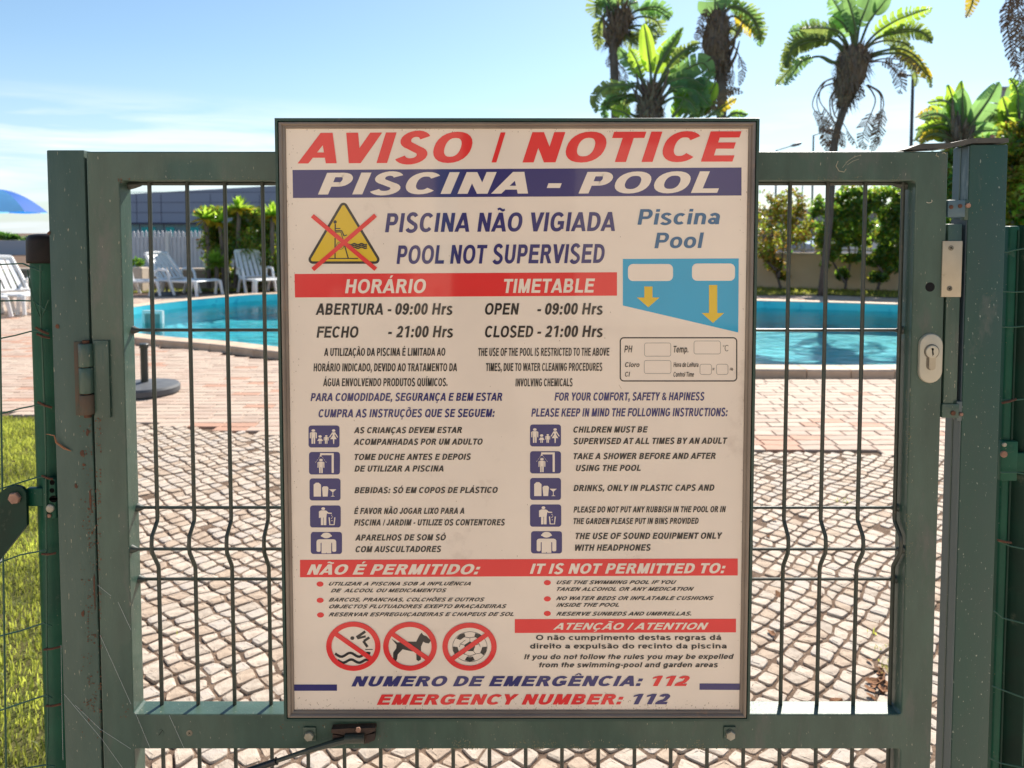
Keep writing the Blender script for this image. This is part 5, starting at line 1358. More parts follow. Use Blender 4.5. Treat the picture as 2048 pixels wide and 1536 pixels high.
# ------------------------------------------------------------------ things round the pool
M['lounger'] = mat('white_lounger_plastic', (.80, .79, .77), .35, .5, col2=(.74, .73, .71), vscale=4)
M['concretebase'] = mat('dark_concrete_base', (.07, .075, .085), .6, .4, col2=(.11, .115, .12), vscale=12, bump=.2, bscale=60)
M['polegrey'] = mat('dark_pole_plastic', (.03, .035, .03), .4, .5)
def rotz(a): return Matrix.Rotation(a, 3, 'Z')
def put(o_list, root, loc, rot):
    pass
def lounger(px, py, ang, label, back=52, tablelike=False, size=.93):
    """plastic sun lounger; head end towards -x before turning"""
    g = Gd(px, py, 0)
    root = empty('sun_lounger', (0, 0, 0), label, 'sun lounger', 'white plastic sun loungers round the pool')
    def B(name, mb_): return mb_.build(name, M['lounger'], root, smooth=True)
    L0, W0, H0 = 1.05, .66, .34
    for s in (-1, 1):
        mb = MB(); mb.tube([(-.02, s * (W0 / 2), H0 + .02), (.3, s * W0 / 2, H0 - .005), (.8, s * W0 / 2, H0 - .005), (L0, s * W0 / 2, H0 + .01), (L0 + .12, s * W0 / 2, H0 - .01)], .03, 8); B('side_rail', mb)
    for k in range(11):
        x = .08 + k * .098
        mb = MB(); mb.bbox(x, -W0 / 2 + .02, H0 - .012, x + .082, W0 / 2 - .02, H0 + .006, .006, 1); B('seat_slat', mb)
    a = math.radians(back); ca, sa = math.cos(a), math.sin(a); BL = .80
    def bk(u, y, n=0): return (-.0 - u * ca + n * sa * -1, y, H0 + u * sa - n * ca * -1)
    for s in (-1, 1):
        mb = MB(); mb.tube([bk(0, s * W0 / 2), bk(BL * .5, s * W0 / 2 * .98, -.02), bk(BL, s * W0 / 2 * .88)], .032, 8); B('back_rail', mb)
    mb = MB(); mb.tube([bk(BL, -W0 / 2 * .88), bk(BL + .03, 0), bk(BL, W0 / 2 * .88)], .04, 8); B('top_rail', mb)
    mb = MB(); mb.tube([bk(.04, -W0 / 2), bk(.04, W0 / 2)], .03, 8); B('lower_rail', mb)
    ns = 5
    for k in range(ns):
        yc = (k - (ns - 1) / 2) * .118
        p0, p1 = Vector(bk(.03, yc)), Vector(bk(BL, yc * .9)); hw = .043; nn = Vector((-sa, 0, -ca)) * -.012
        vs = [p0 + Vector((0, -hw, 0)), p0 + Vector((0, hw, 0)), p1 + Vector((0, hw, 0)), p1 + Vector((0, -hw, 0))]; vs += [v + Vector((sa * .016, 0, -ca * -.0 - .012)) for v in vs]
        mb = MB(); mb.add(vs, [(0, 1, 2, 3), (7, 6, 5, 4), (0, 4, 5, 1), (1, 5, 6, 2), (2, 6, 7, 3), (3, 7, 4, 0)]); B('back_slat', mb)
    for s in (-1, 1):
        y = s * (W0 / 2 + .03)
        mb = MB(); mb.tube([(-.12, y, H0 + .10), (-.10, y, H0 + .22), (.0, y, H0 + .255), (.16, y, H0 + .25), (.26, y, H0 + .235), (.32, y, H0 + .16), (.36, y, H0 - .02)], .03, 8); B('armrest', mb)
        for x0, dx in ((.10, -.16), (.36, .14), (L0 + .0, -.06), (L0 + .1, .07)):
            mb = MB(); mb.tube([(x0, y * .96, H0), (x0 + dx * .35, y, H0 * .72), (x0 + dx * .75, y, H0 * .32), (x0 + dx, y * 1.02, 0.015)], .034, 8, rs=[.045, .036, .032, .036]); B('leg', mb)
    root.location = (g.x, g.y, 0.006); root.rotation_euler.z = ang; root.scale = (size,) * 3
    return root
lounger(345, 589, math.radians(-26), 'white slatted sun lounger seen whole between the gate bars, back raised', 49)
lounger(508, 584, math.radians(-52), 'white sun lounger half hidden by the left edge of the notice board', 54)
lounger(20, 622, math.radians(-30), 'white sun lounger at the far left edge beyond the capped fence post', 52)
lounger(222, 592, math.radians(5), 'white sun lounger of which only the foot end shows beside the left gate stile', 55)
lounger(-150, 640, math.radians(30), 'white sun lounger standing beyond the left edge of the frame', 52)
ub = empty('umbrella_base', Gd(290, 787), 'dark round umbrella base with an empty upright tube on the brick deck', 'umbrella base')
g_ = Gd(290, 787)
mb = MB(); mb.lathe([(.262, .006), (.275, .02), (.275, .06), (.262, .078), (.20, .088), (.07, .096), (.03, .10)], (g_.x, g_.y, 0), 40); mb.build('disc', M['concretebase'], ub, smooth=True)
zt_ = P(290, 687, g_.y).z
mb = MB(); mb.lathe([(.030, .09), (.030, zt_ - .04), (.037, zt_ - .035), (.038, zt_ - .006), (.030, zt_)], (g_.x, g_.y, 0), 20); mb.build('tube', M['polegrey'], ub, smooth=True)
g2 = Gd(334, 592)
ub2 = empty('umbrella_base', g2, 'small dark round base under the whole white lounger', 'umbrella base')
mb = MB(); mb.lathe([(.24, .006), (.25, .05), (.2, .08), (.05, .09)], (g2.x, g2.y, 0), 28); mb.build('disc', M['concretebase'], ub2, smooth=True)
mb = MB(); mb.lathe([(.022, .08), (.022, .2)], (g2.x, g2.y, 0), 12); mb.build('tube', M['polegrey'], ub2, smooth=True)
# blue parasol at the far left
M['bluecloth'] = leafmat('blue_parasol_cloth', (.008, .13, .55), .4, (.02, .28, .90), .7, .08, 2)
M['bluecloth2'] = leafmat('light_blue_parasol_cloth', (.08, .36, .80), .6, (.25, .66, 1.0), .7, .08, 2)
YU = 16.0
apx = P(-8, 378, YU); rad = abs(P(82, 424, YU).x - apx.x); zed = P(82, 424, YU).z
par = empty('parasol', (apx.x, YU, 0), 'blue parasol with light and dark panels at the left edge of the sky', 'parasol')
for k in range(8):
    a0, a1 = [2 * PI * (k + q) / 8 + .35 for q in (0, 1)]
    rows_ = []; nr = 7
    for i in range(nr + 1):
        t = i / nr; r__ = rad * t; zz = apx.z - (apx.z - zed) * (t ** 1.9); seg = 5
        ring = []
        for j in range(seg + 1):
            u = j / seg; a = a0 + (a1 - a0) * u; sag = 1 - .06 * math.sin(PI * u) * t
            ring.append((apx.x + r__ * sag * math.cos(a), YU + r__ * sag * math.sin(a), zz - .015 * math.sin(PI * u) * t))
        rows_.append(ring)
    vs = [p for r__ in rows_ for p in r__]; fs = [(i * 6 + j, i * 6 + j + 1, i * 6 + 7 + j, i * 6 + 6 + j) for i in range(nr) for j in range(5)]
    mb = MB(); mb.add(vs, fs); mb.build('canopy_panel', M['bluecloth2'] if k % 2 == 0 else M['bluecloth'], par, smooth='all')
    mb = MB(); mb.tube([(apx.x, YU, apx.z - .02)] + [(apx.x + rad * t * math.cos(a0), YU + rad * t * math.sin(a0), apx.z - (apx.z - zed) * (t ** 1.9) - .012) for t in (.3, .6, .85, 1.0)], .006, 5); mb.build('rib', M['white'], par)
mb = MB(); mb.tube([(apx.x, YU, 0), (apx.x, YU, apx.z + .04)], .018, 10); mb.build('pole', M['white'], par, smooth=True)

# ------------------------------------------------------------------ walls, fences, building behind
def slab(x0, y0, x1, y1, th, z0, z1):
    """upright slab along the ground line from (x0,y0) to (x1,y1)"""
    d = Vector((x1 - x0, y1 - y0)).normalized(); n_ = Vector((-d.y, d.x)) * th
    vs = [(x0, y0, z0), (x1, y1, z0), (x1 + n_.x, y1 + n_.y, z0), (x0 + n_.x, y0 + n_.y, z0)]
    return MB().add(vs + [(a, b, z1) for a, b, c in vs], [(0, 1, 2, 3), (4, 5, 6, 7), (0, 1, 5, 4), (1, 2, 6, 5), (2, 3, 7, 6), (3, 0, 4, 7)])
M['tanwall'] = mat('tan_render', (.72, .52, .33), .9, .2, col2=(.62, .45, .29), vscale=.9, bump=.3, bscale=60, dirt=(.33, .26, .18), dirt_amt=-.04, dscale=3)
M['capstone'] = mat('pale_wall_cap', (.60, .50, .40), .85, .2, col2=(.5, .41, .33), vscale=4, bump=.3, bscale=60)
wa, wb = Gd(1380, 573), Gd(1990, 588)
zt0 = P(1650, 506, (wa.y + wb.y) / 2).z
d_ = (wb - wa).normalized(); wb2 = wb + d_ * 6; wa2 = wa - d_ * 3
wall = empty('garden_wall', (wa.x, wa.y, 0), 'tan rendered garden wall behind the pool on the right', 'wall')
slab(wa2.x, wa2.y, wb2.x, wb2.y, .22, 0, zt0 - .05).build('render', M['tanwall'], wall)
mb = slab(wa2.x - d_.y * -.04, wa2.y - .04, wb2.x, wb2.y - .04, .30, zt0 - .047, zt0); mb.build('coping', M['capstone'], wall)
# railing on the wall
rail = empty('wall_railing', (wa.x, wa.y, zt0), 'white metal railing with pale posts standing on the tan wall', 'railing')
M['railwhite'] = mat('white_railing_paint', (.42, .42, .43), .5, .4)
Lw = (wb2 - wa2).length; k = 0; t = .2
while t < Lw:
    p = wa2 + d_ * t + Vector((-d_.y, d_.x, 0)) * .1
    if k % 9 == 0: mb = MB(); mb.bbox(p.x - .07, p.y - .07, zt0, p.x + .07, p.y + .07, zt0 + .50, .01, 1); mb.build('railing_post', M['capstone'], rail)
    else: mb = MB(); mb.box(p.x - .014, p.y - .014, zt0 + .03, p.x + .014, p.y + .014, zt0 + .42); mb.build('railing_bar', M['railwhite'], rail)
    t += .16; k += 1
for z in (zt0 + .05, zt0 + .42):
    slab(wa2.x - d_.y * .08, wa2.y + .09, wb2.x - d_.y * .08, wb2.y + .09, .025, z, z + .04).build('rail', M['railwhite'], rail)
# low wall and white fence on the left
M['taupe'] = mat('taupe_low_wall', (.30, .25, .20), .9, .2, col2=(.24, .20, .16), vscale=2, bump=.3, bscale=50)
yl = Gd(400, 578).y
lw = empty('low_wall', (-9, yl, 0), 'brownish low wall behind the white loungers on the left', 'wall')
zl = P(350, 541, yl).z
mb = MB(); mb.box(-13.2, yl, 0, 1.2, yl + .25, zl); mb.build('render', M['taupe'], lw)
mb = MB(); mb.box(-13.2, yl - .03, zl + .002, 1.2, yl + .28, zl + .05); mb.build('coping', M['capstone'], lw)
yf = yl + 3.2
wf = empty('white_fence', (-9, yf, 0), 'pale slatted fence of pointed white pickets and panels behind the low wall', 'fence')
M['picket'] = mat('white_picket_paint', (.66, .66, .68), .6, .3, col2=(.58, .59, .62), vscale=3)
zf1 = P(350, 462, yf).z; zf0 = P(350, 472, yf).z
x = P(150, 470, yf).x; xe = P(560, 470, yf).x; k = 0
while x < xe:
    w = .075
    mb = MB(); mb.prism([(x, 0), (x + w, 0), (x + w, zf1 - .05), (x + w / 2, zf1 + .02 * (k % 2)), (x, zf1 - .05)], 'y', yf, yf + .02); mb.build('picket', M['picket'], wf)
    x += .115; k += 1
mb = MB(); mb.box(P(150, 470, yf).x, yf + .022, .0, xe, yf + .05, zf0 - .02); mb.build('backing_panel', M['picket'], wf)
for xx in (335, 455):
    q = P(xx, 470, yf); mb = MB(); mb.box(q.x - .05, yf - .05, 0, q.x + .05, yf - .002, zf1 - .02); mb.build('fence_post', M['white'], wf)
# small trough with plants beside the fence
tr_ = empty('planter', (P(272, 560, yl - .6).x, yl - .6, 0), 'pale trough planter with a low dark plant beside the left gate stile', 'planter')
q = P(262, 534, yl - .6)
mb = MB(); mb.bbox(q.x - .35, yl - .9, 0, P(296, 534, yl - .6).x, yl - .55, q.z, .02, 1); mb.build('trough', M['capstone'], tr_)
# grey building
YBd = 58.0
M['cladding'] = mat('grey_blue_cladding', (.27, .31, .40), .5, .4, col2=(.29, .33, .42), vscale=.15)
M['cladseam'] = mat('cladding_joint', (.075, .08, .12), .6, .3)
M['tealglass'] = mat('teal_window_glass', (.02, .16, .24), .12, .7, col2=(.03, .24, .33), vscale=.35)
M['tealblind'] = mat('turquoise_blind', (.05, .50, .50), .6, .3)
bl = empty('grey_building', (P(400, 470, YBd).x, YBd, 0), 'long grey blue clad building with a band of teal windows behind the pool', 'building')
bx0, bx1 = P(150, 470, YBd).x, P(1380, 470, YBd).x
zw0, zw1, zr = P(300, 480, YBd).z, P(300, 445, YBd).z, P(560, 370, YBd).z
zrl = P(258, 381, YBd).z
mb = MB(); mb.prism([(bx0, zw1), (bx1, zw1), (bx1, zr + .5), (P(600, 370, YBd).x, zr + .05), (bx0, zrl - .5)], 'y', YBd, YBd + 14); mb.build('upper_wall', M['cladding'], bl)
mb = MB(); mb.box(bx0 + .3, YBd + .5, 0, bx1 - .3, YBd + 13.5, zw1 - .01); mb.build('ground_floor', M['cladding'], bl)
for zz in np.arange(zw1 + .75, zr, .78):
    mb = MB(); mb.box(bx0, YBd - .02, zz, bx1, YBd - .003, zz + .035); mb.build('cladding_joint', M['cladseam'], bl)
xx = bx0 + 1
while xx < P(600, 0, YBd).x:
    mb = MB(); mb.box(xx, YBd - .03, zw1, xx + .03, YBd - .021, zrl - .3); mb.build('cladding_joint', M['cladseam'], bl)
    w_ = 1.9
    mb = MB(); mb.box(xx + .06, YBd + .44, zw0, xx + w_ - .06, YBd + .48, zw1 - .1); mb.build('window', M['tealglass'], bl)
    if random.random() < .55: mb = MB(); mb.box(xx + .15, YBd + .40, zw0, xx + .15 + random.uniform(.6, 1.5), YBd + .43, zw1 - .35); mb.build('blind', M['tealblind'], bl)
    xx += w_
mb = MB(); mb.box(bx0 - .1, YBd - .15, zw1 - .14, bx1, YBd + .02, zw1 - .012); mb.build('ledge', M['cladseam'], bl)
# pale wall far left, and pale wing far right
fw = empty('far_wall', (P(10, 480, 45).x, 45, 0), 'long pale wall far off beside the blue parasol', 'wall')
mb = MB(); mb.box(P(-300, 480, 45).x, 45, 0, P(140, 480, 45).x, 45.3, P(10, 481, 45).z); mb.build('render', mat('pale_far_wall', (.42, .43, .47), .9, .2), fw)
rb_ = empty('pale_building', (P(2010, 175, 30).x, 30, 0), 'pale grey building corner showing between the big leaves at the upper right', 'building')
M['palewall'] = mat('pale_grey_render', (.46, .43, .46), .9, .2, col2=(.4, .38, .4), vscale=.6)
xq = P(1989, 175, 30).x; xe_ = P(2300, 175, 30).x
mb = MB(); mb.prism([(xq, 30), (xe_, 30), (xe_ + 4, 38), (xq * 38 / 30 + .6, 38)], 'z', 0, P(2010, 178, 30).z); mb.build('wall', M['palewall'], rb_)
mb = MB(); mb.prism([(xq - .05, 29.9), (xe_, 29.9), (xe_ + 4, 38.1), (xq * 38 / 30 + .5, 38.1)], 'z', P(2010, 178, 30).z + .002, P(2010, 174, 30).z); mb.build('parapet', M['palewall'], rb_)
for i in range(4):
    xa = P(2015 + 60 * i, 220, 29.9).x; mb = MB(); mb.box(xa, 29.93, 4.6, xa + .7, 29.98, 5.6); f_ = mb.build('window', M['tealglass'], rb_)
# parked cars behind the wall
def car(px, Y, col, label, L_=4.2):
    c = P(px, 480, Y); root = empty('parked_car', (c.x, Y, 0), label, 'car', 'cars parked behind the tan wall')
    m_ = mat('car_paint', col, .2, .6, coat=.8)
    h = 1.45
    side = [(-L_ / 2, .35), (L_ / 2, .35), (L_ / 2, .72), (L_ / 2 - .1, .85), (L_ / 2 - 1.0, .95), (L_ / 2 - 1.55, h), (-L_ / 2 + 1.0, h + .02), (-L_ / 2 + .35, .98), (-L_ / 2, .9)]
    mb_ = MB(); mb_.prism([(c.x + a, b) for a, b in side], 'y', Y, Y + 1.7); mb_.build('body', m_, root)
    win = [(L_ / 2 - 1.15, .97), (L_ / 2 - 1.6, h - .08), (-L_ / 2 + 1.05, h - .06), (-L_ / 2 + .55, 1.0)]
    mb_ = MB(); mb_.prism([(c.x + a, b) for a, b in win], 'y', Y - .01, Y + 1.71); mb_.build('window', mat('car_glass', (.02, .025, .03), .08, .6), root)
    for s in (-1, 1):
        for yy in (Y + .0, Y + 1.5):
            mb_ = MB(); mb_.lathe([(.31, -.0), (.32, .03), (.32, .17), (.31, .2)], (c.x + s * (L_ / 2 - .8), yy, .32), 20, 'y'); w_o = mb_.build('wheel', M['black'], root, smooth=True)
car(1545, 30, (.30, .36, .45), 'blue grey car parked behind the wall nearest the notice board edge')
car(1740, 29, (.72, .73, .76), 'white car parked behind the wall between the two right bushes')
fb = empty('far_pale_building', (P(1660, 450, 55).x, 55, 0), 'low pale grey building far behind the bushes on the right', 'building')
x0b, x1b = P(1500, 450, 55).x, P(1900, 450, 55).x
mb = MB(); mb.box(x0b, 55, 0, x1b, 62, P(1660, 425, 55).z); mb.build('wall', M['palewall'], fb)
mb = MB(); mb.box(x0b - .2, 54.8, P(1660, 425, 55).z + .002, x1b + .2, 62.2, P(1660, 418, 55).z); mb.build('roof', M['capstone'], fb)
for i in range(6):
    mb = MB(); xa = x0b + 1 + i * 2.4; mb.box(xa, 54.9, 1.0, xa + 1.4, 54.98, 2.2); mb.build('window', M['tealglass'], fb)
# street lamps and poles
M['lampgrey'] = mat('grey_lamp_metal', (.16, .20, .21), .5, .5)
M['lampdark'] = mat('dark_lamp_metal', (.045, .05, .06), .5, .5)
def lamp(px, ytop, tipx, tipy, Y, label, m='lampgrey', r=.045):
    b0 = P(px, ytop, Y); root = empty('street_lamp', (b0.x, Y, 0), label, 'street lamp')
    mb_ = MB(); mb_.tube([(b0.x, Y, 0), (b0.x, Y, b0.z)], r, 8, rs=[r * 1.5, r]); mb_.build('pole', M[m], root, smooth=True)
    t_ = P(tipx, tipy, Y)
    mb_ = MB(); mb_.tube([(b0.x, Y, b0.z - .02), tuple(b0 + (t_ - b0) * .6)], r * .7, 8); mb_.build('arm', M[m], root, smooth=True)
    a = b0 + (t_ - b0) * .55
    mb_ = MB(); mb_.tube([a, a + (t_ - a) * .3, a + (t_ - a) * .8, t_], .05, 8, rs=[.03, .09, .09, .04]); mb_.build('lamp_head', M[m], root, smooth=True)
lamp(1553, 300, 1603, 286, 40, 'street lamp whose slanting head shows just above the gate, right of the board')
lamp(1627, 270, 1665, 258, 38, 'grey street lamp beside the drooping dead leaves of the palm')
lamp(1605, 372, 1610, 360, 60, 'distant thin pole seen above the hedge inside the gate', r=.05)
lamp(1826, 150, 1795, 150, 28, 'tall dark lamp pole rising behind the gate latch', 'lampdark', .055)

# ------------------------------------------------------------------ grass strip and bushes along the wall
GS = [(wa2.x, wa2.y - 1.35), (Gd(1510, 592).x, Gd(1510, 592).y), (Gd(1650, 591).x, Gd(1650, 591).y), (Gd(1800, 597).x, Gd(1800, 597).y), (wb.x, wb.y - 1.3), (wb2.x, wb2.y - 1.3), (wb2.x, wb2.y - .02), (wa2.x, wa2.y - .02)]
turf('wall_verge', GS, .012); tag(grass('verge_grass', GS, 420, .03, .10, .012, 4), 'strip of green grass at the foot of the tan wall', 'grass')
GL = [(-13, Gd(300, 586).y), (Gd(300, 586).x, Gd(300, 586).y), (Gd(560, 581).x, Gd(560, 581).y), (1, Gd(560, 581).y), (1, yl - .02), (-13, yl - .02)]
turf('lounger_verge', GL, .012); tag(grass('verge_grass', GL, 260, .03, .09, .012, 5), 'strip of green grass behind the white loungers', 'grass')
turf('far_verge', [(wa2.x - 14, 20), (1.0, 17.2), (30, 15.5), (40, 24), (-30, 24)], -.0055)
LEAF = dict(g=leafmat('dark_green_leaves', (.055, .115, .03), .46, (.20, .46, .06), .35, .5, 4), y=leafmat('yellow_green_leaves', (.16, .17, .025), .45, (.50, .48, .05), .4, .45, 4),
            o=leafmat('orange_autumn_leaves', (.26, .14, .03), .45, (.60, .33, .06), .5, .4, 4), b=leafmat('bright_green_leaves', (.11, .20, .03), .6, (.50, .74, .07), .3, .35, 2),
            br=mat('dead_brown_leaf', (.15, .09, .06), .85, .2, col2=(.24, .15, .09), vscale=12), ban=leafmat('banana_green_leaf', (.09, .18, .07), .5, (.32, .56, .17), .28, .3, 1.6),
            yel=leafmat('yellowing_leaf', (.28, .25, .03), .5, (.80, .60, .05), .35, .35, 3), ed=leafmat('browning_leaf', (.11, .15, .045), .48, (.36, .46, .11), .4, .5, 4))
M['bark'] = mat('grey_brown_bark', (.11, .085, .07), .9, .2, col2=(.17, .13, .11), vscale=14, bump=.8, bscale=50, bdist=.01, stretch=(1, 1, .3))
M['fibre'] = mat('dark_fibrous_sheath', (.14, .10, .08), .9, .15, col2=(.26, .19, .13), vscale=22, bump=.9, bscale=40, bdist=.02, stretch=(1, 1, .15))
def leaves_cloud(name, blobs, n, size, mats_w, seed, parent, jitter=.4):
    """many small leaves scattered through several ellipsoid volumes; blobs = (centre, radii, weight)"""
    r2 = np.random.default_rng(seed); W = np.array([b[2] for b in blobs], float); W /= W.sum()
    idx = r2.choice(len(blobs), n, p=W)
    d = r2.normal(size=(n, 3)); d /= np.linalg.norm(d, axis=1)[:, None]
    rr = r2.uniform(.25, 1, n) ** .45
    C = np.array([b[0] for b in blobs])[idx]; Rr = np.array([b[1] for b in blobs])[idx]
    pos = C + d * Rr * rr[:, None] * (1 + r2.normal(0, .12, n))[:, None]
    kp = np.array([mnoise.noise(Vector(p * 2.6)) > -.22 for p in pos]); pos = pos[kp]; n = len(pos)
    s = size * r2.uniform(.6, 1.4, n)
    u = r2.normal(size=(n, 3)); u /= np.linalg.norm(u, axis=1)[:, None]; w = np.cross(u, r2.normal(size=(n, 3))); w /= np.linalg.norm(w, axis=1)[:, None]
    v = np.zeros((n, 4, 3)); v[:, 0] = pos - u * s[:, None]; v[:, 2] = pos + u * s[:, None]; nz_ = np.cross(u, w)
    v[:, 1] = pos + w * (s * .38)[:, None] + nz_ * (s * .12)[:, None]; v[:, 3] = pos - w * (s * .38)[:, None] + nz_ * (s * .12)[:, None]
    me = bpy.data.meshes.new(name); me.vertices.add(n * 4); me.vertices.foreach_set('co', (v - np.array(world_loc(parent))[None, None]).reshape(-1).astype(np.float32))
    me.loops.add(n * 4); me.loops.foreach_set('vertex_index', np.arange(n * 4, dtype=np.int32)); me.polygons.add(n)
    me.polygons.foreach_set('loop_start', (np.arange(n) * 4).astype(np.int32))
    ws = np.array([w_ for _, w_ in mats_w], float); ws /= ws.sum()
    for k_, _ in mats_w: me.materials.append(LEAF[k_])
    nn = np.array([mnoise.noise(Vector(p * 1.3)) for p in pos]); mi = r2.choice(len(mats_w), n, p=ws)
    me.polygons.foreach_set('material_index', mi.astype(np.int32)); me.update(calc_edges=True)
    o = bpy.data.objects.new(name, me); COL.objects.link(o); o.parent = parent; return tag(o, kind='stuff')
def bush(base, label, stems, blobs, n, size, mw_, seed, Y, name='bush', cat='bush', tr=.035):
    b0 = P(*base, Y); root = empty(name, (b0.x, Y, 0), label, cat)
    for st in stems:
        pts = [P(x, y, Y + .05 * i) for i, (x, y) in enumerate(st)]
        mb_ = MB(); mb_.tube(pts, tr, 7, rs=[tr * (1 - .7 * i / (len(pts) - 1)) for i in range(len(pts))]); mb_.build('stem', M['bark'], root, smooth=True)
    bb = []
    for x, y, rx, ry, w in blobs:
        c = P(x, y, Y + .1); s = Y / F_PX; bb.append((tuple(c), (rx * s, max(rx, ry) * s * .8, ry * s), w))
    leaves_cloud('foliage', bb, n, size, mw_, seed, root); return root
def YW_(px):
    k = (px - CX) / F_PX      # where the sight line of this column meets the wall
    t = (k * wa.y - wa.x) / ((wb.x - wa.x) - k * (wb.y - wa.y)); return wa.y + (wb.y - wa.y) * t - .55
bush((1562, 577), 'sparse bush with orange and yellow autumn leaves beside the notice board', [[(1562, 577), (1556, 558), (1550, 530), (1546, 480), (1540, 420)], [(1556, 555), (1563, 530), (1566, 500), (1570, 440)], [(1552, 540), (1530, 520), (1518, 505)]],
     [(1530, 420, 32, 38, 3), (1580, 410, 30, 35, 2.2), (1560, 470, 50, 34, 3), (1600, 450, 26, 40, 2), (1530, 500, 22, 18, .8), (1552, 530, 18, 16, .8), (1566, 552, 14, 10, .4), (1530, 515, 16, 22, .6)], 4300, .055, [('o', 2.2), ('y', 3.6), ('g', .7), ('b', 1)], 21, YW_(1562))
bush((1690, 578), 'dense dark green bush on a forked trunk in front of the tan wall', [[(1690, 578), (1693, 560), (1700, 530), (1698, 490), (1695, 440)], [(1690, 565), (1678, 545), (1664, 520), (1655, 500), (1645, 460)]],
     [(1660, 420, 38, 36, 3), (1705, 405, 42, 34, 4), (1690, 450, 60, 28, 3), (1665, 480, 34, 22, 1.2), (1712, 485, 28, 18, 1), (1690, 515, 18, 12, .5), (1685, 548, 13, 13, .5), (1665, 505, 22, 16, .7), (1712, 505, 16, 20, .6), (1650, 530, 10, 8, .15)], 12000, .058, [('g', 4), ('b', 2.5), ('y', 2.4)], 22, YW_(1690))
bush((1755, 579), 'green bush leaning right against the gate stile, before the wall', [[(1755, 579), (1760, 560), (1772, 530), (1784, 500), (1800, 460), (1806, 410)], [(1765, 545), (1755, 530), (1745, 520)]],
     [(1775, 410, 40, 38, 4), (1825, 420, 50, 45, 4), (1790, 470, 40, 25, 2.2), (1775, 505, 26, 16, 1), (1745, 524, 16, 8, .3), (1795, 530, 16, 14, .5), (1757, 553, 20, 12, .7), (1780, 520, 22, 26, 1), (1750, 520, 14, 12, .4)], 12000, .058, [('g', 4), ('b', 2.5), ('y', 2.4)], 23, YW_(1755))
bush((1900, 580), 'green and yellow bush showing in the slit beside the lock', [[(1905, 585), (1900, 520), (1905, 440)]], [(1915, 420, 50, 60, 3), (1900, 350, 40, 50, 2), (1925, 500, 50, 30, 1)], 5200, .055, [('g', 3), ('y', 2), ('o', 1), ('b', 2)], 24, 12.0)
bush((2030, 590), 'bush with yellow and orange leaves beyond the right gate post', [[(2040, 590), (2035, 500), (2040, 380)], [(2035, 500), (2020, 420), (2024, 330)]],
     [(2030, 330, 36, 40, 2), (2045, 410, 40, 40, 2), (2020, 380, 20, 60, 1), (2060, 480, 60, 60, 2), (2030, 280, 40, 36, 2), (1985, 285, 40, 20, 1.2)], 5200, .085, [('b', 4), ('g', 1), ('y', 4), ('yel', 1.5), ('o', 1)], 25, 12.3)
# planting behind the loungers
YC = yl - .35
bush((470, 578), 'dense mixed bush with yellow green top behind the loungers', [[(470, 575), (455, 540), (460, 500), (470, 450)], [(450, 560), (440, 520), (415, 480), (412, 455)], [(500, 570), (505, 520), (500, 450)]],
     [(430, 425, 40, 12, 1.4), (480, 425, 46, 14, 2), (540, 440, 40, 25, 2), (450, 480, 50, 38, 3), (510, 490, 50, 45, 4), (550, 520, 30, 45, 2), (440, 520, 22, 22, 1), (490, 550, 40, 20, 1), (425, 470, 26, 26, 1.2), (470, 455, 30, 22, 1.5), (425, 530, 22, 30, 1.2)], 22000, .055, [('g', 3), ('b', 1.8), ('y', 3.2), ('o', .7)], 31, YC)
bush((275, 560), 'low leafy plant growing in the trough', [[(275, 535), (278, 525)]], [(272, 524, 16, 8, 1), (288, 530, 12, 7, 1)], 350, .045, [('g', 3), ('b', 1)], 36, yl - .7, 'potted_plant', 'plant', .012)
def spiky(px, py, r, Y, label, base, mats_='by', n=46, seed=0):
    """rosette of stiff pointed leaves on a stem"""
    c = P(px, py, Y); s = Y / F_PX; r2 = random.Random(seed); root = empty('spiky_plant', (P(*base, Y).x, Y, 0), label, 'plant', 'spiky yucca like plants behind the loungers')
    mb_ = MB(); mb_.tube([P(*base, Y), P((base[0] + px) / 2 + 2, (base[1] + py) / 2, Y), c], .05, 8); mb_.build('stem', M['bark'], root, smooth=True)
    for k in range(n + 24):
        el_ = math.asin(r2.uniform(-.45, 1)); az_ = r2.uniform(0, 2 * PI); Ln = r * s * r2.uniform(.95, 1.35)
        d = Vector((math.cos(el_) * math.cos(az_), math.cos(el_) * math.sin(az_), math.sin(el_))); sd = d.cross(Vector((0, 0, 1))).normalized() * .042
        q0, q1, q2 = c, c + d * Ln * .55 + Vector((0, 0, -.01)), c + d * Ln + Vector((0, 0, -.10 * Ln))
        mb_ = MB(); mb_.add([q0 - sd * .5, q0 + sd * .5, q1 + sd, q1 - sd, q2, q1 + Vector((0, 0, -.012)), q0 + Vector((0, 0, -.01))], [(0, 6, 5, 3), (6, 1, 2, 5), (3, 5, 4), (5, 2, 4)])
        mm_ = LEAF['yel'] if el_ < .15 and 'y' in mats_ else LEAF['b']
        mb_.build('leaf', mm_, root, fix=False)
spiky(412, 437, 28, YC - .22, 'yucca like plant with green top and yellow skirt nearest the second gate bar', (418, 575), seed=1)
spiky(478, 417, 27, YC - .22, 'tallest yucca like plant, its spiky head above the bush', (470, 575), seed=2)
spiky(440, 445, 24, YC - .22, 'yellow spiky rosette between the two main yucca heads', (448, 575), seed=3)
spiky(545, 432, 30, YC - .22, 'green spiky plant at the left edge of the notice board', (540, 575), seed=4)
spiky(432, 525, 26, YC - .8, 'low green spiky plant at the foot of the bush', (432, 575), 'b', seed=5)
bush((12, 560), 'yellowish low shrub at the left edge behind the lounger', [[(10, 575), (12, 545)]], [(0, 560, 40, 20, 1), (-60, 560, 60, 30, 1)], 900, .05, [('y', 2), ('g', 1), ('o', 1)], 37, 17.5)
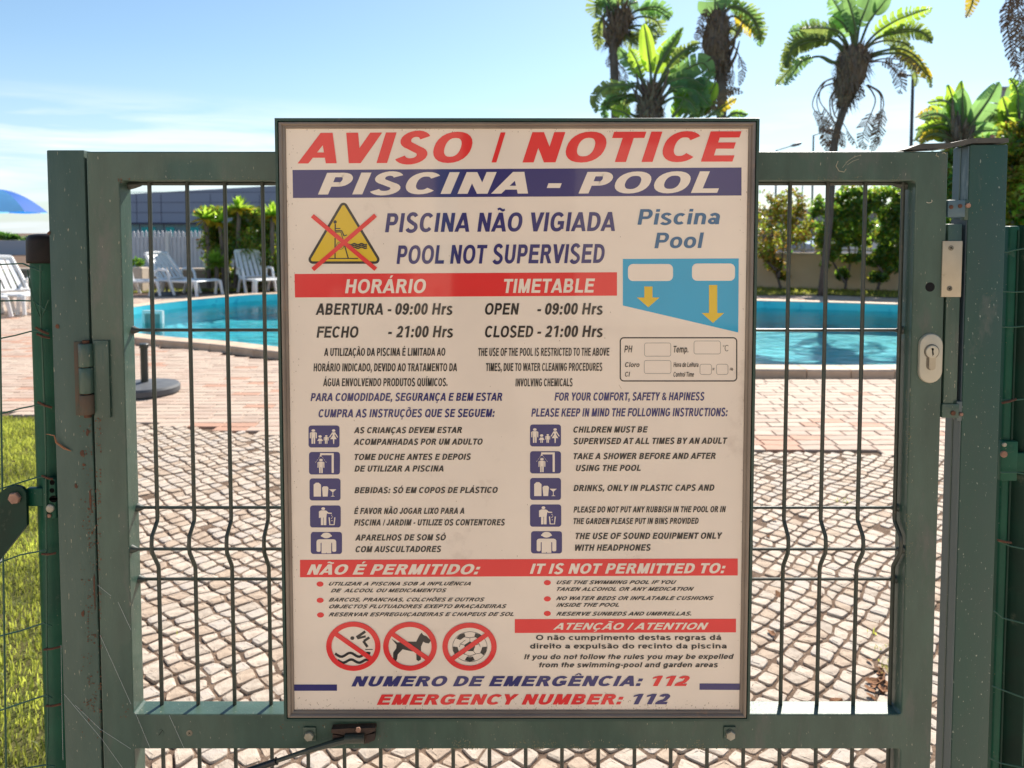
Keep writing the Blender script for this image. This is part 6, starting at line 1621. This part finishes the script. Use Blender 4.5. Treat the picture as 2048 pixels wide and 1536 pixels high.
bush((14, 470), 'row of distant dark tree tops over the far wall on the left', [[(14, 480), (14, 470)]], [(-30, 473, 30, 7, 1), (4, 472, 18, 6, 1), (24, 475, 14, 5, .8), (60, 478, 20, 4, .6)], 1500, .16, [('g', 1)], 38, 46.5, 'tree', 'tree', .1)
bush((700, 470), 'wide dark tree mass behind the notice board', [[(760, 475), (760, 440)]], [(700, 455, 60, 20, 1), (900, 450, 100, 20, 1)], 800, .14, [('g', 1)], 39, 44, 'tree', 'tree', .1)
bush((1640, 470), 'distant olive coloured trees low over the railing on the right', [[(1640, 480), (1640, 460)]], [(1560, 462, 60, 12, 1), (1680, 462, 60, 14, 1), (1790, 460, 60, 14, 1)], 1600, .13, [('g', 2), ('y', 1)], 40, 42, 'tree', 'tree', .1)

# ------------------------------------------------------------------ giant bird of paradise palms
def catmull(pts, n=6):
    out = []; P_ = [pts[0]] + list(pts) + [pts[-1]]
    for i in range(1, len(P_) - 2):
        p0, p1, p2, p3 = P_[i - 1], P_[i], P_[i + 1], P_[i + 2]
        for j in range(n):
            t = j / n; out.append(tuple(.5 * ((2 * b) + (c - a) * t + (2 * a - 5 * b + 4 * c - d) * t * t + (3 * b - a - 3 * c + d) * t ** 3) for a, b, c, d in zip(p0, p1, p2, p3)))
    out.append(tuple(pts[-1])); return out
def palm_leaf(root, pts, f0, wid, kind, Y, seed, torn=.5, depth=None):
    """big leaf whose rib follows measured points; the blade starts at fraction f0 and is torn into strips"""
    r2 = random.Random(seed); s = Y / F_PX
    dz = depth if depth is not None else r2.uniform(-.5, .5)
    cp = catmull(pts, 7); n = len(cp); path = []
    for i, (x, y) in enumerate(cp):
        t = i / (n - 1); p = P(x, y, Y); path.append(p + Vector((0, dz * t, 0)))
    mb_ = MB(); dead = kind == 'br'
    mb_.mi = 1; mb_.tube(path, .02, 6, rs=[(.035 if not dead else .02) * (1 - .8 * i / (n - 1)) for i in range(n)])
    mb_.mi = 0
    # resample the rib finely along the blade
    L_ = [0]
    for a, b in zip(path[:-1], path[1:]): L_.append(L_[-1] + (b - a).length)
    tot = L_[-1]
    def at(d):
        for i in range(n - 1):
            if L_[i + 1] >= d: q = (d - L_[i]) / max(1e-6, L_[i + 1] - L_[i]); return path[i].lerp(path[i + 1], q), (path[i + 1] - path[i]).normalized()
        return path[-1], (path[-1] - path[-2]).normalized()
    W_ = wid * s * (1.12 if kind != 'br' else 1.0); bl = tot * (1 - f0); step = max(.05, bl / (34 if torn >= .5 else 26))
    view = Vector((r2.uniform(-.35, .35), -1, r2.uniform(-.3, .3))).normalized()
    for side in (-1, 1):
        d = tot * f0; prev = None; fold = r2.uniform(.15, .6)
        while d < tot - 1e-3:
            stp = min(step * r2.uniform(.7, 1.4), tot - d); u0 = (d - tot * f0) / bl; u1 = (d + stp - tot * f0) / bl
            prof = lambda u: W_ * (max(0.0, math.sin(PI * min(1, (u * .93 + .07))) ** .55)) * (1 - .25 * u)
            a, ta = at(d); b, tb = at(d + stp)
            na = ta.cross(view).normalized() * side; nb = tb.cross(view).normalized() * side
            gap = r2.random() < torn
            droop = Vector((0, 0, -1)) * (.25 + .35 * r2.random()) * (1 if torn > .3 else .3)
            k = r2.uniform(.75, 1.05) if torn > .2 else 1
            lean = .25 + (.2 * r2.random() if gap else 0)
            fo = view * -fold * .5
            oa = a + (na + ta * lean + droop * .5 + fo).normalized() * prof(u0) * k; ob = b + (nb + tb * lean + droop * .5 + fo).normalized() * prof(u1) * k
            if dead:
                if r2.random() < .06: d += stp; continue
                m_ = (oa + ob) / 2; w_ = (ob - oa) * .34; oa2, ob2 = m_ - w_, m_ + w_
                mb_.add([a.lerp(b, .25), a.lerp(b, .75), ob2 + Vector((0, 0, -.03)), oa2 + Vector((0, 0, -.03))], [(0, 1, 2, 3)])
            else:
                if not gap and prev is not None: oa = prev
                elif gap: a = a.lerp(b, .0); oa = oa.lerp(ob, .45 if torn >= .5 else .25)
                ma, mb2 = a.lerp(oa, .5) - view * .04 * k, b.lerp(ob, .5) - view * .04 * k
                mb_.add([a, b, mb2, ma, ob, oa], [(0, 1, 2, 3), (3, 2, 4, 5)])
                prev = ob
            d += stp
    rm = LEAF['br'] if dead else M['rib']
    return mb_.build('leaf', [LEAF[kind], rm], root, fix=False)
M['rib'] = mat('pale_green_leaf_rib', (.12, .15, .06), .6, .3)
def crown(root, pts, rs_, Y, seed=0, nst=14):
    path = [P(x, y, Y) for x, y in pts]; s = Y / F_PX; r2 = random.Random(seed)
    mb_ = MB(); mb_.tube(path, .1, 14, rs=[r * s * .86 for r in rs_])
    for i, v in enumerate(mb_.v): mb_.v[i] = tuple(Vector(v) + Vector((r2.uniform(-.03, .03), r2.uniform(-.03, .03), r2.uniform(-.05, .05))))
    mb_.build('leaf_sheath', M['fibre'], root, smooth='all')
    top = path[-1]; bot = path[0]
    mb_ = MB()
    for k in range(520):
        t = r2.random() * (len(path) - 1.001); i = int(t); c = path[i].lerp(path[i + 1], t - i); rad_ = (rs_[i] + (rs_[i + 1] - rs_[i]) * (t - i)) * s
        a = r2.uniform(0, 2 * PI); d = Vector((math.cos(a), math.sin(a), 0)); p0 = c + d * rad_ * .9
        p1 = p0 + d * r2.uniform(.03, .20) + Vector((0, 0, r2.uniform(-.34, .26))); w_ = Vector((-d.y, d.x, 0)) * r2.uniform(.008, .045)
        mb_.add([p0 - w_, p0 + w_, p1], [(0, 1, 2)])
    tag(mb_.build('loose_fibres', M['fibre'], root, fix=False), kind='stuff')
    for k in range(nst):
        a = r2.uniform(-1, 1); q0 = bot.lerp(top, r2.uniform(0, .6)) + Vector((a * rs_[1] * s * .5, -.05, 0)); q1 = q0 + Vector((a * r2.uniform(.1, .4), r2.uniform(-.2, .1), r2.uniform(.3, .7)))
        mb_ = MB(); mb_.tube([q0, (q0 + q1) / 2 + Vector((a * .05, 0, 0)), q1], .03, 6, rs=[.05, .035, .012]); mb_.build('leaf_stalk', M['fibre'] if k % 3 else M['bark'], root, smooth='all')
def palm(label, Y, trunk, tr, sheath, srs, leaves, seed, z=None, nst=14):
    b = P(*trunk[0], Y); root = empty('palm', (b.x, Y, 0), label, 'palm tree', 'giant bird of paradise palms behind the pool')
    pts = [Vector((b.x, Y, 0))] + [P(x, y, Y) for x, y in trunk]
    if pts[1].z < .3: pts = [Vector((pts[1].x, Y, 0))] + pts[2:]
    mb_ = MB(); mb_.tube(catm3(pts), tr, 12, rs=None); mb_.build('trunk', M['bark'], root, smooth='all')
    if sheath: crown(root, sheath, srs, Y, seed, nst)
    for i, (pp, f0, w, kind, torn) in enumerate(leaves):
        pts_ = pp if z is None else [z(*q) for q in pp]
        palm_leaf(root, pts_, f0, w, kind, Y, seed * 100 + i, torn)
        if i % 2 == 0 and torn > .2:
            r3 = random.Random(seed * 31 + i); n_ = len(pts_)
            p2 = [(x + r3.uniform(-9, 9) * k / n_, y + r3.uniform(2, 16) * k / n_) for k, (x, y) in enumerate(pts_)]
            palm_leaf(root, p2, f0, w * .85, kind if kind == 'br' else r3.choice(['ed', 'ban', kind]), Y, seed * 100 + 50 + i, min(.9, torn + .15))
    return root
def catm3(pts):
    return [Vector(q) for q in catmull([tuple(p) for p in pts], 5)]
zA = lambda x, y: (1540 + x / 5.12, y / 5.12)
palm('tall palm like tree right of the board with drooping shredded dead leaves', 15.9, [(1642, 592), (1655, 480), (1663, 370), (1668, 300), (1672, 270), (1684, 230), (1693, 205)], .075,
     [zA(760, 1090), zA(770, 950), zA(830, 780), zA(860, 600), zA(860, 480)], [9, 22, 32, 36, 20],
     [([(860, 560), (830, 330), (740, 120), (640, -60)], .30, 28, 'ban', .35), ([(860, 520), (880, 200), (860, -150)], .35, 26, 'ban', .3), ([(880, 520), (930, 250), (1010, 60), (1080, -120)], .40, 24, 'ban', .05),
      ([(900, 520), (1000, 250), (1120, 80), (1230, -60)], .62, 16, 'ban', .1), ([(820, 520), (700, 350), (520, 290), (230, 300)], .32, 26, 'ban', .45), ([(800, 330), (740, 230), (640, 160)], .25, 20, 'ban', .2),
      ([(800, 560), (650, 420), (420, 400), (220, 480), (130, 700)], .25, 24, 'ed', .7), ([(790, 590), (620, 430), (380, 440), (200, 530), (150, 720)], .35, 20, 'ed', .7), ([(780, 620), (640, 640), (500, 570), (300, 640), (190, 740), (90, 860)], .45, 18, 'ed', .7),
      ([(930, 540), (1050, 370), (1280, 220), (1610, 110)], .26, 24, 'b', .6), ([(940, 560), (1080, 400), (1300, 320), (1500, 320), (1640, 430)], .35, 22, 'ed', .7), ([(940, 560), (1050, 450), (1250, 400), (1450, 440), (1540, 570)], .4, 20, 'ed', .75),
      ([(950, 590), (1080, 540), (1300, 500), (1440, 600), (1520, 760), (1510, 880)], .35, 19, 'ed', .7), ([(960, 620), (1100, 570), (1290, 570), (1400, 650), (1480, 780), (1540, 850)], .4, 16, 'yel', .7), ([(1000, 640), (1130, 620), (1300, 660), (1420, 770)], .3, 15, 'br', .7),
      ([(1180, 640), (1240, 720), (1290, 850), (1250, 980)], .2, 18, 'br', .7),
      ([(660, 800), (560, 840), (490, 960), (490, 1060), (560, 1180), (640, 1340), (690, 1500)], .45, 20, 'br', .6), ([(660, 850), (570, 880), (520, 960), (530, 1080), (640, 1300), (690, 1560)], .5, 22, 'br', .6), ([(670, 910), (620, 1020), (640, 1180), (690, 1260), (760, 1360), (790, 1500)], .7, 10, 'br', .6),
      ([(990, 870), (1035, 960), (1040, 1060), (960, 1230), (880, 1400), (880, 1540)], .45, 20, 'br', .6), ([(1000, 870), (1110, 950), (1130, 1070), (1090, 1200), (1040, 1400), (1030, 1500)], .45, 20, 'br', .6), ([(900, 850), (950, 900), (940, 1000)], .2, 14, 'br', .5)], 41, zA)
zB = lambda x, y: (1170 + x / 5.39, y / 5.39)
palm('slim leftmost palm like tree with a tall thin trunk behind the board', 17.2, [(1226, 560), (1230, 400), (1231, 240), (1228, 120), (1225, 60)], .10, [zB(290, 480), zB(360, 330), zB(420, 180), zB(380, 100)], [12, 20, 22, 10],
     [([(400, 200), (330, 20), (200, -80)], .4, 26, 'ed', .5), ([(380, 180), (260, 20), (130, 60), (120, 200)], .3, 26, 'ed', .7), ([(330, 180), (230, 130), (160, 260), (180, 470)], .35, 18, 'ed', .8),
      ([(430, 200), (480, 40), (600, -40)], .5, 24, 'ban', .4), ([(440, 220), (560, 110), (780, 70), (950, 170)], .35, 22, 'ban', .6), ([(450, 250), (600, 170), (780, 200), (870, 350)], .4, 20, 'ed', .75), ([(450, 300), (560, 290), (700, 330), (780, 440)], .4, 18, 'ed', .8),
      ([(400, 150), (390, -20), (420, -160)], .5, 30, 'ban', .3), ([(380, 300), (500, 380), (620, 380), (760, 430)], .2, 18, 'ed', .8), ([(360, 320), (480, 450), (600, 520)], .2, 18, 'ed', .7), ([(340, 200), (260, 60), (180, -20), (90, 0)], .3, 22, 'ban', .5), ([(300, 540), (260, 620), (250, 720)], .2, 9, 'br', .6), ([(330, 600), (350, 700), (400, 800), (420, 1200)], .2, 9, 'br', .6)], 42, zB)
palm('palm like tree behind the board with a thick pale sheath and hanging dead leaf', 16.8, [(1436, 560), (1440, 300), (1444, 200), (1440, 140)], .11, [zB(1470, 800), zB(1420, 650), zB(1400, 480), zB(1430, 260), zB(1450, 120)], [12, 26, 30, 24, 12],
     [([(1440, 200), (1400, 60), (1420, -120)], .15, 36, 'ban', .05), ([(1450, 150), (1540, 0), (1640, -120)], .3, 28, 'ban', .3), ([(1460, 180), (1600, 60), (1780, 130), (1900, 280), (1930, 420)], .2, 26, 'ed', .7), ([(1470, 240), (1620, 160), (1760, 240), (1960, 350)], .3, 22, 'yel', .7),
      ([(1380, 200), (1300, 120), (1270, 240)], .3, 12, 'br', .7), ([(1500, 490), (1600, 470), (1690, 580), (1740, 720), (1720, 880)], .45, 12, 'br', .6), ([(1520, 620), (1590, 700), (1570, 850), (1500, 960)], .4, 12, 'br', .6), ([(1480, 300), (1600, 300), (1700, 370)], .3, 18, 'ed', .6), ([(1330, 340), (1280, 300), (1230, 330)], .2, 16, 'br', .5)], 43, zB)
palm('lower palm like tree with broad upright untorn leaves behind the board', 15.6, [(1308, 560), (1310, 300), (1310, 215)], .10, [zB(700, 1260), zB(690, 1150), zB(710, 1030), zB(740, 930)], [28, 26, 18, 8],
     [([(720, 1000), (690, 780), (640, 540), (590, 320)], .30, 17, 'b', .0), ([(740, 980), (770, 760), (830, 590), (940, 400)], .3, 17, 'b', .1), ([(730, 980), (750, 800), (880, 540), (1020, 340)], .45, 13, 'ban', .3), ([(690, 1000), (560, 780), (460, 640), (370, 490)], .35, 17, 'ban', .25),
      ([(650, 1000), (560, 900), (420, 920), (180, 930)], .3, 14, 'ban', .6), ([(640, 1040), (520, 940), (250, 950), (100, 1080), (90, 1260)], .3, 17, 'ed', .6), ([(640, 1080), (540, 1020), (300, 1040), (220, 1180), (260, 1300)], .3, 14, 'ban', .6),
      ([(780, 1000), (880, 820), (1000, 690), (1110, 640)], .35, 19, 'b', .2), ([(800, 1020), (920, 840), (1130, 720), (1300, 660), (1400, 800)], .3, 24, 'ban', .15), ([(800, 1060), (900, 900), (1100, 870), (1250, 980)], .3, 22, 'ban', .4),
      ([(820, 1080), (950, 960), (1150, 980), (1300, 1180)], .3, 24, 'ban', .4), ([(830, 1120), (960, 1060), (1100, 1120), (1160, 1260)], .3, 20, 'ban', .3), ([(620, 1100), (480, 1060), (420, 1130)], .3, 12, 'ed', .5), ([(1250, 1260), (1310, 1080), (1390, 900)], .1, 17, 'b', .1),
      ([(1300, 1240), (1420, 1100), (1520, 990), (1620, 980)], .2, 13, 'br', .5), ([(1300, 1280), (1480, 1160), (1620, 1070)], .4, 12, 'yel', .5), ([(1500, 1300), (1600, 1220), (1760, 1230)], .3, 11, 'b', .8),
      ([(960, 1250), (1040, 1050), (1080, 850), (1160, 620)], .25, 20, 'ban', .3), ([(1060, 1280), (1180, 1080), (1280, 900), (1330, 760)], .2, 22, 'ban', .4), ([(1100, 1290), (1240, 1180), (1400, 1160), (1480, 1260)], .2, 20, 'ed', .5), ([(940, 1260), (1010, 1150), (1060, 1020)], .1, 20, 'b', .3),
      ([(1150, 1290), (1210, 1160), (1250, 1040)], .1, 24, 'ban', .4), ([(560, 1270), (430, 1180), (330, 1090), (200, 1080)], .2, 18, 'ban', .6), ([(500, 1290), (400, 1230), (260, 1220)], .15, 16, 'b', .5), ([(760, 980), (900, 700), (1060, 560), (1200, 500)], .4, 16, 'ed', .5), ([(680, 1000), (600, 820), (540, 680), (460, 560)], .35, 18, 'b', .3)], 44, zB)
zE = lambda x, y: (1780 + x / 4.388, 130 + y / 4.388)
palm('bright green banana like plant with broad upright leaves above the latch', 12.4, [(1940, 560), (1932, 420), (1914, 300)], .08, [zE(600, 760), zE(590, 680), zE(600, 600)], [20, 18, 9],
     [([(600, 640), (590, 480), (560, 320), (520, 170)], .22, 18, 'b', .0), ([(620, 640), (660, 420), (700, 260), (740, 100)], .3, 16, 'b', .0), ([(610, 640), (640, 440), (640, 300), (650, 200)], .25, 24, 'ban', .0), ([(640, 650), (700, 480), (760, 330), (790, 200)], .25, 20, 'ban', .1),
      ([(590, 640), (500, 520), (420, 430), (380, 400)], .3, 16, 'b', .3), ([(580, 640), (520, 420), (420, 340), (240, 360)], .3, 14, 'b', .6), ([(580, 650), (480, 480), (340, 430), (190, 470)], .35, 15, 'yel', .6), ([(570, 660), (470, 580), (360, 580), (230, 660)], .25, 14, 'ed', .6), ([(570, 680), (440, 620), (320, 620), (200, 690)], .3, 13, 'yel', .6),
      ([(650, 650), (760, 520), (860, 480)], .2, 22, 'ban', .1), ([(560, 640), (540, 520), (500, 420), (490, 300)], .2, 18, 'ban', .0), ([(640, 660), (720, 600), (830, 600)], .1, 20, 'ban', .2), ([(600, 700), (680, 560), (800, 470)], .2, 22, 'b', .1), ([(620, 640), (720, 430), (840, 380)], .25, 20, 'b', .4), ([(600, 600), (470, 520), (300, 560)], .2, 18, 'b', .5), ([(600, 640), (700, 520), (900, 560)], .2, 20, 'b', .4), ([(560, 700), (460, 560), (380, 520)], .2, 20, 'b', .4), ([(620, 720), (740, 680), (880, 700)], .15, 20, 'b', .2), ([(600, 660), (560, 470), (470, 320)], .2, 20, 'b', .1)], 45, zE)
palm('banana like plant with a yellow torn leaf at the right edge, behind the gate post', 13.2, [(2060, 570), (2052, 420), (2032, 290)], .07, [zE(1090, 800), zE(1080, 700), zE(1090, 600)], [22, 20, 9],
     [([(1090, 640), (1040, 480), (960, 400), (840, 380)], .3, 16, 'yel', .5), ([(1090, 640), (1080, 400), (1040, 240), (940, 150)], .45, 18, 'b', .3), ([(1080, 640), (980, 520), (930, 600), (850, 700)], .3, 16, 'b', .0), ([(1080, 620), (1010, 440), (940, 420), (850, 560)], .4, 16, 'ban', .1),
      ([(1110, 620), (1150, 400), (1180, 180), (1240, 60)], .3, 30, 'ban', .2), ([(1100, 640), (1130, 460), (1140, 300), (1080, 160)], .3, 26, 'ban', .2), ([(1100, 660), (1180, 560), (1260, 600)], .2, 26, 'b', .2), ([(1080, 680), (1010, 640), (960, 760), (900, 900)], .2, 20, 'ban', .3),
      ([(1090, 700), (1120, 820), (1100, 960)], .1, 18, 'yel', .4), ([(1100, 720), (1160, 860), (1150, 1040)], .1, 16, 'br', .5), ([(1090, 700), (1060, 860), (1090, 1100)], .1, 16, 'ed', .4), ([(1080, 660), (1000, 480), (900, 300)], .25, 18, 'b', .1), ([(1090, 680), (1050, 560), (960, 500)], .1, 22, 'b', .2), ([(1080, 700), (980, 700), (880, 800)], .15, 18, 'yel', .3), ([(1080, 720), (1100, 900), (1070, 1200)], .1, 18, 'b', .3), ([(1100, 700), (1160, 900), (1120, 1200)], .1, 18, 'b', .3)], 46, zE)
palm('palm like tree outside the upper right corner with a shredded brown leaf hanging in', 14.0, [(2120, 560), (2118, 300), (2115, 60)], .12, [(2118, 80), (2112, 20), (2110, -40)], [14, 30, 20],
     [([(2110, -20), (2040, -40), (2020, 20), (2022, 80), (2050, 170)], .3, 24, 'br', .6), ([(2100, -60), (2000, -90), (1955, -40), (1938, 14), (1926, 38)], .35, 22, 'yel', .6), ([(2110, 0), (2060, -10), (2035, 10), (2050, 60)], .2, 18, 'br', .5), ([(2110, -40), (2170, -120), (2260, -60)], .3, 30, 'ban', .5), ([(2110, 0), (2060, 10), (2040, 60), (2044, 140)], .3, 16, 'br', .6)], 47)

# ------------------------------------------------------------------ out of view: paving, plus a house and tree added for bounce and reflection
M['pave_pale'] = mat('pale_paving', (.60, .50, .40), .85, .2, col2=(.52, .42, .33), vscale=3, bump=.3, bscale=40)
mb = MB(); mb.add([(-9, -8, .006), (9, -8, .006), (9, .88, .006), (-9, .88, .006)], [(0, 1, 2, 3)]); tag(mb.build('entrance_paving', M['pave_pale']), kind='structure')
house = empty('added_bounce_house', (0, -8, 0), 'added pale house, unseen behind the camera, for warm bounce and reflections', 'house')  # added out of view to bounce warm light onto the board
M['cream_wall'] = mat('cream_house_render', (.80, .70, .57), .9, .2, col2=(.74, .64, .52), vscale=1)
mb = MB(); mb.box(-11, -9, 0, -.1, -8, 3.1); mb.build('wall', M['cream_wall'], house)
mb = MB(); mb.box(-.1, -9.6, 0, 9, -8.9, 3.4); mb.build('wall', M['taupe'], house)
mb = MB(); mb.box(-2.9, -8.0, 0, -1.3, -7.2, 2.6); mb.build('porch', M['cream_wall'], house)
mb = MB(); mb.box(-11.2, -9.2, 3.1, .1, -7.7, 3.3); mb.build('roof', M['capstone'], house)
for xx in (-7, -4.6, -1.0):
    mb = MB(); mb.box(xx, -8.02, .9, xx + .7, -7.99, 2.3); mb.build('window', M['tealglass'], house)
mb = MB(); mb.box(.9, -8.88, 0, 3.4, -8.84, 2.6); mb.build('garage_door', M['cream_wall'], house)

tt = empty('added_reflection_tree', (-.2, -3.3, 0), 'added dark trunked tree, unseen behind the camera, for a dark column in the reflection', 'tree')  # added out of view to put a dark column in the board's reflection
mb = MB(); mb.tube([(-.2, -3.3, 0), (-.22, -3.3, 1.0), (-.16, -3.3, 1.9), (-.2, -3.35, 2.8), (-.3, -3.4, 3.6)], .2, 12, rs=[.24, .2, .18, .17, .12]); mb.build('trunk', mat('very_dark_bark', (.03, .024, .02), .9, .2), tt, smooth='all')
leaves_cloud('crown', [((-.2, -3.4, 3.8), (1.5, 1.2, .9), 1)], 5000, .07, [('g', 1)], 77, tt)
